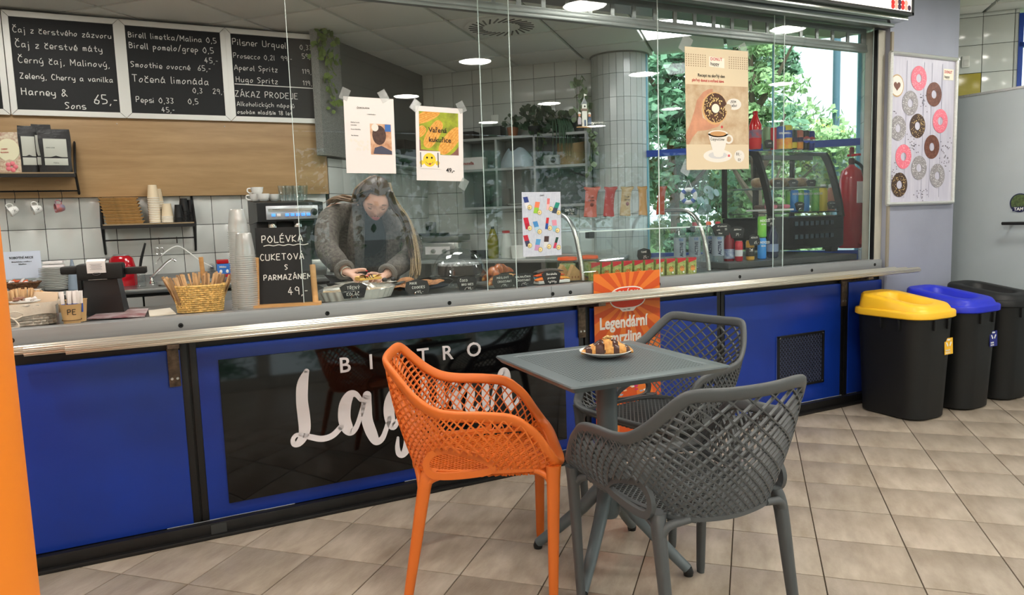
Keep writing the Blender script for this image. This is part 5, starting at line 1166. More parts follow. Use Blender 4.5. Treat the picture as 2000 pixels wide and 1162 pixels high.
for k, (dx, l_, an, m) in enumerate([(-.02, .16, -.5, wk), (.03, .17, .05, steel), (.045, .17, .12, wk), (.02, .165, -.02, steel)]):
    t = thing('spoon', ['dark spoon leaning left in the utensil jar', 'steel spoon upright in the utensil jar', 'dark handled spoon at the right of the utensil jar', 'steel spoon handle in the middle of the utensil jar'][k], 'spoon', a+Vector((dx*.5, 0, .01))); t.rotation_euler = (0, an, 0)
    L(MB().tube([(0, 0, 0), (0, 0, l_)], [.003, .006], 8, flat=.5), 'handle', m, t)
b = MB(); b.lathe([(.035, 0), (.038, .09), (.035, .09), (.032, .004)], 20, Matrix.Translation(a), cap1=False); tag(b.obj('utensil_jar', steel), 'steel jar holding spoons on the back worktop', 'jar')
a = onback(236, 2.18); t = thing('kettle', 'glossy red electric kettle with a grey shoulder', 'kettle', a, -.4)
L(MB().lathe([(.085, 0), (.088, .02), (.083, .12), (.07, .175), (.05, .192), (0, .195)], 28, cap1=False, sy=.8), 'body', mat('red glaze', (168, 16, 30), .12, coat=.5), t); L(MB().lathe([(.05, .19), (.045, .2), (0, .204)], 24, cap1=False, sy=.8), 'lid', mat('grey lid', (120, 120, 120), .3), t)
L(MB().tube(cr([(-.06, 0, .175), (-.105, 0, .17), (-.115, 0, .1), (-.09, 0, .04)], 5), .011, 8), 'handle', MATS['grey lid'], t)
a = onback(270, 2.0); t = thing('jar', 'clear jar with a black lid by the faucet', 'jar', a); L(MB().lathe([(.03, 0), (.032, .01), (.032, .09), (.026, .1)], 18), 'jar_wall', clear, t); L(MB().lathe([(.036, .09), (.036, .115), (.02, .116)], 18), 'lid', black, t)
b = MB(); b.tube([a+Vector((0, 0, .10)), a+Vector((.015, 0, .17)), a+Vector((.045, 0, .27))], [.007, .009, .006], 8); tag(b.obj('spatula', black), 'black spatula rising behind the clear jar by the faucet', 'spatula')
a = onback(435, 2.1); t = thing('milk_powder_pack', 'blue pack with a red top and a white drawing, beside the cup tower', 'packet', a+Vector((0, 0, .02)))
L(MB().box((0, 0, .045), (.085, .05, .09), bev=.003), 'carton', mat('blue pack', (52, 112, 190), .4), t); L(MB().box((0, 0, .012), (.086, .051, .02)), 'red_band', red, t); L(MB().box((-.005, 0, .105), (.075, .045, .028), bev=.006), 'red_top', red, t)
font('Mléko', (-.028, -.027, .065), (1, 0, 0), (0, 0, 1), .012, white, t, local=True, bold=.03)
for s in (-1, 1): L(MB().lathe([(.009, 0), (.006, .002)], 10, Matrix.Translation((s*.02, -.026, .04)) @ Matrix.Rotation(PI/2, 4, 'X'), sy=1.4), 'figure_print', white, t)
# wall socket near the hose
a = ay(413, 520, 2.415); t = thing('wall_tap', 'round chrome wall valve where the hose ends', 'valve', a); L(MB().lathe([(.022, 0), (.018, .03), (.008, .045)], 18, Matrix.Rotation(PI/2, 4, 'X')), 'body', chrome, t)
# espresso machine
t = thing('espresso_machine', 'black espresso machine with lit blue buttons and a steel front', 'coffee machine', (.10, 2.08, ZB))
t.scale = (.9, 1, 1); t.location.x = .115; L(MB().box((0, .05, .24), (.46, .36, .48), bev=.02), 'body', black, t); 
b = MB(); b.add([(-.235, -.24, .50), (.235, -.24, .50), (.235, .2, .53), (-.235, .2, .53), (-.235, -.24, .38), (.235, -.24, .38), (.235, .2, .36), (-.235, .2, .36)], [(0, 1, 2, 3), (7, 6, 5, 4), (0, 4, 5, 1), (1, 5, 6, 2), (2, 6, 7, 3), (3, 7, 4, 0)]); L(b, 'head', black, t, smooth=0)
q = L(MB().box((.01, -.246, .435), (.37, .012, .09), bev=.004), 'front_plate', mat('panel steel', (196, 200, 206), .25, .6), t)
L(MB().box((.01, -.254, .452), (.34, .003, .018)), 'silver_band', steel, q)
for k in range(7): L(MB().box((-.125+k*.038+(.02 if k > 1 else 0), -.2545, .42), (.026, .006, .018), bev=.002), 'button', mat('lit button', (70, 130, 235), .4, emit=1.6) if k != 1 else paper, q)
L(MB().lathe([(.024, 0), (.022, .02), (.01, .024)], 20, Matrix.Translation((.165, -.252, .435)) @ Matrix.Rotation(PI/2, 4, 'X')), 'steam_knob', black, q); font('SANREMO', (-.13, -.256, .452), (1, 0, 0), (0, 0, 1), .008, ink, q, local=True)
for x in (-.12, .06): 
    L(MB().lathe([(.034, .30), (.036, .35), (.03, .38)], 20, Matrix.Translation((x, -.15, 0))), 'brew_head', chrome, t); L(MB().tube([(x, -.18, .315), (x, -.30, .30)], .011, 8), 'portafilter_handle', black, t)
L(MB().tube(cr([(.19, -.2, .37), (.2, -.24, .3), (.21, -.25, .16)], 4), .005, 8), 'steam_wand', chrome, t); L(MB().box((0, -.12, .06), (.46, .28, .12), bev=.01), 'drip_tray', steel, t)
ZE = ZB+.515
for k, (px, y, dz) in enumerate([(500, 2.05, 0), (514, 2.0, 0), (503, 2.05, .045), (535, 2.12, 0)]):
    x = ay(px, 385, y).x; cup('coffee_cup', ['white cup at the left corner of the espresso machine top', 'white cup in front on the espresso machine', 'white cup stacked on another on the espresso machine', 'grey white cup left of the glasses on the espresso machine'][k], (x, y, ZE+dz+.006*(y-1.9)), 2.6, .042, .05, white)
t0 = None
for k in range(7):
    x = ay(552+k % 4*14+(k//4)*7, 385, 2.05+.07*(k//4)).x; p = (x, 2.05+.07*(k//4), ZE)
    if t0 is None: t0 = thing('drinking_glass', 'clear drinking glass on the espresso machine, leftmost in the front row', 'glass', p, 0, 'glasses on the espresso machine'); L(MB().lathe([(.018, 0), (.021, .004), (.029, .105), (.0275, .105), (.02, .008), (0, .008)], 16, cap1=False), 'tumbler', clear, t0)
    else: dup(t0, p, label='clear drinking glass on the espresso machine, %s' % ['', 'second in the front row', 'third in the front row', 'rightmost in the front row', 'leftmost in the back row', 'middle one of the back row', 'rightmost in the back row'][k])
# ================================================================== far wall cabinet, plants, appliances
FB = 3.56
def far(px, py, b_=FB): return ag(px, py, b_)
def gpos(px, py, b_=FB): p = far(px, py, b_); return p
cab = mat('white cabinet board', (168, 172, 172), .4); 
def gbox(b, a0, b0, z0, a1, b1, z1, bev=0): c = G((a0+a1)/2, (b0+b1)/2, (z0+z1)/2); b.box(c, (a1-a0, b1-b0, z1-z0), GANG, bev=bev)
zt_, zm_, zb_ = far(905, 272).z, far(905, 332).z, far(900, 408).z; aL, aR = far(900, 300).dot(GX), far(1146, 250).dot(GX)
t = thing('wall_cabinet', 'open wall cabinet with white shelves on the far tiled wall', 'cabinet', (0, 0, 0))
for nm, z_ in (('shelf', zt_), ('shelf', zm_), ('shelf', zb_+.01)): b = MB(); gbox(b, aL, FB, z_-.022, aR if z_ != zb_+.01 else aR-.02, 3.81, z_); b.obj(nm, cab, t)
for a_ in (aL, aL+.33, (aL+aR)/2+.10, aR-.022): b = MB(); gbox(b, a_, FB+.003, zb_, a_+.02, 3.81, zt_-.022); b.obj('side_panel', cab, t)
b = MB(); gbox(b, aL, 3.795, zb_, aR, 3.812, zt_); b.obj('back_panel', mat('cabinet back', (110, 116, 120), .5), t)
b = MB(); gbox(b, aL+.02, FB-.004, zb_+.01, aL+.34, FB, zm_-.03); o = b.obj('glass_door', glass, t)
b = MB(); gbox(b, aL+.35, FB-.004, zb_+.01, (aL+aR)/2+.1, FB, zm_-.03); b.obj('glass_door', glass, t)
zt2 = zt_+.0005
def onfar(px, z, b_=3.64): p = far(px, 300, b_); a_ = p.dot(GX); return G(a_, b_, z)
def gthing_box(name, label, cat, px, z, size, m, b_=3.66, **k):
    p = onfar(px, z, b_); b = MB(); b.box(p+Vector((0, 0, size[2]/2)), size, GANG, bev=.003); return tag(b.obj(name, m), label, cat, **k)
bx = mat('dark brown box', (46, 38, 36), .6)
gthing_box('flat_box', 'low dark brown box on top of the far cabinet, behind the corn sheet', 'box', 912, zt2, (.20, .16, .07), bx)
gthing_box('flat_box', 'black box on top of the far cabinet, left of the terracotta pot', 'box', 965, zt2, (.19, .16, .10), black)
p = onfar(926, zm_+.001, 3.63); t = thing('carton', 'white carton lettered nutella on the middle shelf', 'box', p, GANG); L(MB().box((0, 0, .055), (.22, .11, .11), bev=.002), 'carton_body', paper, t); font('nutella', (-.085, -.057, .045), (1, 0, 0), (0, 0, 1), .026, mat('dark red ink', (170, 40, 40), .6), t, local=True, bold=.04)
p = onfar(1010, zm_+.001, 3.63); t = thing('bread_bag', 'pale plastic sacks slumped on the middle shelf', 'bag', p, GANG)
b = MB(); b.grid(lambda u, v: (.16*math.sin(u*2*PI)*(1-.5*v*v)*(1+.12*math.sin(u*25)), .08*math.cos(u*2*PI)*(1-.5*v*v), .16*v*(1+.1*math.sin(u*19))), 30, 10, wrap=True); L(b, 'sack', mat('pale blue sack', (176, 194, 206), .3, bump=.5, bs=30), t)
t = thing('paper_sack', 'brown paper sack on the right of the middle shelf', 'bag', onfar(1115, zm_+.001, 3.66), GANG)
b = MB(); b.grid(lambda u, v: (.13*math.sin(u*2*PI)*(1+.05*math.sin(v*6)), .07*math.cos(u*2*PI), .19*v+.01*math.sin(u*9)), 24, 8, wrap=True); L(b, 'sack', mat('brown sack', (150, 126, 88), .6, bump=.5, bs=30), t)
p = onfar(1078, zm_+.001, 3.60); b = MB(); b.box(p+Vector((0, 0, .045)), (.14, .08, .09), GANG, bev=.01); tag(b.obj('radio', mat('radio grey', (150, 156, 156), .4)), 'small grey radio with a round dial on the middle shelf', 'radio')
b = MB(); b.lathe([(.025, 0), (.02, .006)], 20, Matrix.Translation(p+Vector((0, 0, .045))-GY*.041+GX*.02) @ Matrix.Rotation(GANG, 4, 'Z') @ Matrix.Rotation(PI/2, 4, 'X')); b.obj('dial', black, bpy.data.objects['radio'])
b = MB(); b.tube(cr([p+GX*x_+Vector((0, 0, z_)) for x_, z_ in [(-.32, .012), (-.27, .05), (-.2, .01), (-.16, .07), (-.1, .03), (-.08, .1), (-.05, .05)]], 6), .003, 5); tag(b.obj('cable', black), 'tangle of black cable left of the radio', 'cable')
gthing_box('shelf_box', 'dark jar behind the glass door of the lower cabinet shelf', 'jar', 985, zb_+.012, (.09, .09, .16), mat('dark jar', (40, 44, 46), .2), 3.70)
gthing_box('shelf_box', 'black speaker behind the left glass door of the cabinet', 'box', 950, zb_+.012, (.07, .09, .19), black, 3.70)
p = onfar(985, zb_+.012, 3.6)
b = MB(); b.lathe([(.04, 0), (.10, .012), (.10, .016), (.04, .006)], 24, Matrix.Translation(onfar(1010, zb_+.012, 3.67))); tag(b.obj('serving_plate', white), 'flat white plate on the lower cabinet shelf', 'plate')
terr = mat('terracotta', (176, 116, 84), .7)
def pot(name, label, px, r, h, m, b_=3.66): 
    p = onfar(px, zt2, b_); t = thing(name, label, 'plant', p, 0); L(MB().lathe([(r*.7, 0), (r, h), (r*.92, h), (r*.65, .01)], 20, cap1=False), 'pot', m, t); return t
def leaves(t, lm, leaf, n, rx, rz, z0, seed, dome=True):
    random.seed(seed); me = leafmesh(leaf).mesh('leaf', lm, 0); b = MB()
    for i in range(n):
        a_ = random.random()*2*PI; rr = rx*random.random()**.5; z_ = z0+rz*random.random()
        p = (rr*math.cos(a_), rr*.6*math.sin(a_)-.01, z_); s_ = random.uniform(.7, 1.3)
        inst('leaf', me, t, p, (random.uniform(-1.9, -.4), random.uniform(-.6, .6), a_+random.uniform(-1, 1)), (s_, s_, s_))
        if i % 5 == 0: b.tube(cr([(0, 0, z0*.5), (p[0]*.5, p[1]*.5, z_*.8), p], 3), .002, 4)
    L(b, 'stems', MATS['green stem'], t)
t = pot('potted_plant', 'small dark leaved plant in a terracotta pot on the far cabinet', 1003, .055, .085, terr); leaves(t, iv2, .04, 26, .08, .14, .08, 31)
t = pot('potted_plant', 'large bushy green plant in the middle of the far cabinet top', 1045, .06, .08, mat('dark pot', (50, 52, 52), .6)); leaves(t, iv2, .055, 90, .15, .26, .03, 32)
t = pot('potted_plant', 'tall plant with round pale leaves at the right of the far cabinet top', 1132, .055, .08, MATS['dark pot']); leaves(t, iv3, .055, 34, .09, .38, .10, 33)
t = pot('potted_plant', 'fern with drooping fronds between the bushy and the round leaved plants', 1092, .06, .07, MATS['dark pot']); leaves(t, iv2, .05, 60, .13, .22, .0, 34)
b = MB(); random.seed(3)
for k in range(26):
    a_ = random.uniform(-.14, .14); b.tube(cr([(0, 0, .10), (a_*.7, -.07, .12), (a_, -.135, .02), (a_*1.1, -.15, -.12-.12*random.random())], 4), [.003, .004, .005, .005, .006, .006, .006, .005, .005, .004, .003, .002, .001], 4, flat=.4)
L(b, 'fronds', mat('frond green', (48, 76, 52), .6), t)
Pv = onfar(1150, zt2, 3.52)
plant('trailing_plant', 'pale round leaved vine hanging over the cabinet end beside the pillar', Pv, [[(0, 0, .01), (.01, -.02, -.1), (0, -.02, -.25), (.01, 0, -.36)], [(.03, 0, 0), (.05, -.02, -.12), (.03, -.02, -.22)]], .05, iv3, 24, 6, .014)
Pv = onfar(1052, zt2, 3.50)
plant('trailing_plant', 'thin leaved vine trailing in front of the middle shelf', Pv, [[(0, 0, .01), (-.02, -.02, -.08), (0, -.02, -.2)], [(.02, 0, 0), (.06, -.01, -.06), (.04, 0, -.12)]], .035, iv2, 18, 7, .014)
# wall switch box, dark cupboards on the side wall
t = tag(MB().box(ag(967, 234, 3.80), (.07, .035, .09), GANG, bev=.008).obj('socket_box', white), 'white square socket on the far wall above the black box', 'socket')
SD = GX*1
t = thing('side_shelf', 'dark shelf with boxes on the grey side wall, left of the first sheet', 'shelf', (0, 0, 0))
OG2 = G(-1.34, 2.5)
b = MB(); c = G(-1.24, 2.95, 1.80); b.box(c, (1.2, .2, .02), GANG+PI/2); b.obj('board', cab, t); b = MB(); c = G(-1.24, 2.95, 1.725); b.box(c, (1.2, .16, .012), GANG+PI/2); b.obj('lower_board', cab, t)
for k, (g_, s_, m_, lab) in enumerate([(2.45, .24, black, 'black crate nearest the menu boards on the side shelf'), (2.75, .2, mat('slate blue box', (70, 80, 86), .5), 'slate blue box on the side shelf'), (3.15, .3, bx, 'dark box at the far end of the side shelf')]):
    b = MB(); b.box(G(-1.24, g_, 1.811+.07), (s_, .16, .14), GANG+PI/2, bev=.004); tag(b.obj('crate', m_), lab, 'box')
# work table with contact grill, soap dispenser, bottles
zt3 = .90
t = thing('work_table', 'steel work table with open shelves along the far wall', 'table', G(-.30, 3.44, 0), GANG)
L(MB().box((0, 0, .885), (1.9, .6, .03), bev=.004), 'worktop', mat('pale steel', (186, 188, 186), .35, .6), t)
for x in (-.9, -.3, .3, .9):
    for y in (-.26, .26): L(MB().box((x, y, .435), (.04, .04, .87)), 'leg', steel, t)
L(MB().box((0, 0, .3), (1.84, .54, .02)), 'lower_shelf', steel, t); L(MB().box((0, .27, .58), (1.84, .02, .58)), 'back_panel', mat('grey back panel', (110, 112, 112), .6), t)
p = far(868, 470, 3.45); p.z = .9005; t = thing('contact_grill', 'steel contact grill with a black lid handle on the far work table', 'grill', p, GANG)
L(MB().box((0, 0, .075), (.40, .32, .15), bev=.008), 'base', steel, t); L(MB().box((.02, 0, .185), (.36, .30, .05), bev=.012), 'lid', mat('scuffed steel', (128, 130, 122), .5, .5), t); L(MB().tube([(-.22, -.17, .225), (.12, -.17, .225)], .014, 10), 'handle', black, t); L(MB().box((0, -.163, .08), (.24, .006, .07)), 'front_label', paper, t)
for x in (-.04, .07): L(MB().lathe([(.022, 0), (.018, .02)], 16, Matrix.Translation((x, -.166, .075)) @ Matrix.Rotation(PI/2, 4, 'X')), 'knob', steel, t)
p = ag(845, 446, 3.80); t = thing('soap_dispenser', 'grey soap dispenser with a black front on the far wall', 'dispenser', p, GANG); L(MB().box((0, -.04, 0), (.085, .07, .12), bev=.006), 'body', mat('dispenser grey', (140, 142, 142), .4), t); L(MB().box((-.01, -.08, -.0), (.045, .012, .05), bev=.01), 'window', black, t)
def bottle(name, label, P, prof, m, capm=None, capz=None, capr=.014, cat='bottle', lab=None, n=20, txt=None, group=None, rz=0):
    t = thing(name, label, cat, P, rz, group); L(MB().lathe(prof, n), 'body', m, t, smooth=50)
    if capm: L(MB().lathe([(capr, capz), (capr, capz+.018), (capr*.8, capz+.022)], 14), 'cap', capm, t)
    if lab: lm, z0, z1, r = lab; L(MB().lathe([(r, z0), (r, z1)], n, cap0=False, cap1=False), 'label', lm, t)
    return t
def P3(px, b_=3.35, z=.9005): p = far(px, 450, b_); return Vector((p.x, p.y, z))
bottle('oil_bottle', 'olive yellow oil bottle on the far work table', P3(962), [(.045, 0), (.05, .02), (.05, .16), (.03, .23), (.018, .26)], mat('olive oil', (128, 116, 20), .2), black, .26)
bottle('cleaner_bottle', 'white translucent bottle with a red cap on the far work table', P3(988), [(.045, 0), (.05, .02), (.05, .14), (.035, .19), (.032, .22)], mat('milky plastic', (206, 208, 204), .4), red, .22, .036)
t = thing('plastic_tub', 'white plastic tub on the far work table', 'tub', P3(1012, 3.3)); L(MB().lathe([(.06, 0), (.075, .11), (.07, .11), (.055, .005)], 20, cap1=False), 'tub_body', white, t)
bottle('black_pot', 'black pan on the far work table beside the oil bottle', P3(935, 3.38), [(.08, 0), (.085, .07), (.08, .07), (.07, .01)], black, cat='pan')
bottle('utensil_pot', 'steel pot holding a dark brush on the far work table', P3(810, 3.3), [(.05, 0), (.055, .07), (.05, .07), (.045, .01)], steel, cat='pot')
# ================================================================== left part of the serving counter
ZC = TOP+.0005
def tagcard(label, px, py, lines, w=.085, h=.055, z=ZC, y=None, shape=0, hh=.0105, rz=-.1, holder=True, wobble=0):
    P = az(px, py, z) if y is None else Vector((ay(px, py, y).x, y, z))
    t = thing('price_tag', label, 'price tag', P, rz); k_s = 1.12 if holder and z == ZC else 1; t.scale = (k_s, 1, k_s)
    z0 = .012 if holder else 0
    pts = [(-w*.36, 0), (w*.36, 0), (w*.5, h*.75), (w*.3, h*.94), (0, h), (-w*.3, h*.94), (-w*.5, h*.75)] if not shape else [(-w*.4, 0), (w*.4, 0), (w*.5, h*.35), (w*.42, h*.85), (0, h), (-w*.42, h*.85), (-w*.5, h*.35)]
    b = MB(); b.poly(pts, .003, Matrix.Translation((0, 0, z0)) @ Matrix.Rotation(math.radians(82), 4, 'X')); L(b, 'card', slate, t, smooth=0)
    if holder:
        b = MB(); b.tube([(.013*math.cos(q*PI/8), -.006, .012+.013*math.sin(q*PI/8)) for q in range(9)], .0016, 6); L(b, 'ring_holder', chrome, t); L(MB().box((0, 0, .001), (.05, .018, .002)), 'base', chrome, t)
    b = MB()
    for i, (s, u, v, k) in enumerate(lines): hand(b, s, (u*w, -.0045-.0, z0+v*h), (1, 0, 0), (0, -.14, 1), hh*k, .0013*k**.5*1.1, just=.5)
    o = L(b, 'chalk_writing', chalk, t, smooth=0, kind='stuff'); o.location = (0, .0008, 0); return t
# white basket with cloth liner
P = Vector((-1.215, .235, ZC)); t = thing('lined_basket', 'white wicker basket with a cream cloth liner and tied ribbon at the left end', 'basket', P, math.radians(4)); ww = mat('whitewashed wicker', (196, 188, 176), .7, var=.15, vs=50, bump=.5, bs=90)
basket(t, .125, .085, .075, ww, 8, 1.12)
ln = mat('cream linen', (206, 194, 178), .8, var=.04, vs=30, bump=.2, bs=120)
def linf(u, v):
    a_ = 2*PI*u; e = .62; ca, sa = math.cos(a_), math.sin(a_); k = [1.06, 1.14, 1.19, 1.20, 1.20][int(v*4)]; z_ = [.03, .075, .087, .075, .042][int(v*4)]
    w_ = 1+.012*math.sin(u*70)+.01*math.sin(u*23)
    return (.125*math.copysign(abs(ca)**e, ca)*k*w_, .085*math.copysign(abs(sa)**e, sa)*k*w_, z_+.003*math.sin(u*40)*(v > .6))
L(MB().grid(linf, 72, 4, wrap=True), 'cloth_liner', ln, t, smooth=70)
b = MB()
for s in (-1, 1):
    b.tube(cr([(-.03, -.113, .052), (-.03+s*.03, -.122, .062), (-.03+s*.055, -.118, .048), (-.03+s*.03, -.119, .036), (-.03, -.115, .048)], 5), .005, 6, flat=.35)
b.tube(cr([(-.03, -.114, .05), (-.05, -.12, .02), (-.085, -.135, .003), (-.10, -.14, .002)], 5), .005, 6, flat=.35); b.tube(cr([(-.03, -.114, .05), (.0, -.125, .03), (.01, -.135, .006), (-.03, -.145, .002), (-.075, -.15, .002)], 5), .005, 6, flat=.35)
b.tube(cr([(-.03, -.113, .05), (-.036, -.113, .065), (-.032, -.114, .085)], 5), .003, 6, flat=.35)
L(b, 'ribbon_bow', ln, t)
random.seed(21)
wm = mat('birch wood', (206, 168, 124), .6, var=.12, vs=20)
for k in range(34):
    b = MB(); b.box((0, 0, .055), (.0075, .0018, .11), bev=.0006); o = tag(b.obj('wooden_stirrer', wm), 'flat wooden stirrer standing in the white lined basket', 'stirrer', 'stirrers in the lined basket'); o.location = (P.x-.035+k*.0026, P.y+.02+random.uniform(-.012, .012), P.z+.02+random.uniform(0, .012)); o.rotation_euler = (random.uniform(-.1, .1), -.35+k*.021+random.uniform(-.05, .05), random.uniform(-.3, .3))
for k in range(7):
    b = MB(); b.box((0, 0, .045), (.085, .003, .09), bev=.001); o = tag(b.obj('paper_napkin', mat('natural napkin', (220, 196, 168), .8)), 'natural paper napkin standing at the right of the white lined basket', 'napkin', 'napkins in the lined basket'); o.location = (P.x+.085, P.y+.0+k*.006, P.z+.03); o.rotation_euler = (-.15, .12, -.1)
for k in range(6):
    b = MB(); b.lathe([(.045, 0), (.046, .002), (.041, .004), (.038, .009)], 24); o = tag(b.obj('drink_cover', white), 'white cup lid in the tilted stack in the lined basket', 'lid', 'cup lids in the lined basket'); o.location = (P.x-.095+k*.001, P.y-.03, P.z+.056+k*.007); o.rotation_euler = (.1, .35, 0)
b = MB(); b.lathe([(.02, 0), (.05, .006), (.052, .01), (.02, .004)], 24, Matrix.Translation((P.x+.035, P.y-.05, P.z+.085))); tag(b.obj('saucer', white), 'white saucer of sugar sachets on the lined basket', 'saucer')
for k in range(8):
    b = MB(); b.box((0, 0, 0), (.024, .016, .006), bev=.002); o = tag(b.obj('sugar_sachet', mat('brown sachet', (150, 104, 84), .6) if k % 2 else paper), 'small sugar sachet on the white saucer in the lined basket', 'sachet', 'sugar sachets'); o.location = (P.x+.035+random.uniform(-.03, .03), P.y-.05+random.uniform(-.02, .02), P.z+.096+random.uniform(0, .012)); o.rotation_euler = (random.uniform(-.5, .5), random.uniform(-.5, .5), random.uniform(0, 3))
# paper cup PE with sugar sticks
P = az(140, 634, ZC); t = thing('paper_cup', 'kraft paper cup marked PE holding white and blue sugar sticks', 'cup', P+Vector((0, .03, 0)))
L(MB().lathe([(.028, 0), (.037, .075), (.039, .077), (.036, .077), (.027, .004)], 28, cap1=False), 'cup_wall', mat('kraft cup', (212, 172, 118), .6), t); b = MB(); hand(b, "'PE", (-.018, -.0345, .038), (1, 0, 0), (0, -.12, 1), .020, .0026); L(b, 'lettering', ink, t)
L(MB().lathe([(.0335, .014), (.0337, .0175)], 28, cap0=False, cap1=False), 'dark_band', mat('cup band', (120, 90, 60), .6), t)
t2 = thing('paper_cup', 'second kraft paper cup hidden behind the PE cup', 'cup', P+Vector((.014, .105, 0))); L(MB().lathe([(.028, 0), (.037, .085), (.039, .087), (.036, .087), (.027, .004)], 28, cap1=False), 'cup_wall', mat('kraft cup', (212, 172, 118)), t2)
for k in range(10):
    b = MB(); b.m = 0; b.box((0, 0, .10), (.012, .005, .05), bev=.001); b.m = 1; b.box((0, 0, .06), (.0122, .0052, .035), bev=.001); o = tag(b.obj('sugar_stick', [paper, mat('sugar blue', (50, 90, 180), .5)]), 'white and blue sugar stick in the PE cup', 'sachet', 'sugar sticks'); o.location = P+Vector((-.024+.0062*k, .03+.012*(k % 3), .0)); o.rotation_euler = (random.uniform(-.1, .05), random.uniform(-.12, .12), random.uniform(-.5, .5))
L(MB().box((.0, -.0, .04), (.002, .07, .08)), 'divider', clear, t).location = (-.045, 0, 0)
# receipt printer on a black stand
P = az(212, 612, ZC); P = Vector((ay(205, 600, .45).x, .45, ZC)); t = thing('receipt_printer', 'black receipt printer on a tall stand with a strip of paper hanging out', 'printer', P, math.radians(-6)); t.scale = (.82, .9, .95)
b = MB(); b.add([(-.085, -.07, 0), (.10, -.07, 0), (.10, .09, 0), (-.085, .09, 0), (-.075, -.05, .17), (.075, -.05, .17), (.075, .08, .17), (-.075, .08, .17)], [(0, 3, 2, 1), (4, 5, 6, 7), (0, 1, 5, 4), (1, 2, 6, 5), (2, 3, 7, 6), (3, 0, 4, 7)]); L(b, 'stand', mat('satin black', (22, 24, 28), .3), t, smooth=0)
L(MB().box((.005, -.03, .19), (.21, .11, .07), bev=.012), 'printer_head', black, t); L(MB().box((-.13, -.02, .20), (.09, .09, .035), bev=.01), 'side_housing', black, t); L(MB().box((-.10, 0, .14), (.02, .06, .12), bev=.004), 'bracket', black, t); L(MB().box((.16, .0, .185), (.10, .09, .03), bev=.006), 'keypad', black, t)
b = MB(); b.grid(lambda u, v: (-.05+.085*u, -.078-.012*math.sin(v*PI*.6)+.03*(v > .9), .155+.09*v), 4, 10); q = L(b, 'receipt_paper', paper, t); 
b = MB()
for k in range(5): b.box((-.008, -.0925, .225-k*.006), (.055-.01*(k % 2), .0004, .0012))
b.tube([(-.008+.018*math.cos(a_*PI/8), -.0925, .182+.006*math.sin(a_*PI/8)) for a_ in range(16)], .0006, 4, closed=True); L(b, 'receipt_print', mat('faint print', (120, 116, 124), .7), t, smooth=0)
# leaflets
for k, (a_, m, lab) in enumerate([([(170, 622), (200, 606), (290, 602), (283, 617)], mat('leaflet print', (190, 180, 182), .4, c2=(120, 50, 60), vs=16), 'printed leaflet in a clear sleeve lying on the counter'), ([(292, 617), (290, 606), (332, 601), (344, 612)], mat('leaflet cream', (214, 206, 190), .6), 'cream folded leaflet lying left of the wicker basket')]):
    q = [az(x, y, ZC+.004) for x, y in a_]; b = MB(); b.add([Vector((p.x, p.y, ZC)) for p in q]+q, [(0, 1, 2, 3), (7, 6, 5, 4)]+[(i, (i+1) % 4, 4+(i+1) % 4, 4+i) for i in range(4)]); tag(b.obj('leaflet', m, smooth=0), lab, 'leaflet')
# wicker basket with wooden cutlery
P = Vector((-.565, .20, ZC)); t = thing('cutlery_basket', 'honey coloured wicker basket with a handle, full of wooden cutlery', 'basket', P, math.radians(-8)); t.scale = (.92, .92, 1); wh = mat('honey wicker', (214, 176, 104), .5, var=.18, vs=60, bump=.5, bs=90)
basket(t, .092, .055, .105, wh, 13, 1.16, nst=30)
b = MB(); b.tube([(.02, .07, .02), (.012, .06, .225)], .010, 8); L(b, 'handle', woodL, t)
random.seed(33)
for k in range(44):
    b = MB(); r_ = random.random(); b.box((0, 0, .07), (.0095, .0018, .14), bev=.0006); o = tag(b.obj('wooden_cutlery', mat('dark birch', (150, 116, 82), .6, var=.15, vs=20) if k % 3 == 0 else wm), 'wooden cutlery handle standing in the honey coloured basket', 'cutlery', 'wooden cutlery in the basket')
    x = -.085+k*.0039; o.location = (P.x+x, P.y+random.uniform(-.035, .035), P.z+.015+random.uniform(0, .012)); o.rotation_euler = (random.uniform(-.25, .2), -.42+.02*k+random.uniform(-.12, .12), random.uniform(-.8, .8))
# clear cup tower
for k, (px, hh, dy, lab) in enumerate([(476, .335, .17, 'tallest tower of nested clear plastic cups, right of the wicker basket'), (486, .235, .12, 'shorter tower of nested clear plastic cups in front, touching the chalkboard')]):
    x = ay(px, 600, dy).x; P = Vector((x, dy, ZC)); n = int(hh/.0085); prof = [(.047, 0)]
    for i in range(n): z_ = hh*i/n; r_ = .047-.0*i; prof += [(r_-.004*(i/n), z_), (r_-.004*(i/n), z_+.002), (r_-.0035-.004*(i/n), z_+.0025), (r_-.0035-.004*(i/n), z_+hh/n)]
    prof += [(.040, hh+.01), (.030, hh+.085), (.028, hh+.087)]
    t = thing('cup_tower', lab, 'cups', P); L(MB().lathe(prof, 28), 'nested_cups', glassmat('cup plastic', (.90, .90, .88),   .25, .10, .8, .30), t, smooth=25, kind='stuff')
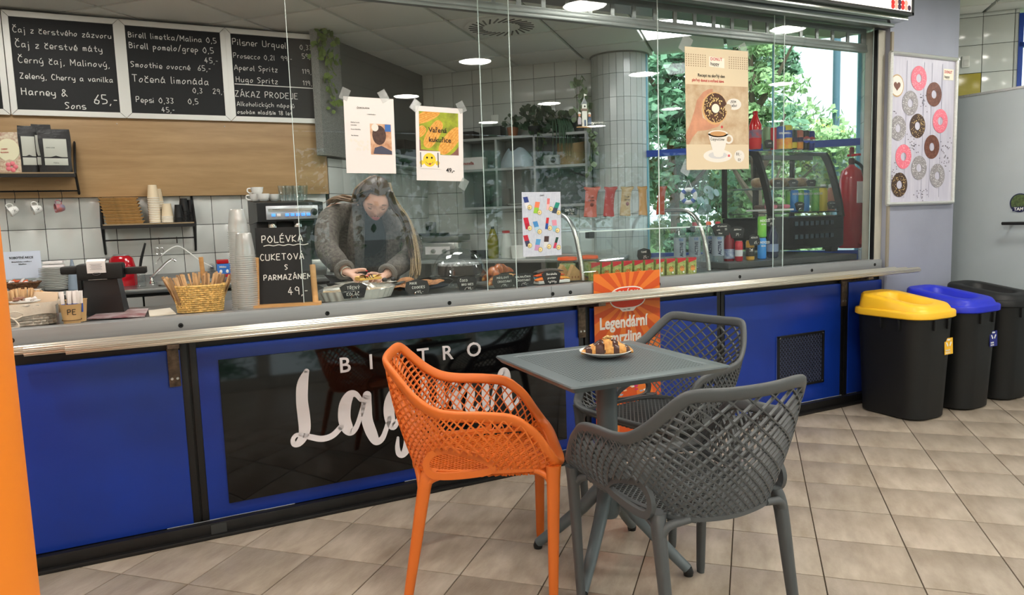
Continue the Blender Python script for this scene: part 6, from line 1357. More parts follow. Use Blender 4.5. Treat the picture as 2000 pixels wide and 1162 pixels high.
# chalkboard POLEVKA
A = Vector((-.375, .115, ZC)); B_ = Vector((-.095, .040, ZC)); rz = math.atan2(B_.y-A.y, B_.x-A.x); Wd_ = (B_-A).length
t = thing('chalkboard_stand', 'small chalkboard in a beech stand reading POLÉVKA cuketová s parmazánem', 'chalkboard', (A+B_)/2, rz)
b = MB(); b.poly([(x, y) for x, y in rrect(Wd_/2, .034, .015)], .018, Matrix.Translation((0, 0, 0))); L(b, 'foot', woodL, t)
for s, hh in ((-1, .215), (1, .175)):
    P_ = MB(); P_.tube([(s*(Wd_/2-.024), -.006, .015), (s*(Wd_/2-.030), .028, hh)], .0125, 12); L(P_, 'post', woodL, t, smooth=50)
bw = Wd_-.062
b = MB(); R_ = Matrix.Rotation(math.radians(-9), 4, 'X'); b.box((0, 0, .165), (bw, .005, .325), M=Matrix.Translation((0, .003, .016)) @ R_); L(b, 'slate', slate, t)
b = MB(); M_ = Matrix.Translation((0, .003, .016)) @ R_; on = lambda u, v: M_ @ Vector((u*bw, -.0032, v*.33)); uz = (M_.to_3x3() @ Vector((0, 0, 1)))
for s, u, v, hh in [('POLÉVKA', 0, .80, .031), ('CUKETOVÁ', -.02, .57, .028), ('S', .04, .44, .022), ('PARMAZÁNEM', .06, .31, .024), ('49,-', .24, .11, .036)]: hand(b, s, on(u, v), (1, 0, 0), uz, hh*.93, .0032, just=.5)
b.strip(cr([on(-.36+k*.09, .755+.012*(k % 2)) for k in range(10)], 4), [(0, -1, 0)]*37, .003, .0006)
L(b, 'chalk_writing', chalk, t, smooth=0, kind='stuff')
# ================================================================== baked goods behind the glass
pie = mat('fluted white dish', (226, 224, 216), .2)
P = Vector((.10, .235, ZC)); t = thing('pie_dish', 'large white fluted pie dish under cling film, below the hands of the woman', 'dish', P, math.radians(8))
prof = []
b = MB(); b.grid(lambda u, v: ((.175+.022*v)*(1+.018*math.sin(u*2*PI*30))*math.cos(u*2*PI), (.105+.018*v)*(1+.018*math.sin(u*2*PI*30))*math.sin(u*2*PI), .045*v), 180, 3, wrap=True); b.grid(lambda u, v: ((.197-.02*v)*math.cos(u*2*PI), (.123-.02*v)*math.sin(u*2*PI), .045-.012*v), 90, 1, wrap=True); L(b, 'fluted_wall', pie, t)
random.seed(2); b = MB()
b.grid(lambda u, v: (.18*v*math.cos(u*2*PI), .108*v*math.sin(u*2*PI), .036+.018*(1-v)*(.6+.4*math.sin(u*31)*math.cos(v*9))), 60, 8, wrap=True); L(b, 'pie_filling', mat('quiche top', (214, 186, 142), .5, c2=(176, 150, 120), vs=26, bump=.6, bs=40), t)
b = MB(); b.grid(lambda u, v: ((.205-.16*v)*(1+.03*math.sin(u*40))*math.cos(u*2*PI), (.13-.1*v)*(1+.03*math.sin(u*37))*math.sin(u*2*PI), .047+.022*v+.006*math.sin(u*44+v*12)), 80, 6, wrap=True); L(b, 'cling_film', foil, t)
P = Vector((.205, .42, ZC)); t = thing('roasting_dish', 'second white dish with a turned up rim behind the pie dish', 'dish', P); b = MB(); vs, fs, m = ringmesh(b, [(.10, .07, .03, 0), (.12, .085, .04, .05), (.14, .10, .045, .056), (.115, .08, .04, .05), (.09, .06, .03, .006)]); fs.append(tuple(4*m+k for k in range(m))); fs.append(tuple(range(m))); b.add(vs, fs); L(b, 'dish_body', pie, t)
for k in range(2): L(MB().lathe([(.0, .0), (.012, .003), (.014, .012), (.008, .02), (0, .022)], 14, Matrix.Translation((.075+.045*k, -.075, .056))), 'knob', black, t)
cook = mat('cookie', (176, 120, 70), .7, c2=(120, 76, 42), vs=40, bump=.6, bs=60); blueplate = mat('dark blue plate', (24, 40, 60), .3)
P = Vector((.46, .36, ZC)); t = thing('serving_platter', 'dark blue platter of cookies under the glass dome', 'platter', P); L(MB().lathe([(.05, 0), (.12, .012), (.15, .022), (.152, .026), (.145, .026), (.1, .014), (0, .012)], 36, cap1=False), 'platter_body', blueplate, t)
random.seed(15)
for k, (dx, dy, dz) in enumerate([(-.09, -.05, .0), (-.05, .03, .0), (-.04, -.03, .018), (-.01, -.09, .02), (.03, -.02, .01), (.06, .05, .0), (-.07, .0, .03), (.07, -.06, .012), (-.14, -.09, .0)]):
    t = thing('cookie', 'golden brown cookie on the dark blue platter', 'cookie', P+Vector((dx, dy, .026+dz)), k, 'cookies'); t.rotation_euler = (random.uniform(-.3, .1), random.uniform(-.3, .3), k); L(MB().grid(lambda u, v: (.042*v*(1+.06*math.sin(u*2*PI*5+k))*math.cos(u*2*PI), .042*v*(1+.06*math.sin(u*2*PI*5+k))*math.sin(u*2*PI), .014*(1-v**3)+.002*math.sin(u*30)*math.sin(v*14)), 26, 6, wrap=True), 'cookie_top', cook, t)
P = Vector((.685, .37, ZC)); t = thing('cake_dome', 'clear glass cake dome over a dark cake dusted with sugar', 'cake dome', P)
L(MB().lathe([(.055, 0), (.05, .02), (.03, .035), (.06, .05), (.14, .056), (.15, .06), (.15, .064), (.0, .060)], 40, cap1=False), 'glass_stand', clear, t)
L(MB().lathe([(.142, .066), (.145, .068), (.142, .075), (.132, .12), (.105, .165), (.06, .192), (.018, .2), (.012, .21), (.020, .222), (.018, .236), (0, .24)], 40, cap0=False, cap1=False), 'glass_dome', clear, t)
L(MB().lathe([(.105, .066), (.108, .07), (.108, .115), (.10, .122), (0, .124)], 36, cap0=True, cap1=False), 'cake', mat('dark cake', (34, 28, 30), .7), t); L(MB().lathe([(.109, .115), (.106, .125), (0, .127)], 36, cap1=False), 'sugar_dusting', mat('sugar dusting', (214, 214, 216), .8, c2=(60, 54, 56), vs=70), t)
# croissants
cdough = mat('glazed pastry', (172, 96, 44), .3, c2=(120, 54, 26), vs=30, bump=.4, bs=50); cred = mat('berry glazed pastry', (150, 52, 34), .28, c2=(196, 120, 60), vs=26, bump=.3, bs=40)
P = Vector((.885, .28, ZC)); tray = tag(MB().box(P+Vector((0, 0, .006)), (.24, .20, .012), bev=.004).obj('wire_tray', steel), 'steel tray under the pile of croissants', 'tray')
for k, (dx, dy, dz, rz_, m1, m2, lab) in enumerate([(-.04, -.02, .013, .3, cdough, dough, 'pale croissant at the front left of the pile'), (.05, -.01, .013, -.3, cdough, dough, 'pale croissant at the front right of the pile'), (-.03, .05, .03, .1, cdough, dough, 'golden croissant behind in the pile'), (.0, .02, .066, .45, cred, cdough, 'dark red glazed croissant on top of the pile'), (-.045, .0, .055, 1.1, cred, cdough, 'dark red glazed croissant second from the top')]):
    croissant('croissant', lab, P+Vector((dx, dy, dz)), rz_, .155, m1, m2, seed=k+5, height=1.35)
t = tagcard('small slate tag reading TŘENÝ KOLÁČ in front of the pie dish', 692, 588, [('TŘENÝ', 0, .58, 1.15), ('KOLÁČ', -.02, .18, 1.15)], .11, .062)
tagcard('slate tag half hidden behind the chalkboard post', 612, 590, [('NÍ', .1, .5, 1)], .09, .058)
tagcard('rounded slate tag reading MAXI COOKIES 45,-', 816, 580, [('MAXI', -.15, .66, .95), ('COOKIES', .05, .38, .95), ('45,-', .12, .08, .95)], .105, .062, shape=1)
tagcard('slate tag reading ČOKO BROWNIES 45,- under the glass dome', 913, 572, [('ČOKO', -.15, .62, .95), ('BROWNIES', .02, .34, .85), ('45,-', .16, .06, .85)], .095, .060)
tagcard('rounded slate tag reading MÁSLOVÝ CROISSANT', 984, 566, [('MÁSLOVÝ', -.03, .62, .85), ('CROISSANT', .05, .34, .85), ('30,-', .1, .08, .85)], .105, .060, shape=1)
tagcard('rounded slate tag reading MALINA/ČOKO CROISSANT', 1023, 563, [('MALINA/ČOKO', -.02, .62, .75), ('CROISSANT', .0, .34, .85), ('45,-', .1, .08, .85)], .105, .058, shape=1)
tagcard('slate tag reading Barebells protein tyčinky', 1078, 559, [('Barebells', 0, .66, .85), ('protein', 0, .38, .85), ('tyčinky', .02, .1, .85)], .095, .060)
# wrapped bars on a small tray
P = Vector((1.145, .24, ZC)); tag(MB().box(P+Vector((0, 0, .008)), (.19, .12, .016), bev=.005).obj('bar_tray', white), 'white tray under the protein bars', 'tray')
def wrapper(name, label, P, rot, l_, w_, th, m, txt=None, upright=False, group=None):
    t = thing(name, label, 'snack bar' if not upright else 'snack pouch', P, 0, group); t.rotation_euler = rot
    b = MB(); b.grid(lambda u, v: ((v-.5)*l_, w_/2*math.sin(u*2*PI)*(1-.12*math.sin(v*PI)) , th/2*(math.cos(u*2*PI)+1)*(max(.04, math.sin(v*PI))**.4)+.001*math.sin(v*60)), 16, 22, wrap=True); L(b, 'wrapper', m, t); return t
for k, (dx, dy, dz, rz_, c, lab) in enumerate([(-.02, -.03, .016, .05, (232, 120, 40), 'orange protein bar in front on the white tray'), (.03, .0, .016, -.1, (240, 170, 50), 'yellow protein bar on the white tray'), (-.03, .03, .016, .1, (120, 190, 220), 'pale blue protein bar on the white tray'), (.0, .0, .036, .0, (226, 96, 40), 'deep orange protein bar on top of the others'), (.01, .02, .054, .12, (90, 84, 80), 'grey brown protein bar topmost on the white tray')]):
    wrapper('protein_bar', lab, P+Vector((dx, dy, dz)), (0, 0, rz_), .17, .045, .02, mat('bar wrapper %s' % 'abcde'[k], c, .3, bump=.3, bs=40), group='protein bars')
# salads and kraft wedge boxes
for k, (px, yy, lab) in enumerate([(1108, .40, 'salad cup with an orange lid left of the steel tube'), (1150, .42, 'salad cup with an orange lid right of the steel tube')]):
    x = ay(px, 520, yy).x; t = thing('salad_cup', lab, 'salad cup', (x, yy, ZC), 0, 'salad cups'); L(MB().lathe([(.04, 0), (.052, .10), (.05, .10)], 24), 'cup_wall', clear, t); L(MB().lathe([(.036, .003), (.046, .08), (.03, .09), (0, .092)], 16), 'salad', mat('salad', (150, 190, 80), .6, c2=(220, 226, 190), vs=60, bump=.8, bs=60), t); L(MB().lathe([(.053, .10), (.056, .104), (.054, .118), (.02, .122), (0, .120)], 24, cap1=False), 'lid', mat('orange lid', (236, 92, 40), .35), t)
for k, (px, yy) in enumerate([(1098, .33), (1125, .27)]):
    x = ay(px, 540, yy).x; t = thing('sandwich_box', ['kraft wedge sandwich box behind the protein bars', 'kraft wedge sandwich box with printed squares beside the steel tube'][k], 'box', (x, yy, ZC), -.2); b = MB(); b.poly([(-.06, 0), (.06, 0), (-.02 if k else .0, .085)], .05, Matrix.Translation((0, .025, 0)) @ Matrix.Rotation(PI/2, 4, 'X')); L(b, 'wedge', kraft, t, smooth=0)
    for j in range(5): L(MB().box((-.03+j*.017, -.0256, .018), (.009, .0006, .012)), 'printed_square', mat('kraft print', (160, 110, 70), .7), t)
# ================================================================== curved glass case with steel tubes
t = thing('glass_case', 'countertop case of bent glass between two curved steel tubes', 'display case', (0, 0, 0))
cx0, cx1 = 1.30, 2.165
prof = cr([(.15, .912), (.165, 1.0), (.205, 1.13), (.26, 1.215), (.34, 1.258), (.45, 1.268), (.56, 1.268)], 5)
for x in (cx0, cx1): b = MB(); b.tube([(x, p.x, p.y) for p in prof], .0125, 12); b.obj('steel_tube', steel, t, smooth=60)
b = MB(); pr = [(p.x-.018, p.y+.0) for p in cr([(.15, .92), (.165, 1.0), (.205, 1.12)], 5)]
for o_ in (0,): 
    vs = []
    for x in (cx0, cx1): vs += [(x, a_, z_) for a_, z_ in pr]
    n = len(pr); b.add(vs, [(i, i+1, n+i+1, n+i) for i in range(n-1)])
b.obj('bent_glass', clear, t)
b = MB(); b.bb((cx0-.14, .20, 1.236), (cx1+.16, .62, 1.244)); b.obj('top_shelf_glass', clear, t)
b = MB(); b.bb((cx0, .55, .912), (cx1, .556, 1.235)); b.obj('back_glass', clear, t)
for px, py in ((1152, 459), (1349, 448)): P = ay(px, py, .19); b = MB(); b.box(P, (.035, .04, .035), bev=.004); b.obj('clamp', black, t)
b = MB(); b.bb((cx0, .175, 1.165), (cx1, .18, 1.172)); b.obj('glass_edge', edge, t)
# fruit pouches on the glass shelf
for k, (px, w_, c, lab) in enumerate([(1153, 27, (172, 88, 78), 'salmon pink date pouch at the left end of the glass shelf'), (1189, 23, (156, 66, 68), 'dark pink date pouch, second from the left on the glass shelf'), (1221, 24, (168, 148, 116), 'grey beige date pouch in the middle of the glass shelf'), (1256, 20, (176, 136, 88), 'tan date pouch beside the window edge on the glass shelf'), (1290, 20, (168, 66, 40), 'rust red date pouch at the right end of the glass shelf')]):
    P = ay(px, 417, .38); k_ = mpp(P); t = thing('fruit_pouch', lab, 'snack pouch', (P.x, .38, 1.2445), -.25+.1*k); ww_ = w_*k_; hh = .165
    b = MB(); b.grid(lambda u, v: (ww_/2*(1.25 if v > .9 else 1-.12*math.sin(v*PI))*math.sin(u*2*PI)+.012*(v**2)*(1 if k != 3 else -1), (.018*(1-v)**.5+.002)*math.cos(u*2*PI)-.01*v*v, v*hh+.003*math.sin(u*11)), 20, 16, wrap=True); L(b, 'pouch_foil', mat('pouch %s' % 'abcde'[k], c, .3, bump=.6, bs=22), t)
    if k in (0, 2): b = MB(); hand(b, 'True', (-.016, -.0215, .105), (1, 0, 0), (0, 0, 1), .011, .0015); hand(b, 'dates', (-.016, -.0215, .088), (1, 0, 0), (0, 0, 1), .010, .0014); L(b, 'lettering', ink, t); L(MB().lathe([(.011, 0), (.008, .002)], 14, Matrix.Translation((.004, -.020, .068)) @ Matrix.Rotation(PI/2, 4, 'X')), 'date_print', mat('date print', (110, 50, 50), .5), t)
tagcard('slate tag reading DATLE standing left of the pouches', 1113, 428, [('DATLE', 0, .45, 1.2), ('35,-', .15, .12, .8)], .11, .05, z=1.2445, y=.36)
# juice boxes
jm = mat('juice green', (110, 138, 60), .4, c2=(196, 190, 120), vs=45); jr = mat('juice red', (186, 36, 46), .4); jo = mat('juice orange face', (232, 150, 76), .4)
for k in range(10):
    u = k/9; P = az(1172+(1362-1172)*u, 549-12*u, ZC)+Vector((0, .055, 0)); t = thing('juice_box', 'small green juice carton with a red top, %s in the row' % LFT[k], 'juice box', P, -.12, 'row of juice cartons')
    L(MB().box((0, 0, .0475), (.052, .036, .095), bev=.001), 'carton', jm, t)
    b = MB(); b.add([(-.0262, -.0187, .068), (.0262, -.0187, .084), (.0262, -.0187, .0955), (-.0262, -.0187, .0955)], [(0, 1, 2, 3)]); b.box((0, 0, .0953), (.0525, .0365, .001)); L(b, 'red_top', jr, t, smooth=0)
    L(MB().lathe([(.015, 0), (.014, .001)], 16, Matrix.Translation((.002, -.0182, .038)) @ Matrix.Rotation(PI/2, 4, 'X')), 'fruit_face', jo, t)
    b = MB()
    for s in (-1, 1): b.tube([(.002+s*.007+.005*math.cos(q*PI/4), -.0198, .047+.006*math.sin(q*PI/4)) for q in range(8)], .0009, 4, closed=True)
    L(b, 'glasses_print', ink, t); L(MB().lathe([(.006, 0), (.005, .001)], 10, Matrix.Translation((.012, -.0182, .018)) @ Matrix.Rotation(PI/2, 4, 'X')), 'white_dot', white, t)
tagcard('slate tag on top of the juice cartons reading 25,-', 1259, 525, [('TOMÍK', -.05, .6, .9), ('25,-', .1, .15, 1.3)], .09, .065, z=1.0, y=.14, holder=False, shape=1)
# ================================================================== platform, bottles, cans
plat = tag(MB().bb((2.36, .20, TOP), (3.49, 1.06, .940), bev=.002).obj('display_platform', mat('dark platform', (66, 68, 68), .35, var=.04, vs=10)), 'low dark platform at the right end of the counter', 'platform')
plat.location = (0, 0, 0)
wat = glassmat('water bottle', (.82, .88, .92), .08, .02, .8, .05); wl_ = mat('water label', (150, 160, 172), .35); navy = mat('navy ink', (22, 30, 66), .5)
for k, (px, yy, cap_, lab) in enumerate([(1328, .40, 'green', 'water bottle with a green cap, label ACTIVE O2'), (1357, .42, 'crimson', 'water bottle with a red cap behind the steel tube'), (1384, .46, 'tangerine', 'water bottle with an orange cap, mostly hidden'), (1402, .34, 'rose', 'foremost water bottle labelled ACTIVE, with a pink red cap')]):
    capm = mat('cap '+cap_, {'green': (40, 120, 70), 'crimson': (190, 40, 50), 'tangerine': (236, 100, 30), 'rose': (214, 60, 70)}[cap_], .4)
    x = ay(px, 500, yy).x; t = bottle('water_bottle', lab, (x, yy, ZC), [(.03, 0), (.036, .008), (.036, .07), (.034, .12), (.036, .19), (.033, .215), (.014, .25), (.014, .262)], wat, capm, .262, .016, lab=(wl_, .075, .195, .0365), group='water bottles', rz=-.45)
    font('ACTIVE', (.010, -.0378, .082), (0, 0, 1), (-1, 0, 0), .019, navy, t, local=True, bold=.05, sx=.92); font('O2', (-.014, -.0378, .176), (1, 0, 0), (0, 0, 1), .014, mat('sky ink', (50, 110, 190), .5), t, local=True, bold=.03)
def can(name, label, P, m, h=.145, r=.027, words=None, wm_=white, band=None, group=None, rz=-.5, vertical=False):
    t = thing(name, label, 'can', P, rz, group); L(MB().lathe([(r*.8, 0), (r, .006), (r, h-.012), (r*.84, h-.002), (r*.84, h), (0, h-.003)], 24, cap1=False), 'body', m, t, smooth=40)
    L(MB().lathe([(r*.85, h-.001), (r*.87, h+.001), (r*.8, h+.001)], 24, cap1=False), 'rim', steel, t)
    if band: L(MB().lathe([(r*1.01, band[1]), (r*1.01, band[2])], 24, cap0=False, cap1=False), 'band', band[0], t)
    if words:
        for (s, u, v, hh) in words: font(s, (u, -r*1.045, v), (1, 0, 0), (0, 0, 1), hh, wm_, t, local=True, bold=.04, sx=.8)
    return t
ZP = .9405
def pp(px, y, py=500): return ay(px, py, y).x
t = bottle('soft_drink_bottle', 'dark red drink bottle with a blue and white label beside the water bottles', (pp(1424, .36), .36, ZC+.0), [(.03, 0), (.033, .01), (.032, .10), (.033, .16), (.015, .2), (.013, .215)], mat('red drink', (120, 20, 34), .15), black, .215, .015, lab=(mat('purple label', (96, 110, 160), .35, c2=(200, 210, 220), vs=40), .05, .11, .0335))
can('drink_can', 'slim red can with a white panel on the platform', (pp(1443, .30), .30, ZP), mat('can red', (186, 40, 56), .3), .125, .024, band=(mat('silver band', (206, 206, 210), .4), .03, .07))
can('drink_can', 'gold and black iced coffee can behind a slate tag', (pp(1465, .30), .30, ZP), mat('can gold', (196, 150, 50), .3), .125, .026, band=(mat('can dark', (40, 36, 30), .4), .025, .08), words=[('ŠPÍ', -.012, .055, .016)])
nb, ng = mat('can bright blue', (30, 116, 206), .3, c2=(60, 150, 220), vs=14), mat('can green', (86, 168, 66), .3, c2=(130, 196, 70), vs=14)
can('drink_can', 'bright blue NOCCO can carrying a green can', (pp(1488, .32), .32, ZP), nb, .135, .027, [('NOCCO', -.0205, .10, .014), ('BCAA', -.012, .08, .009)])
can('drink_can', 'green NOCCO can stacked on a bright blue can', (pp(1488, .32), .32, ZP+.1365), ng, .135, .027, [('NOCCO', -.0205, .10, .014), ('BCAA', -.012, .08, .009)])
bottle('soft_drink_bottle', 'dark navy bottle with a pale label at the right of the can tower', (pp(1509, .36), .36, ZP), [(.03, 0), (.036, .01), (.036, .10), (.034, .15), (.016, .19), (.014, .2)], mat('navy drink', (22, 28, 60), .15), mat('navy cap', (24, 30, 70), .4), .2, .015, lab=(mat('pale blue label', (120, 136, 170), .4), .04, .09, .0363))
tagcard('slate tag reading O2 ochucená voda 55 in front of the water bottles', 1410, 470, [('O2 ochucená', 0, .70, .8), ('voda', -.2, .42, .8), ('55', .2, .42, 1.1), ('750ml', -.1, .12, .8)], .14, .075, z=1.105, y=.30, holder=False)
tagcard('slate tag reading Jelínkovo 39,- above the dark red bottle', 1440, 470, [('Jelínkovo', 0, .66, .95), ('39,-', .05, .2, 1.5)], .115, .075, z=1.082, y=.33, holder=False)
tagcard('slate tag reading Nealko 65,- in front of the gold can', 1474, 480, [('NEALKO', -.05, .62, .95), ('65,-', .15, .15, 1.4)], .085, .07, z=1.035, y=.255, holder=False, shape=1)
tagcard('slate tag standing on the navy bottle at the end of the row', 1506, 460, [('MATCHA', 0, .66, .9), ('65,-', .05, .2, 1.1)], .085, .065, z=1.145, y=.33, holder=False)
# ================================================================== black display fridge
fx0, fx1, fy0, fy1 = 3.0, 3.70, .45, .95; z1_, z2_ = .975, 1.20; zT = 1.665
t = thing('display_fridge', 'black countertop display fridge with curved side frames and glass shelves', 'display fridge', (0, 0, 0))
b = MB(); b.bb((fx0, fy0+.02, z1_), (fx1, fy1, z2_), bev=.02); b.obj('base_cabinet', mat('fridge black', (12, 13, 15), .12), t)
b = MB()
for i in range(2):
    for j in range(8): b.box((fx0+.22+j*.05, fy0+.016, 1.15-i*.09), (.026, .006, .03))
b.obj('louvres', mat('fridge louvre', (58, 72, 82), .3), t, smooth=0, kind='stuff')
for x in (fx0+.06, fx1-.06):
    for y in (fy0+.08, fy1-.06): b = MB(); b.box((x, y, .958), (.07, .07, .035), taper=.8); b.obj('foot', black, t)
cp = cr([(fy0+.02, z2_-.01), (fy0+.04, 1.30), (fy0+.09, 1.47), (fy0+.155, 1.62), (fy0+.22, 1.655), (fy1, 1.66)], 6)
for x in (fx0+.012, fx1-.012):
    b = MB(); n = len(cp); vs = []
    for p in cp: vs += [(x-.012, p.x, p.y), (x+.012, p.x, p.y), (x+.012, p.x+.04, p.y-.025), (x-.012, p.x+.04, p.y-.025)]
    fs = [(0, 1, 2, 3), (4*n-1, 4*n-2, 4*n-3, 4*n-4)]+[(i*4+k, i*4+(k+1) % 4, i*4+4+(k+1) % 4, i*4+4+k) for i in range(n-1) for k in range(4)]; b.add(vs, fs); b.obj('side_frame', black, t)
    b = MB(); b.bb((x-.012, fy1-.03, z2_), (x+.012, fy1, 1.66)); b.obj('upright', black, t)
    b = MB(); b.add([(x, p.x+.02, p.y-.01) for p in cp]+[(x, fy1-.03, 1.62), (x, fy1-.03, z2_)], [tuple(range(n+2))]); b.obj('side_glass', clear, t, smooth=0)
b = MB(); n = len(cp); b.add([(fx0+.02, p.x, p.y) for p in cp]+[(fx1-.02, p.x, p.y) for p in cp], [(i, i+1, n+i+1, n+i) for i in range(n-1)]); b.obj('curved_front_glass', clear, t)
b = MB(); b.bb((fx0+.30, fy1-.03, z2_), (fx0+.33, fy1, 1.63)); b.obj('rear_door_post', black, t)
b = MB(); b.bb((fx0+.03, fy0+.13, 1.59), (fx1-.2, fy0+.18, 1.62)); b.obj('lamp_housing', mat('fridge grey', (90, 96, 98), .4), t)
for z_, yy in ((1.40, fy0+.14), (1.225, fy0+.05)):
    b = MB()
    for k in range(22): b.tube([(fx0+.03+k*.03, yy, z_), (fx0+.03+k*.03, fy1-.04, z_)], .0022, 5)
    b.tube([(fx0+.03, yy, z_), (fx1-.03, yy, z_)], .005, 6); b.tube([(fx0+.03, fy1-.04, z_), (fx1-.03, fy1-.04, z_)], .004, 6); b.obj('wire_shelf', steel if z_ > 1.3 else black, t)
zs = 1.6655
def onf(px, py=285, y=.62): return Vector((ay(px, py, y).x, y, zs))
bottle('soft_drink_bottle', 'red lemonade bottle with a red cap at the left end of the fridge top', onf(1475, y=.66), [(.034, 0), (.042, .01), (.042, .09), (.040, .12), (.042, .16), (.016, .225), (.015, .235)], mat('lemonade red', (206, 34, 40), .12, spec=.6), red, .235, .017, lab=(mat('lemonade label', (70, 110, 140), .4, c2=(200, 60, 60), vs=30), .075, .13, .0425))
cans = [(1497, 'green and white', (120, 150, 110), 'green and red lemonade can behind a slate tag on the fridge top', .150, .66), (1511, 'raspberry', (206, 30, 50), 'red can next to the green one on the fridge top', .150, .66), (1526, 'birell', (50, 90, 170), 'blue and yellow Birell can with an orange fruit, left of the tall pair', .155, .62), (1537, 'birell yellow', (190, 180, 60), 'large green topped Birell can with citrus fruit on the fridge top', .160, .60), (1549, 'dark lemon', (44, 60, 54), 'dark green and yellow slim can on the fridge top', .135, .64), (1561, 'peach', (196, 120, 100), 'pink grey slim can with an orange on the fridge top', .135, .64), (1573, 'cola black', (22, 22, 24), 'black PEPSI can on the fridge top', .135, .64), (1583.5, 'cola blue', (22, 36, 130), 'blue PEPSI can at the right end of the fridge top', .135, .66)]
for k, (px, nm, c, lab, h_, y_) in enumerate(cans):
    P = onf(px, y=y_); r_ = .034 if k in (2, 3) else .027
    t = can('drink_can', lab, P, mat('can '+nm, c, .3), h_, r_, group='cans on the fridge top', rz=-.55)
    if k in (2, 3): L(MB().lathe([(r_*1.01, .0), (r_*1.01, .07)], 24, cap0=False, cap1=False), 'fruit_band', mat('fruit band', (236, 196, 60), .4, c2=(226, 120, 70), vs=18), t); L(MB().lathe([(r_*1.012, .075), (r_*1.012, .125)], 24, cap0=False, cap1=False), 'blue_band', mat('birell blue', (40, 80, 170), .4), t); font('BIRELL', (-.026, -r_*1.05, .10), (1, 0, 0), (0, 0, 1), .012, white, t, local=True, bold=.03, sx=.85)
    if k in (4, 5): L(MB().lathe([(r_*1.01, .01), (r_*1.01, .05)], 24, cap0=False, cap1=False), 'fruit_band', mat('fruit orange' if k == 5 else 'fruit lemon', (240, 160, 50) if k == 5 else (220, 200, 60), .4), t); L(MB().lathe([(r_*1.01, .055), (r_*1.01, .085)], 24, cap0=False, cap1=False), 'dark_band', mat('navy band', (50, 44, 80), .4), t)
    if k in (6, 7):
        b = MB(); R2 = .024; q = lambda a0, a1: [(R2*math.cos(a), -r_*1.03, .07+R2*math.sin(a)) for a in [a0+(a1-a0)*i/10 for i in range(11)]]
        for nm2, m2, pts in [('logo_red', red, q(.25, PI-.25)), ('logo_blue', mat('logo blue', (20, 70, 190), .4), q(PI+.25, 2*PI-.25))]: bb_ = MB(); bb_.add([(x_, y_+.0, z_) for x_, y_, z_ in pts], [tuple(range(11))]); L(bb_, nm2, m2, t, smooth=0)
        bb_ = MB(); bb_.add([(-.0235, -r_*1.028, .0645), (.0235, -r_*1.028, .0645), (.0235, -r_*1.028, .0755), (-.0235, -r_*1.028, .0755)], [(0, 1, 2, 3)]); L(bb_, 'logo_white', white, t); font('PEPSI', (-.021, -r_*1.05, .066), (1, 0, 0), (0, 0, 1), .0085, black, t, local=True, bold=.05, sx=.95)
tagcard('slate tag in front of the green can on the fridge top', 1503, 272, [('LIMO', 0, .5, .9)], .08, .06, z=zs, y=.58, holder=False)
# goods inside the fridge
for k, (px, y, h_, m, w_, lab) in enumerate([(1541, .66, .15, ng, '', 'plain green can inside the fridge, first on its shelf'), (1551, .62, .155, nb, 'NOCCO', 'blue NOCCO can inside the fridge, left of the green one'), (1562, .64, .155, ng, 'NOCCO', 'green NOCCO can inside the fridge, between two blue ones'), (1573, .66, .155, nb, 'NOCCO', 'blue NOCCO can inside the fridge, right of the green one'), (1592, .62, .155, ng, 'NOCCO', 'large green NOCCO can inside the fridge, in front of the yellow bottle')]):
    can('drink_can', lab, (ay(px, 410, y).x, y, 1.2285), m, h_, .028, [(w_, -.0215, .12, .014)] if w_ else None, group='cans in the fridge')
bottle('juice_bottle', 'yellow bottle with a white cap inside the fridge', (ay(1607, 410, .62).x, .62, 1.2285), [(.028, 0), (.032, .01), (.032, .14), (.024, .165), (.02, .17)], mat('yellow juice', (236, 206, 40), .3), white, .17, .02); bottle('juice_bottle', 'pink smoothie bottle with a white cap inside the fridge', (ay(1623, 410, .64).x, .64, 1.2285), [(.028, 0), (.032, .01), (.032, .13), (.024, .16), (.02, .168)], mat('pink juice', (226, 140, 130), .3), white, .168, .02)
tagcard('slate tag reading Jogurt inside the fridge', 1562, 430, [('JOGURT', 0, .6, .8), ('39,-', .1, .15, .8)], .085, .06, z=1.2285, y=.53); tagcard('slate tag reading Milk shake inside the fridge', 1625, 428, [('MILK SHAKE', 0, .66, .6), ('55,-', .1, .2, .9)], .085, .06, z=1.2285, y=.54)
random.seed(6)
bread = mat('wrapped bread', (196, 168, 132), .35, c2=(120, 84, 54), vs=18, bump=.4, bs=30)
for k, (x, y, s_) in enumerate([(fx0+.14, .72, 1), (fx0+.30, .70, 1), (fx0+.44, .74, .9), (fx0+.22, .78, .9), (fx0+.54, .72, .8)]):
    t = thing('wrapped_baguette', 'filled baguette in clear film on the upper fridge shelf', 'sandwich', (x, y, 1.4055), .2, 'baguettes in the fridge'); L(MB().grid(lambda u, v: (.085*s_*math.cos(u*2*PI)*math.sin(v*PI)**.5, .05*math.sin(u*2*PI)*math.sin(v*PI)**.5, .035*(1-math.cos(v*PI))), 20, 10, wrap=True), 'bread', bread, t)
for px in (1520, 1550, 1585): tagcard('slate tag on the upper fridge shelf, %s' % {1520: 'leftmost', 1550: 'middle', 1585: 'tilted at the right end'}[px], px, 350, [('šunka', 0, .5, .7)], .09, .05, z=1.406, y=.60, holder=False)
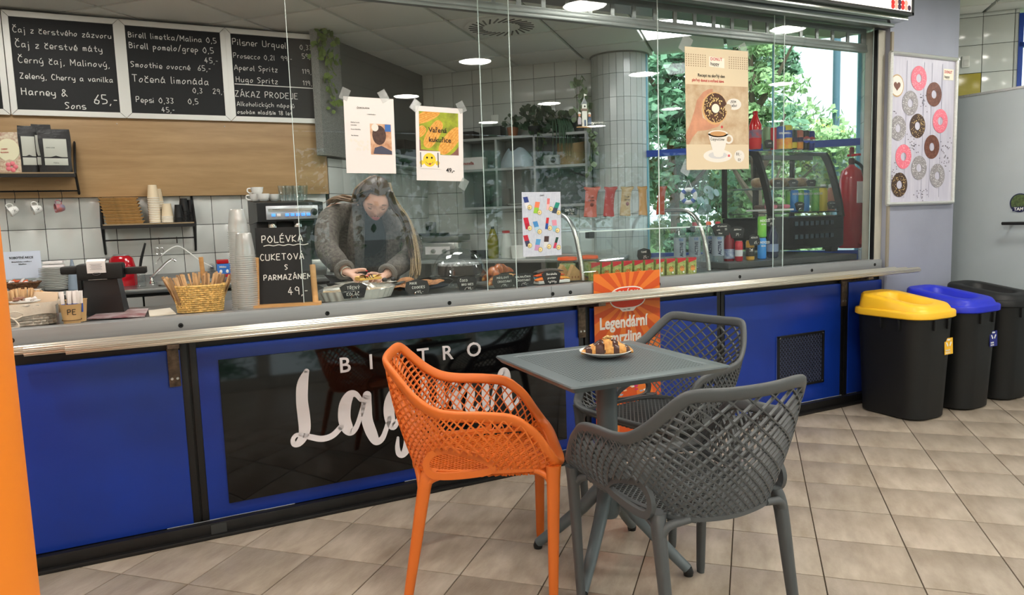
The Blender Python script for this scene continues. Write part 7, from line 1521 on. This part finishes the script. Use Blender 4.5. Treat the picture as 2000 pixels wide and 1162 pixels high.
# donuts on the platter at the left of the fridge
P = Vector((fx0+.13, .62, 1.2285)); t = thing('donut_tray', 'slanted tray at the left end of the lower fridge shelf', 'tray', P); L(MB().box((0, 0, .02), (.2, .24, .012)), 'tray_board', white, t)
for k in range(6):
    t = thing('donut', 'pink and brown iced donut on the tray in the fridge', 'donut', P+Vector((-.06+.06*(k % 3), -.07+.1*(k//3), .028)), 0, 'donuts in the fridge'); m = MB(); m.tube([(.028*math.cos(q*PI/8), .028*math.sin(q*PI/8), .014) for q in range(16)], .014, 8, closed=True); L(m, 'ring', [mat('donut pink', (222, 120, 140), .4), mat('donut brown', (96, 70, 60), .5)][k % 2], t)
# ================================================================== fire extinguisher, sun catcher decals, ornaments
P = Vector((ay(1662, 380, .72).x, .72, 0)); t = thing('fire_extinguisher', 'red fire extinguisher standing by the window behind the fridge', 'extinguisher', (P.x, P.y, .9405)); rx_ = mat('extinguisher red', (176, 22, 34), .22, coat=.4)
L(MB().lathe([(.08, 0), (.085, .02), (.085, .52), (.07, .585), (.03, .615), (.02, .63)], 32), 'cylinder', rx_, t, smooth=60); L(MB().lathe([(.018, .625), (.022, .64), (.022, .67), (.014, .68)], 16), 'valve', mat('dark brass', (70, 40, 36), .4, .5), t); L(MB().box((0, -.02, .70), (.03, .10, .018), bev=.004), 'lever', rx_, t); L(MB().lathe([(.017, .69), (.017, .76)], 12), 'handle_grip', mat('dark red plastic', (110, 16, 22), .4), t)
L(MB().tube([(.035+.014*math.cos(q*PI/6), 0, .665+.014*math.sin(q*PI/6)) for q in range(12)], .0025, 6, closed=True), 'ring_pin', steel, t); L(MB().box((-.01, -.085, .42), (.06, .006, .16)), 'label', paper, t)
L(MB().tube(cr([(.02, 0, .66), (.10, -.02, .6), (.125, -.04, .4), (.10, -.06, .2), (.02, -.09, .02)], 6), .012, 10), 'hose', black, t); L(MB().tube(cr([(.07, -.05, .20), (.05, -.07, .1), (.0, -.09, .02)], 4), [.014, .016, .018, .02, .021, .022, .022, .022, .022], 10), 'horn', rx_, t)
# life ring sticker and orchid on the window, sailors ornament
P = ag(1345, 383, 3.76); t = thing('life_ring_ornament', 'small white and blue life ring hanging by the window', 'ornament', P, GANG); b = MB(); b.tube([(.055*math.cos(q*PI/12), 0, .055*math.sin(q*PI/12)) for q in range(24)], .02, 10, flat=1, closed=True); L(b, 'ring', white, t)
for k in range(4): a_ = PI/4+k*PI/2; L(MB().tube([(.055*math.cos(a_+d), 0, .055*math.sin(a_+d)) for d in (-.25, 0, .25)], .0215, 10), 'blue_band', mat('ring blue', (40, 80, 170), .4), t)
L(MB().tube([(-.03, 0, .06), (0, 0, .14), (.03, 0, .06)], .003, 5), 'string', white, t)
P = ag(1380, 440, 3.7); t = thing('orchid', 'pale orchid silhouette standing at the window behind the bottles', 'plant', Vector((P.x, P.y, 1.18))); L(MB().tube(cr([(0, 0, -.3), (.01, 0, 0), (.04, 0, .16), (.0, 0, .26)], 4), .005, 6), 'stem', MATS['green stem'], t)
random.seed(8)
me = MB().lathe([(.0, .0), (.03, .004), (.034, .012), (.0, .010)], 14, cap0=False, cap1=False).mesh('petal', mat('pale petal', (190, 220, 222), .6))
for k in range(14): inst('petal', me, t, (random.uniform(-.09, .11), random.uniform(-.02, .02), random.uniform(.05, .28)), (PI/2+random.uniform(-.4, .4), 0, random.uniform(-.5, .5)))
# sticker ornament on the pane: a small tower with two figures in sailor caps
t = thing('tower_ornament', 'small white wooden tower with two figures in caps, on the pane beside the pillar', 'ornament', Vector((ay(1139, 248, .09).x, .075, ay(1139, 248, .075).z)))
wb = mat('ornament white', (226, 226, 222), .5); nb_ = mat('ornament blue', (70, 90, 120), .5); k_ = .0019
L(MB().box((0, 0, -.001), (.085, .02, .004)), 'base', woodL, t); L(MB().box((0, 0, .04), (.026, .008, .078)), 'tower', wb, t); L(MB().box((0, 0, .085), (.034, .010, .012)), 'balcony', mat('ornament brown', (130, 110, 100), .5), t); L(MB().box((0, 0, .102), (.024, .008, .024)), 'belfry', wb, t)
b = MB(); b.add([(-.017, 0, .114), (.017, 0, .114), (0, 0, .142)], [(0, 1, 2)]); b.poly([(-.017, 0), (.017, 0), (0, .03)], .006, Matrix.Translation((0, .003, .114)) @ Matrix.Rotation(PI/2, 4, 'X')); L(b, 'roof', mat('ornament roof', (130, 134, 140), .5), t); L(MB().lathe([(.005, 0), (.004, .001)], 12, Matrix.Translation((0, -.0045, .102)) @ Matrix.Rotation(PI/2, 4, 'X')), 'clock', ink, t); L(MB().box((0, -.0045, .02), (.010, .002, .03), bev=.0008), 'door', nb_, t); L(MB().tube([(0, 0, .142), (0, 0, .165)], .0012, 5), 'flagpole', wb, t); L(MB().poly([(0, 0), (.018, -.006), (0, -.012)], .001, Matrix.Translation((0, 0, .165)) @ Matrix.Rotation(PI/2, 4, 'X')), 'flag', wb, t)
for s, m_ in ((-1, mat('ornament lilac', (176, 168, 180), .5)), (1, nb_)):
    L(MB().lathe([(.010, .012), (.011, .025), (.008, .045), (.004, .05)], 12, Matrix.Translation((s*.03, 0, 0)), sy=.5), 'figure_body', m_, t); L(MB().lathe([(0, .05), (.007, .053), (.007, .062), (.003, .067)], 12, Matrix.Translation((s*.03, 0, 0)), sy=.6), 'figure_head', MATS['print skin'], t); L(MB().lathe([(.008, .064), (.009, .070), (.003, .074)], 12, Matrix.Translation((s*.03, 0, 0)), sy=.6), 'figure_cap', wb, t)
    for q in (-1, 1): L(MB().tube([(s*.03+q*.004, 0, .0), (s*.03+q*.004, 0, .014)], .002, 5), 'figure_leg', ink, t)
L(MB().tube([(.046+.006*math.cos(q*PI/5), 0, .018+.006*math.sin(q*PI/5)) for q in range(10)], .0022, 5, closed=True), 'life_ring', wb, t)
# ================================================================== the woman behind the counter
def skinmesh(name, V, Ed, R, mats, parent, root=0, sub=2, **kw):
    me = bpy.data.meshes.new(name); me.from_pydata([tuple(v) for v in V], Ed, []); o = bpy.data.objects.new(name, me); COL.objects.link(o)
    md = o.modifiers.new('s', 'SKIN'); md.use_smooth_shade = True; md.branch_smoothing = .3
    for i, r in enumerate(R):
        d = me.skin_vertices[0].data[i]; d.radius = r if isinstance(r, tuple) else (r, r); d.use_root = (i == root)
    sb = o.modifiers.new('b', 'SUBSURF'); sb.levels = sub; sb.render_levels = sub
    dg = bpy.context.evaluated_depsgraph_get(); m2 = bpy.data.meshes.new_from_object(o.evaluated_get(dg)); bpy.data.objects.remove(o)
    m2.name = name; m2.materials.clear(); m2.materials.append(mats); m2.shade_smooth()
    q = bpy.data.objects.new(name, m2); COL.objects.link(q); q.parent = parent; q.matrix_parent_inverse = PM(parent).inverted_safe()
    for k, v in kw.items(): q[k] = v
    return q
skin = mat('skin', (214, 168, 148), .5, var=.03, vs=14); hairm = mat('dark blonde hair', (84, 62, 46), .4, c2=(46, 34, 28), vs=9, stretch=(40, 40, 2)); hairb = mat('light blonde hair', (178, 156, 122), .45, c2=(120, 98, 74), vs=9, stretch=(40, 40, 2))
coat = mat('grey brown fleece', (118, 110, 104), .95, c2=(72, 67, 64), vs=60, bump=1, bs=240); topm = mat('black knit top', (16, 17, 22), .8, bump=.3, bs=200); jeans = mat('dark trousers', (30, 34, 44), .8)
pe = thing('person', 'woman in a grey brown fleece jacket bending over the pie dish behind the glass', 'person', (.40, 1.20, 0))
V3 = lambda *a: Vector(a)
shR, shL = V3(.165, .90, 1.335), V3(.545, .88, 1.27); elR, elL = V3(.085, .70, 1.115), V3(.560, .70, 1.075); wrR, wrL = V3(.118, .44, 1.015), V3(.318, .46, .985)
hd = V3(.352, .665, 1.372); nk = V3(.355, .86, 1.345)
B = [V3(.40, 1.26, .98), V3(.385, 1.14, 1.12), V3(.36, .99, 1.24), nk, hd+V3(0, .05, -.01), shR, elR, wrR, shL, elL, wrL, V3(.30, 1.26, .90), V3(.30, 1.22, .50), V3(.30, 1.27, .08), V3(.29, 1.18, .035), V3(.50, 1.26, .90), V3(.50, 1.22, .50), V3(.50, 1.27, .08), V3(.51, 1.18, .035)]
EB = [(0, 1), (1, 2), (2, 3), (3, 4), (2, 5), (5, 6), (6, 7), (2, 8), (8, 9), (9, 10), (0, 11), (11, 12), (12, 13), (13, 14), (0, 15), (15, 16), (16, 17), (17, 18)]
RB = [.12, .11, .11, .05, .045, .05, .038, .024, .05, .038, .024, .075, .055, .04, .03, .075, .055, .04, .03]
body = skinmesh('body', B, EB, RB, skin, pe)
def hand_mesh(name, wr, pal, side, spread, curl, parent):  # wrist, palm direction, side vector to the thumb, finger plane normal
    d = (pal-wr).normalized(); s = Vector(side).normalized(); n = d.cross(s).normalized(); s = n.cross(d).normalized()
    V = [wr-d*.03, wr, wr+d*.035, wr+d*.07]; E_ = [(0, 1), (1, 2), (2, 3)]; R = [(.024, .02), (.022, .018), (.030, .014), (.032, .012)]
    for k, (off, l_) in enumerate([(.024, .070), (.008, .078), (-.009, .072), (-.025, .058)]):
        a = wr+d*.072+s*off; o = len(V); dd = (d+s*off*spread).normalized()
        p1 = a+dd*l_*.42; d2 = (dd*math.cos(curl)+n*math.sin(curl)).normalized(); p2 = p1+d2*l_*.33; d3 = (dd*math.cos(2*curl)+n*math.sin(2*curl)).normalized(); p3 = p2+d3*l_*.28
        V += [a, p1, p2, p3]; E_ += [(3, o), (o, o+1), (o+1, o+2), (o+2, o+3)]; R += [.0095, .0085, .0078, .0065]
    o = len(V); t1 = wr+d*.03+s*.034; t2 = t1+(d*.6+s*.6).normalized()*.032; t3 = t2+(d*.95+s*.05+n*.3).normalized()*.028
    V += [t1, t2, t3]; E_ += [(2, o), (o, o+1), (o+1, o+2)]; R += [.012, .0105, .008]
    h = skinmesh(name, V, E_, R, skin, parent, root=1, sub=1)
    nm = mat('pink nail polish', (206, 50, 70), .2)
    for q in (7, 11, 15, 19, o+2):
        b = MB(); b.box((0, 0, 0), (.010, .004, .012), bev=.002); ob = L(b, 'nail', nm, h); ob.matrix_parent_inverse = Matrix(); 
        q_ = V[q]-n*.005; ob.matrix_local = h.matrix_parent_inverse.inverted_safe() @ Matrix.Identity(4) if 0 else Matrix.Translation(q_) @ d.to_track_quat('Z', 'Y').to_matrix().to_4x4()
    return h
hR = hand_mesh('hand', wrR, V3(.165, .37, .985), (.5, .3, .35), 2.0, .62, pe)
hL = hand_mesh('hand', wrL, V3(.262, .395, .972), (-.5, .4, .3), 2.0, .7, pe)
# clothing
CV = [V3(.40, 1.28, .90), V3(.385, 1.16, 1.10), V3(.36, 1.00, 1.225), V3(.355, .89, 1.30), shR+V3(.015, .01, -.02), (shR+elR)/2+V3(-.01, 0, 0), elR, (elR+wrR)/2, wrR+(elR-wrR)*.12, shL+V3(-.015, .01, -.01), (shL+elL)/2+V3(.01, 0, 0), elL, (elL+wrL)/2, wrL+(elL-wrL)*.12]
CE = [(0, 1), (1, 2), (2, 3), (2, 4), (4, 5), (5, 6), (6, 7), (7, 8), (2, 9), (9, 10), (10, 11), (11, 12), (12, 13)]
CR = [(.19, .14), (.18, .13), (.165, .12), (.08, .07), .084, .070, .066, .060, .050, .082, .070, .066, .058, .050]
jk = skinmesh('fleece_jacket', CV, CE, CR, coat, pe, sub=2)
for w_, e_ in ((wrR, elR), (wrL, elL)):
    d = (e_-w_).normalized(); p = w_+d*.03; b = MB(); u = d.orthogonal().normalized(); v = d.cross(u); b.tube([p+u*.040*math.cos(q*PI/8)+v*.040*math.sin(q*PI/8) for q in range(16)], .014, 8, closed=True); b.obj('cuff', mat('fluffy cuff', (120, 116, 112), .95, bump=1, bs=200), jk)
d = (elR-wrR).normalized(); p = wrR+d*.005; u = d.orthogonal().normalized(); v = d.cross(u); b = MB(); b.tube([p+u*.0255*math.cos(q*PI/8)+v*.0255*math.sin(q*PI/8) for q in range(16)], .003, 6, closed=True); b.obj('bracelet', mat('silver beads', (220, 216, 206), .2, .8), pe)
tv = [V3(.372, 1.02, 1.10), V3(.362, .90, 1.185), V3(.36, .83, 1.27), V3(.356, .815, 1.335)]
skinmesh('black_top', tv, [(0, 1), (1, 2), (2, 3)], [(.12, .11), (.115, .10), (.085, .07), .055], topm, pe, sub=2)
for s in (-1, 1):   # open jacket fronts
    b = MB(); P_ = cr([V3(.36+s*.07, .80, 1.335), V3(.365+s*.10, .765, 1.22), V3(.37+s*.11, .80, 1.08), V3(.38+s*.10, .90, .93)], 6); b.tube(P_, [.034, .036, .038, .04, .042, .043, .044, .045, .046, .047, .048, .048, .049, .05, .05, .05, .05, .05, .05][:len(P_)], 10); b.obj('jacket_front', coat, jk, smooth=60)
tr_ = skinmesh('trousers', [V3(.40, 1.28, .95), V3(.31, 1.27, .86), V3(.30, 1.23, .5), V3(.30, 1.28, .09), V3(.49, 1.27, .86), V3(.50, 1.23, .5), V3(.50, 1.28, .09)], [(0, 1), (1, 2), (2, 3), (0, 4), (4, 5), (5, 6)], [(.14, .12), .095, .072, .055, .095, .072, .055], jeans, pe)
for x in (.29, .51): b = MB(); b.box((x, 1.20, .04), (.09, .25, .07), bev=.02); b.obj('shoe', white, pe)
# head
he = bpy.data.objects.new('head', None)
hm = MB()
def headf(u, v):
    th = u*2*PI; ph = v*PI; x, y, z = math.sin(ph)*math.sin(th), -math.sin(ph)*math.cos(th), math.cos(ph)
    r = Vector((x*.074, y*.094, z*.115))
    if z < 0: k = 1-.34*(-z)**1.4; r.x *= k; r.y *= (1-.20*(-z)) if y < 0 else (1-.45*(-z)); 
    if y < -.2:
        f = lambda cx_, cz_, sx_, sz_: math.exp(-((r.x-cx_)/sx_)**2-((r.z-cz_)/sz_)**2)
        r.y -= .021*f(0, -.022, .0105, .013)+.011*f(0, -.002, .008, .024); r.y += .010*(f(.029, .006, .015, .010)+f(-.029, .006, .015, .010))
        r.y -= .005*f(0, .026, .045, .010); r.y -= .008*f(0, -.056, .019, .009); r.y -= .007*f(0, -.093, .017, .014); r.y -= .005*(f(.036, -.02, .016, .018)+f(-.036, -.02, .016, .018))
    return r
hm.grid(headf, 64, 48, wrap=True); HM = Matrix.Translation(hd) @ Matrix.Rotation(math.radians(-12), 4, 'Z') @ Matrix.Rotation(math.radians(6), 4, 'Y') @ Matrix.Rotation(math.radians(36), 4, 'X')
hm.M = Matrix(); head = hm.obj('head', skin, pe, smooth=80); head.matrix_local = head.matrix_local; 
def inhead(o): o.matrix_parent_inverse = Matrix(); o.matrix_basis = HM; o.parent = pe; o.matrix_parent_inverse = pe.matrix_basis.inverted_safe(); return o
inhead(head)
def hpart(b, name, m, **k): o = bpy.data.objects.new(name, b.mesh(name, m, 70)); COL.objects.link(o); o.parent = head; return o
lash = mat('dark lash', (50, 36, 34), .6); lip = mat('lips', (176, 96, 96), .35)
for s in (-1, 1):
    b = MB(); b.lathe([(0, -.011), (.009, -.006), (.0125, 0), (.009, .006), (0, .011)], 14, Matrix.Translation((s*.030, -.070, .004)) @ Matrix.Rotation(PI/2, 4, 'Y')); hpart(b, 'eyelid', skin)
    b = MB(); b.tube(cr([(s*.018, -.0795, .001), (s*.030, -.084, -.004), (s*.043, -.077, .0)], 4), .0016, 5); hpart(b, 'eyelashes', lash)
    b = MB(); b.tube(cr([(s*.014, -.086, .024), (s*.032, -.087, .029), (s*.050, -.076, .022)], 4), [.0022, .0026, .0028, .003, .003, .0026, .002, .0016, .001], 6, flat=.6); hpart(b, 'eyebrow', mat('brow hair', (96, 74, 60), .7))
    b = MB(); b.tube([(s*(.073+.003*math.sin(q*PI/3)), .010+.012*math.cos(q*PI/5), .000+.024*math.sin(q*PI/5)) for q in range(10)], .0055, 6, closed=True); b.lathe([(0, -.003), (.012, 0), (0, .003)], 10, Matrix.Translation((s*.072, .010, 0)) @ Matrix.Rotation(PI/2, 4, 'Y'), sy=1.6); hpart(b, 'ear', skin)
b = MB(); b.tube(cr([(-.021, -.083, -.057), (-.008, -.0925, -.052), (0, -.0915, -.0535), (.008, -.0925, -.052), (.021, -.083, -.057)], 4), [.001]+[.0035]*15+[.001], 6); b.tube(cr([(-.019, -.084, -.059), (0, -.092, -.063), (.019, -.084, -.059)], 5), [.001]+[.004]*9+[.001], 6); hpart(b, 'lips', lip)
b = MB(); [b.lathe([(0, -.002), (.003, 0), (0, .002)], 8, Matrix.Translation((s*.0065, -.1045, -.034))) for s in (-1, 1)]; hpart(b, 'nostrils', lash)
# hair: parted cap and long strands
def capf(u, v):
    th = (u-.5)*2*PI; at_ = max(0, min(1, (abs(th)-1.7)/.8)); ph = v*PI*(.66*(1-at_)+.285*at_); x, y, z = math.sin(ph)*math.sin(th), math.sin(ph)*math.cos(th), math.cos(ph)
    part_ = 1-.05*math.exp(-(x/.06)**2)*(z > .2); w_ = 1+.012*math.sin(th*34)*math.sin(ph)
    return Vector((x*.086*w_, y*.106*w_+.004, z*.126*part_*w_+.002))
b = MB(); b.grid(capf, 90, 30); b.grid(lambda u, v: (lambda p: Vector((p.x*.93, p.y*.93, p.z*.95)))(capf(u, v)), 60, 20); hc = hpart(b, 'hair_cap', hairm)
random.seed(44)
def lock(P_, n, spread, r, m, name, sub=6):
    b = MB()
    for k in range(n):
        o = Vector((random.gauss(0, spread), random.gauss(0, spread), random.gauss(0, spread*.5))); pts = []
        for i, p in enumerate(P_): f_ = i/(len(P_)-1); pts.append(Vector(p)+o*(.8+.5*f_)+Vector((random.gauss(0, .004), random.gauss(0, .004), 0))*f_)
        C_ = cr(pts, sub); b.tube(C_, [r*(1-.75*(i/(len(C_)-1))**2) for i in range(len(C_))], 6)
    return b.obj(name, m, hc, smooth=80)
hw_ = lambda x, y, z: HM @ Vector((x, y, z))
lock([hw_(.05, .02, .09), hw_(.082, -.02, .02), V3(.500, .62, 1.25), V3(.512, .56, 1.13), V3(.500, .50, 1.03), V3(.478, .46, .975)], 46, .011, .0065, hairb, 'long_strands')
lock([hw_(.06, -.04, .085), hw_(.088, -.045, .01), V3(.478, .60, 1.27), V3(.492, .56, 1.16), V3(.490, .52, 1.06)], 26, .008, .0065, hairm, 'side_strands')
lock([hw_(-.02, .07, .09), hw_(-.085, .05, .03), V3(.265, .76, 1.375), V3(.20, .82, 1.39), V3(.16, .90, 1.37)], 40, .012, .006, mat('mid brown hair', (138, 110, 84), .45, c2=(96, 74, 56), vs=9, stretch=(40, 40, 2)), 'shoulder_strands')
lock([hw_(-.03, -.06, .10), hw_(-.084, -.01, .03), hw_(-.086, .03, -.03), hw_(-.07, .05, -.08)], 26, .006, .006, hairm, 'side_strands')
for k in range(2): b = MB(); b.lathe([(0, -.002), (.004, 0), (0, .002)], 10, Matrix.Translation(((-1, 1)[k]*.078, .008, -.026))); hpart(b, 'earring', steel)
# pastry slice held in the hands
P = V3(.198, .345, .985); t = thing('pastry_slice', 'yellow slice of pastry with dark stripes held by the woman', 'pastry', P, .25); L(MB().grid(lambda u, v: (.062*(u-.5)*2, .028*(v-.5)*2, .010+.008*math.sin(u*9)*math.cos(v*5)), 20, 10).box((0, 0, 0), (.12, .054, .014), bev=.005), 'slice', mat('yellow pastry', (220, 176, 84), .5, bump=.5, bs=60), t)
for k in range(4): L(MB().tube(cr([(-.03+k*.014, -.028, .004), (-.024+k*.014, 0, .018), (-.03+k*.014, .026, .01)], 4), .003, 6), 'chocolate_stripe', choc, t)
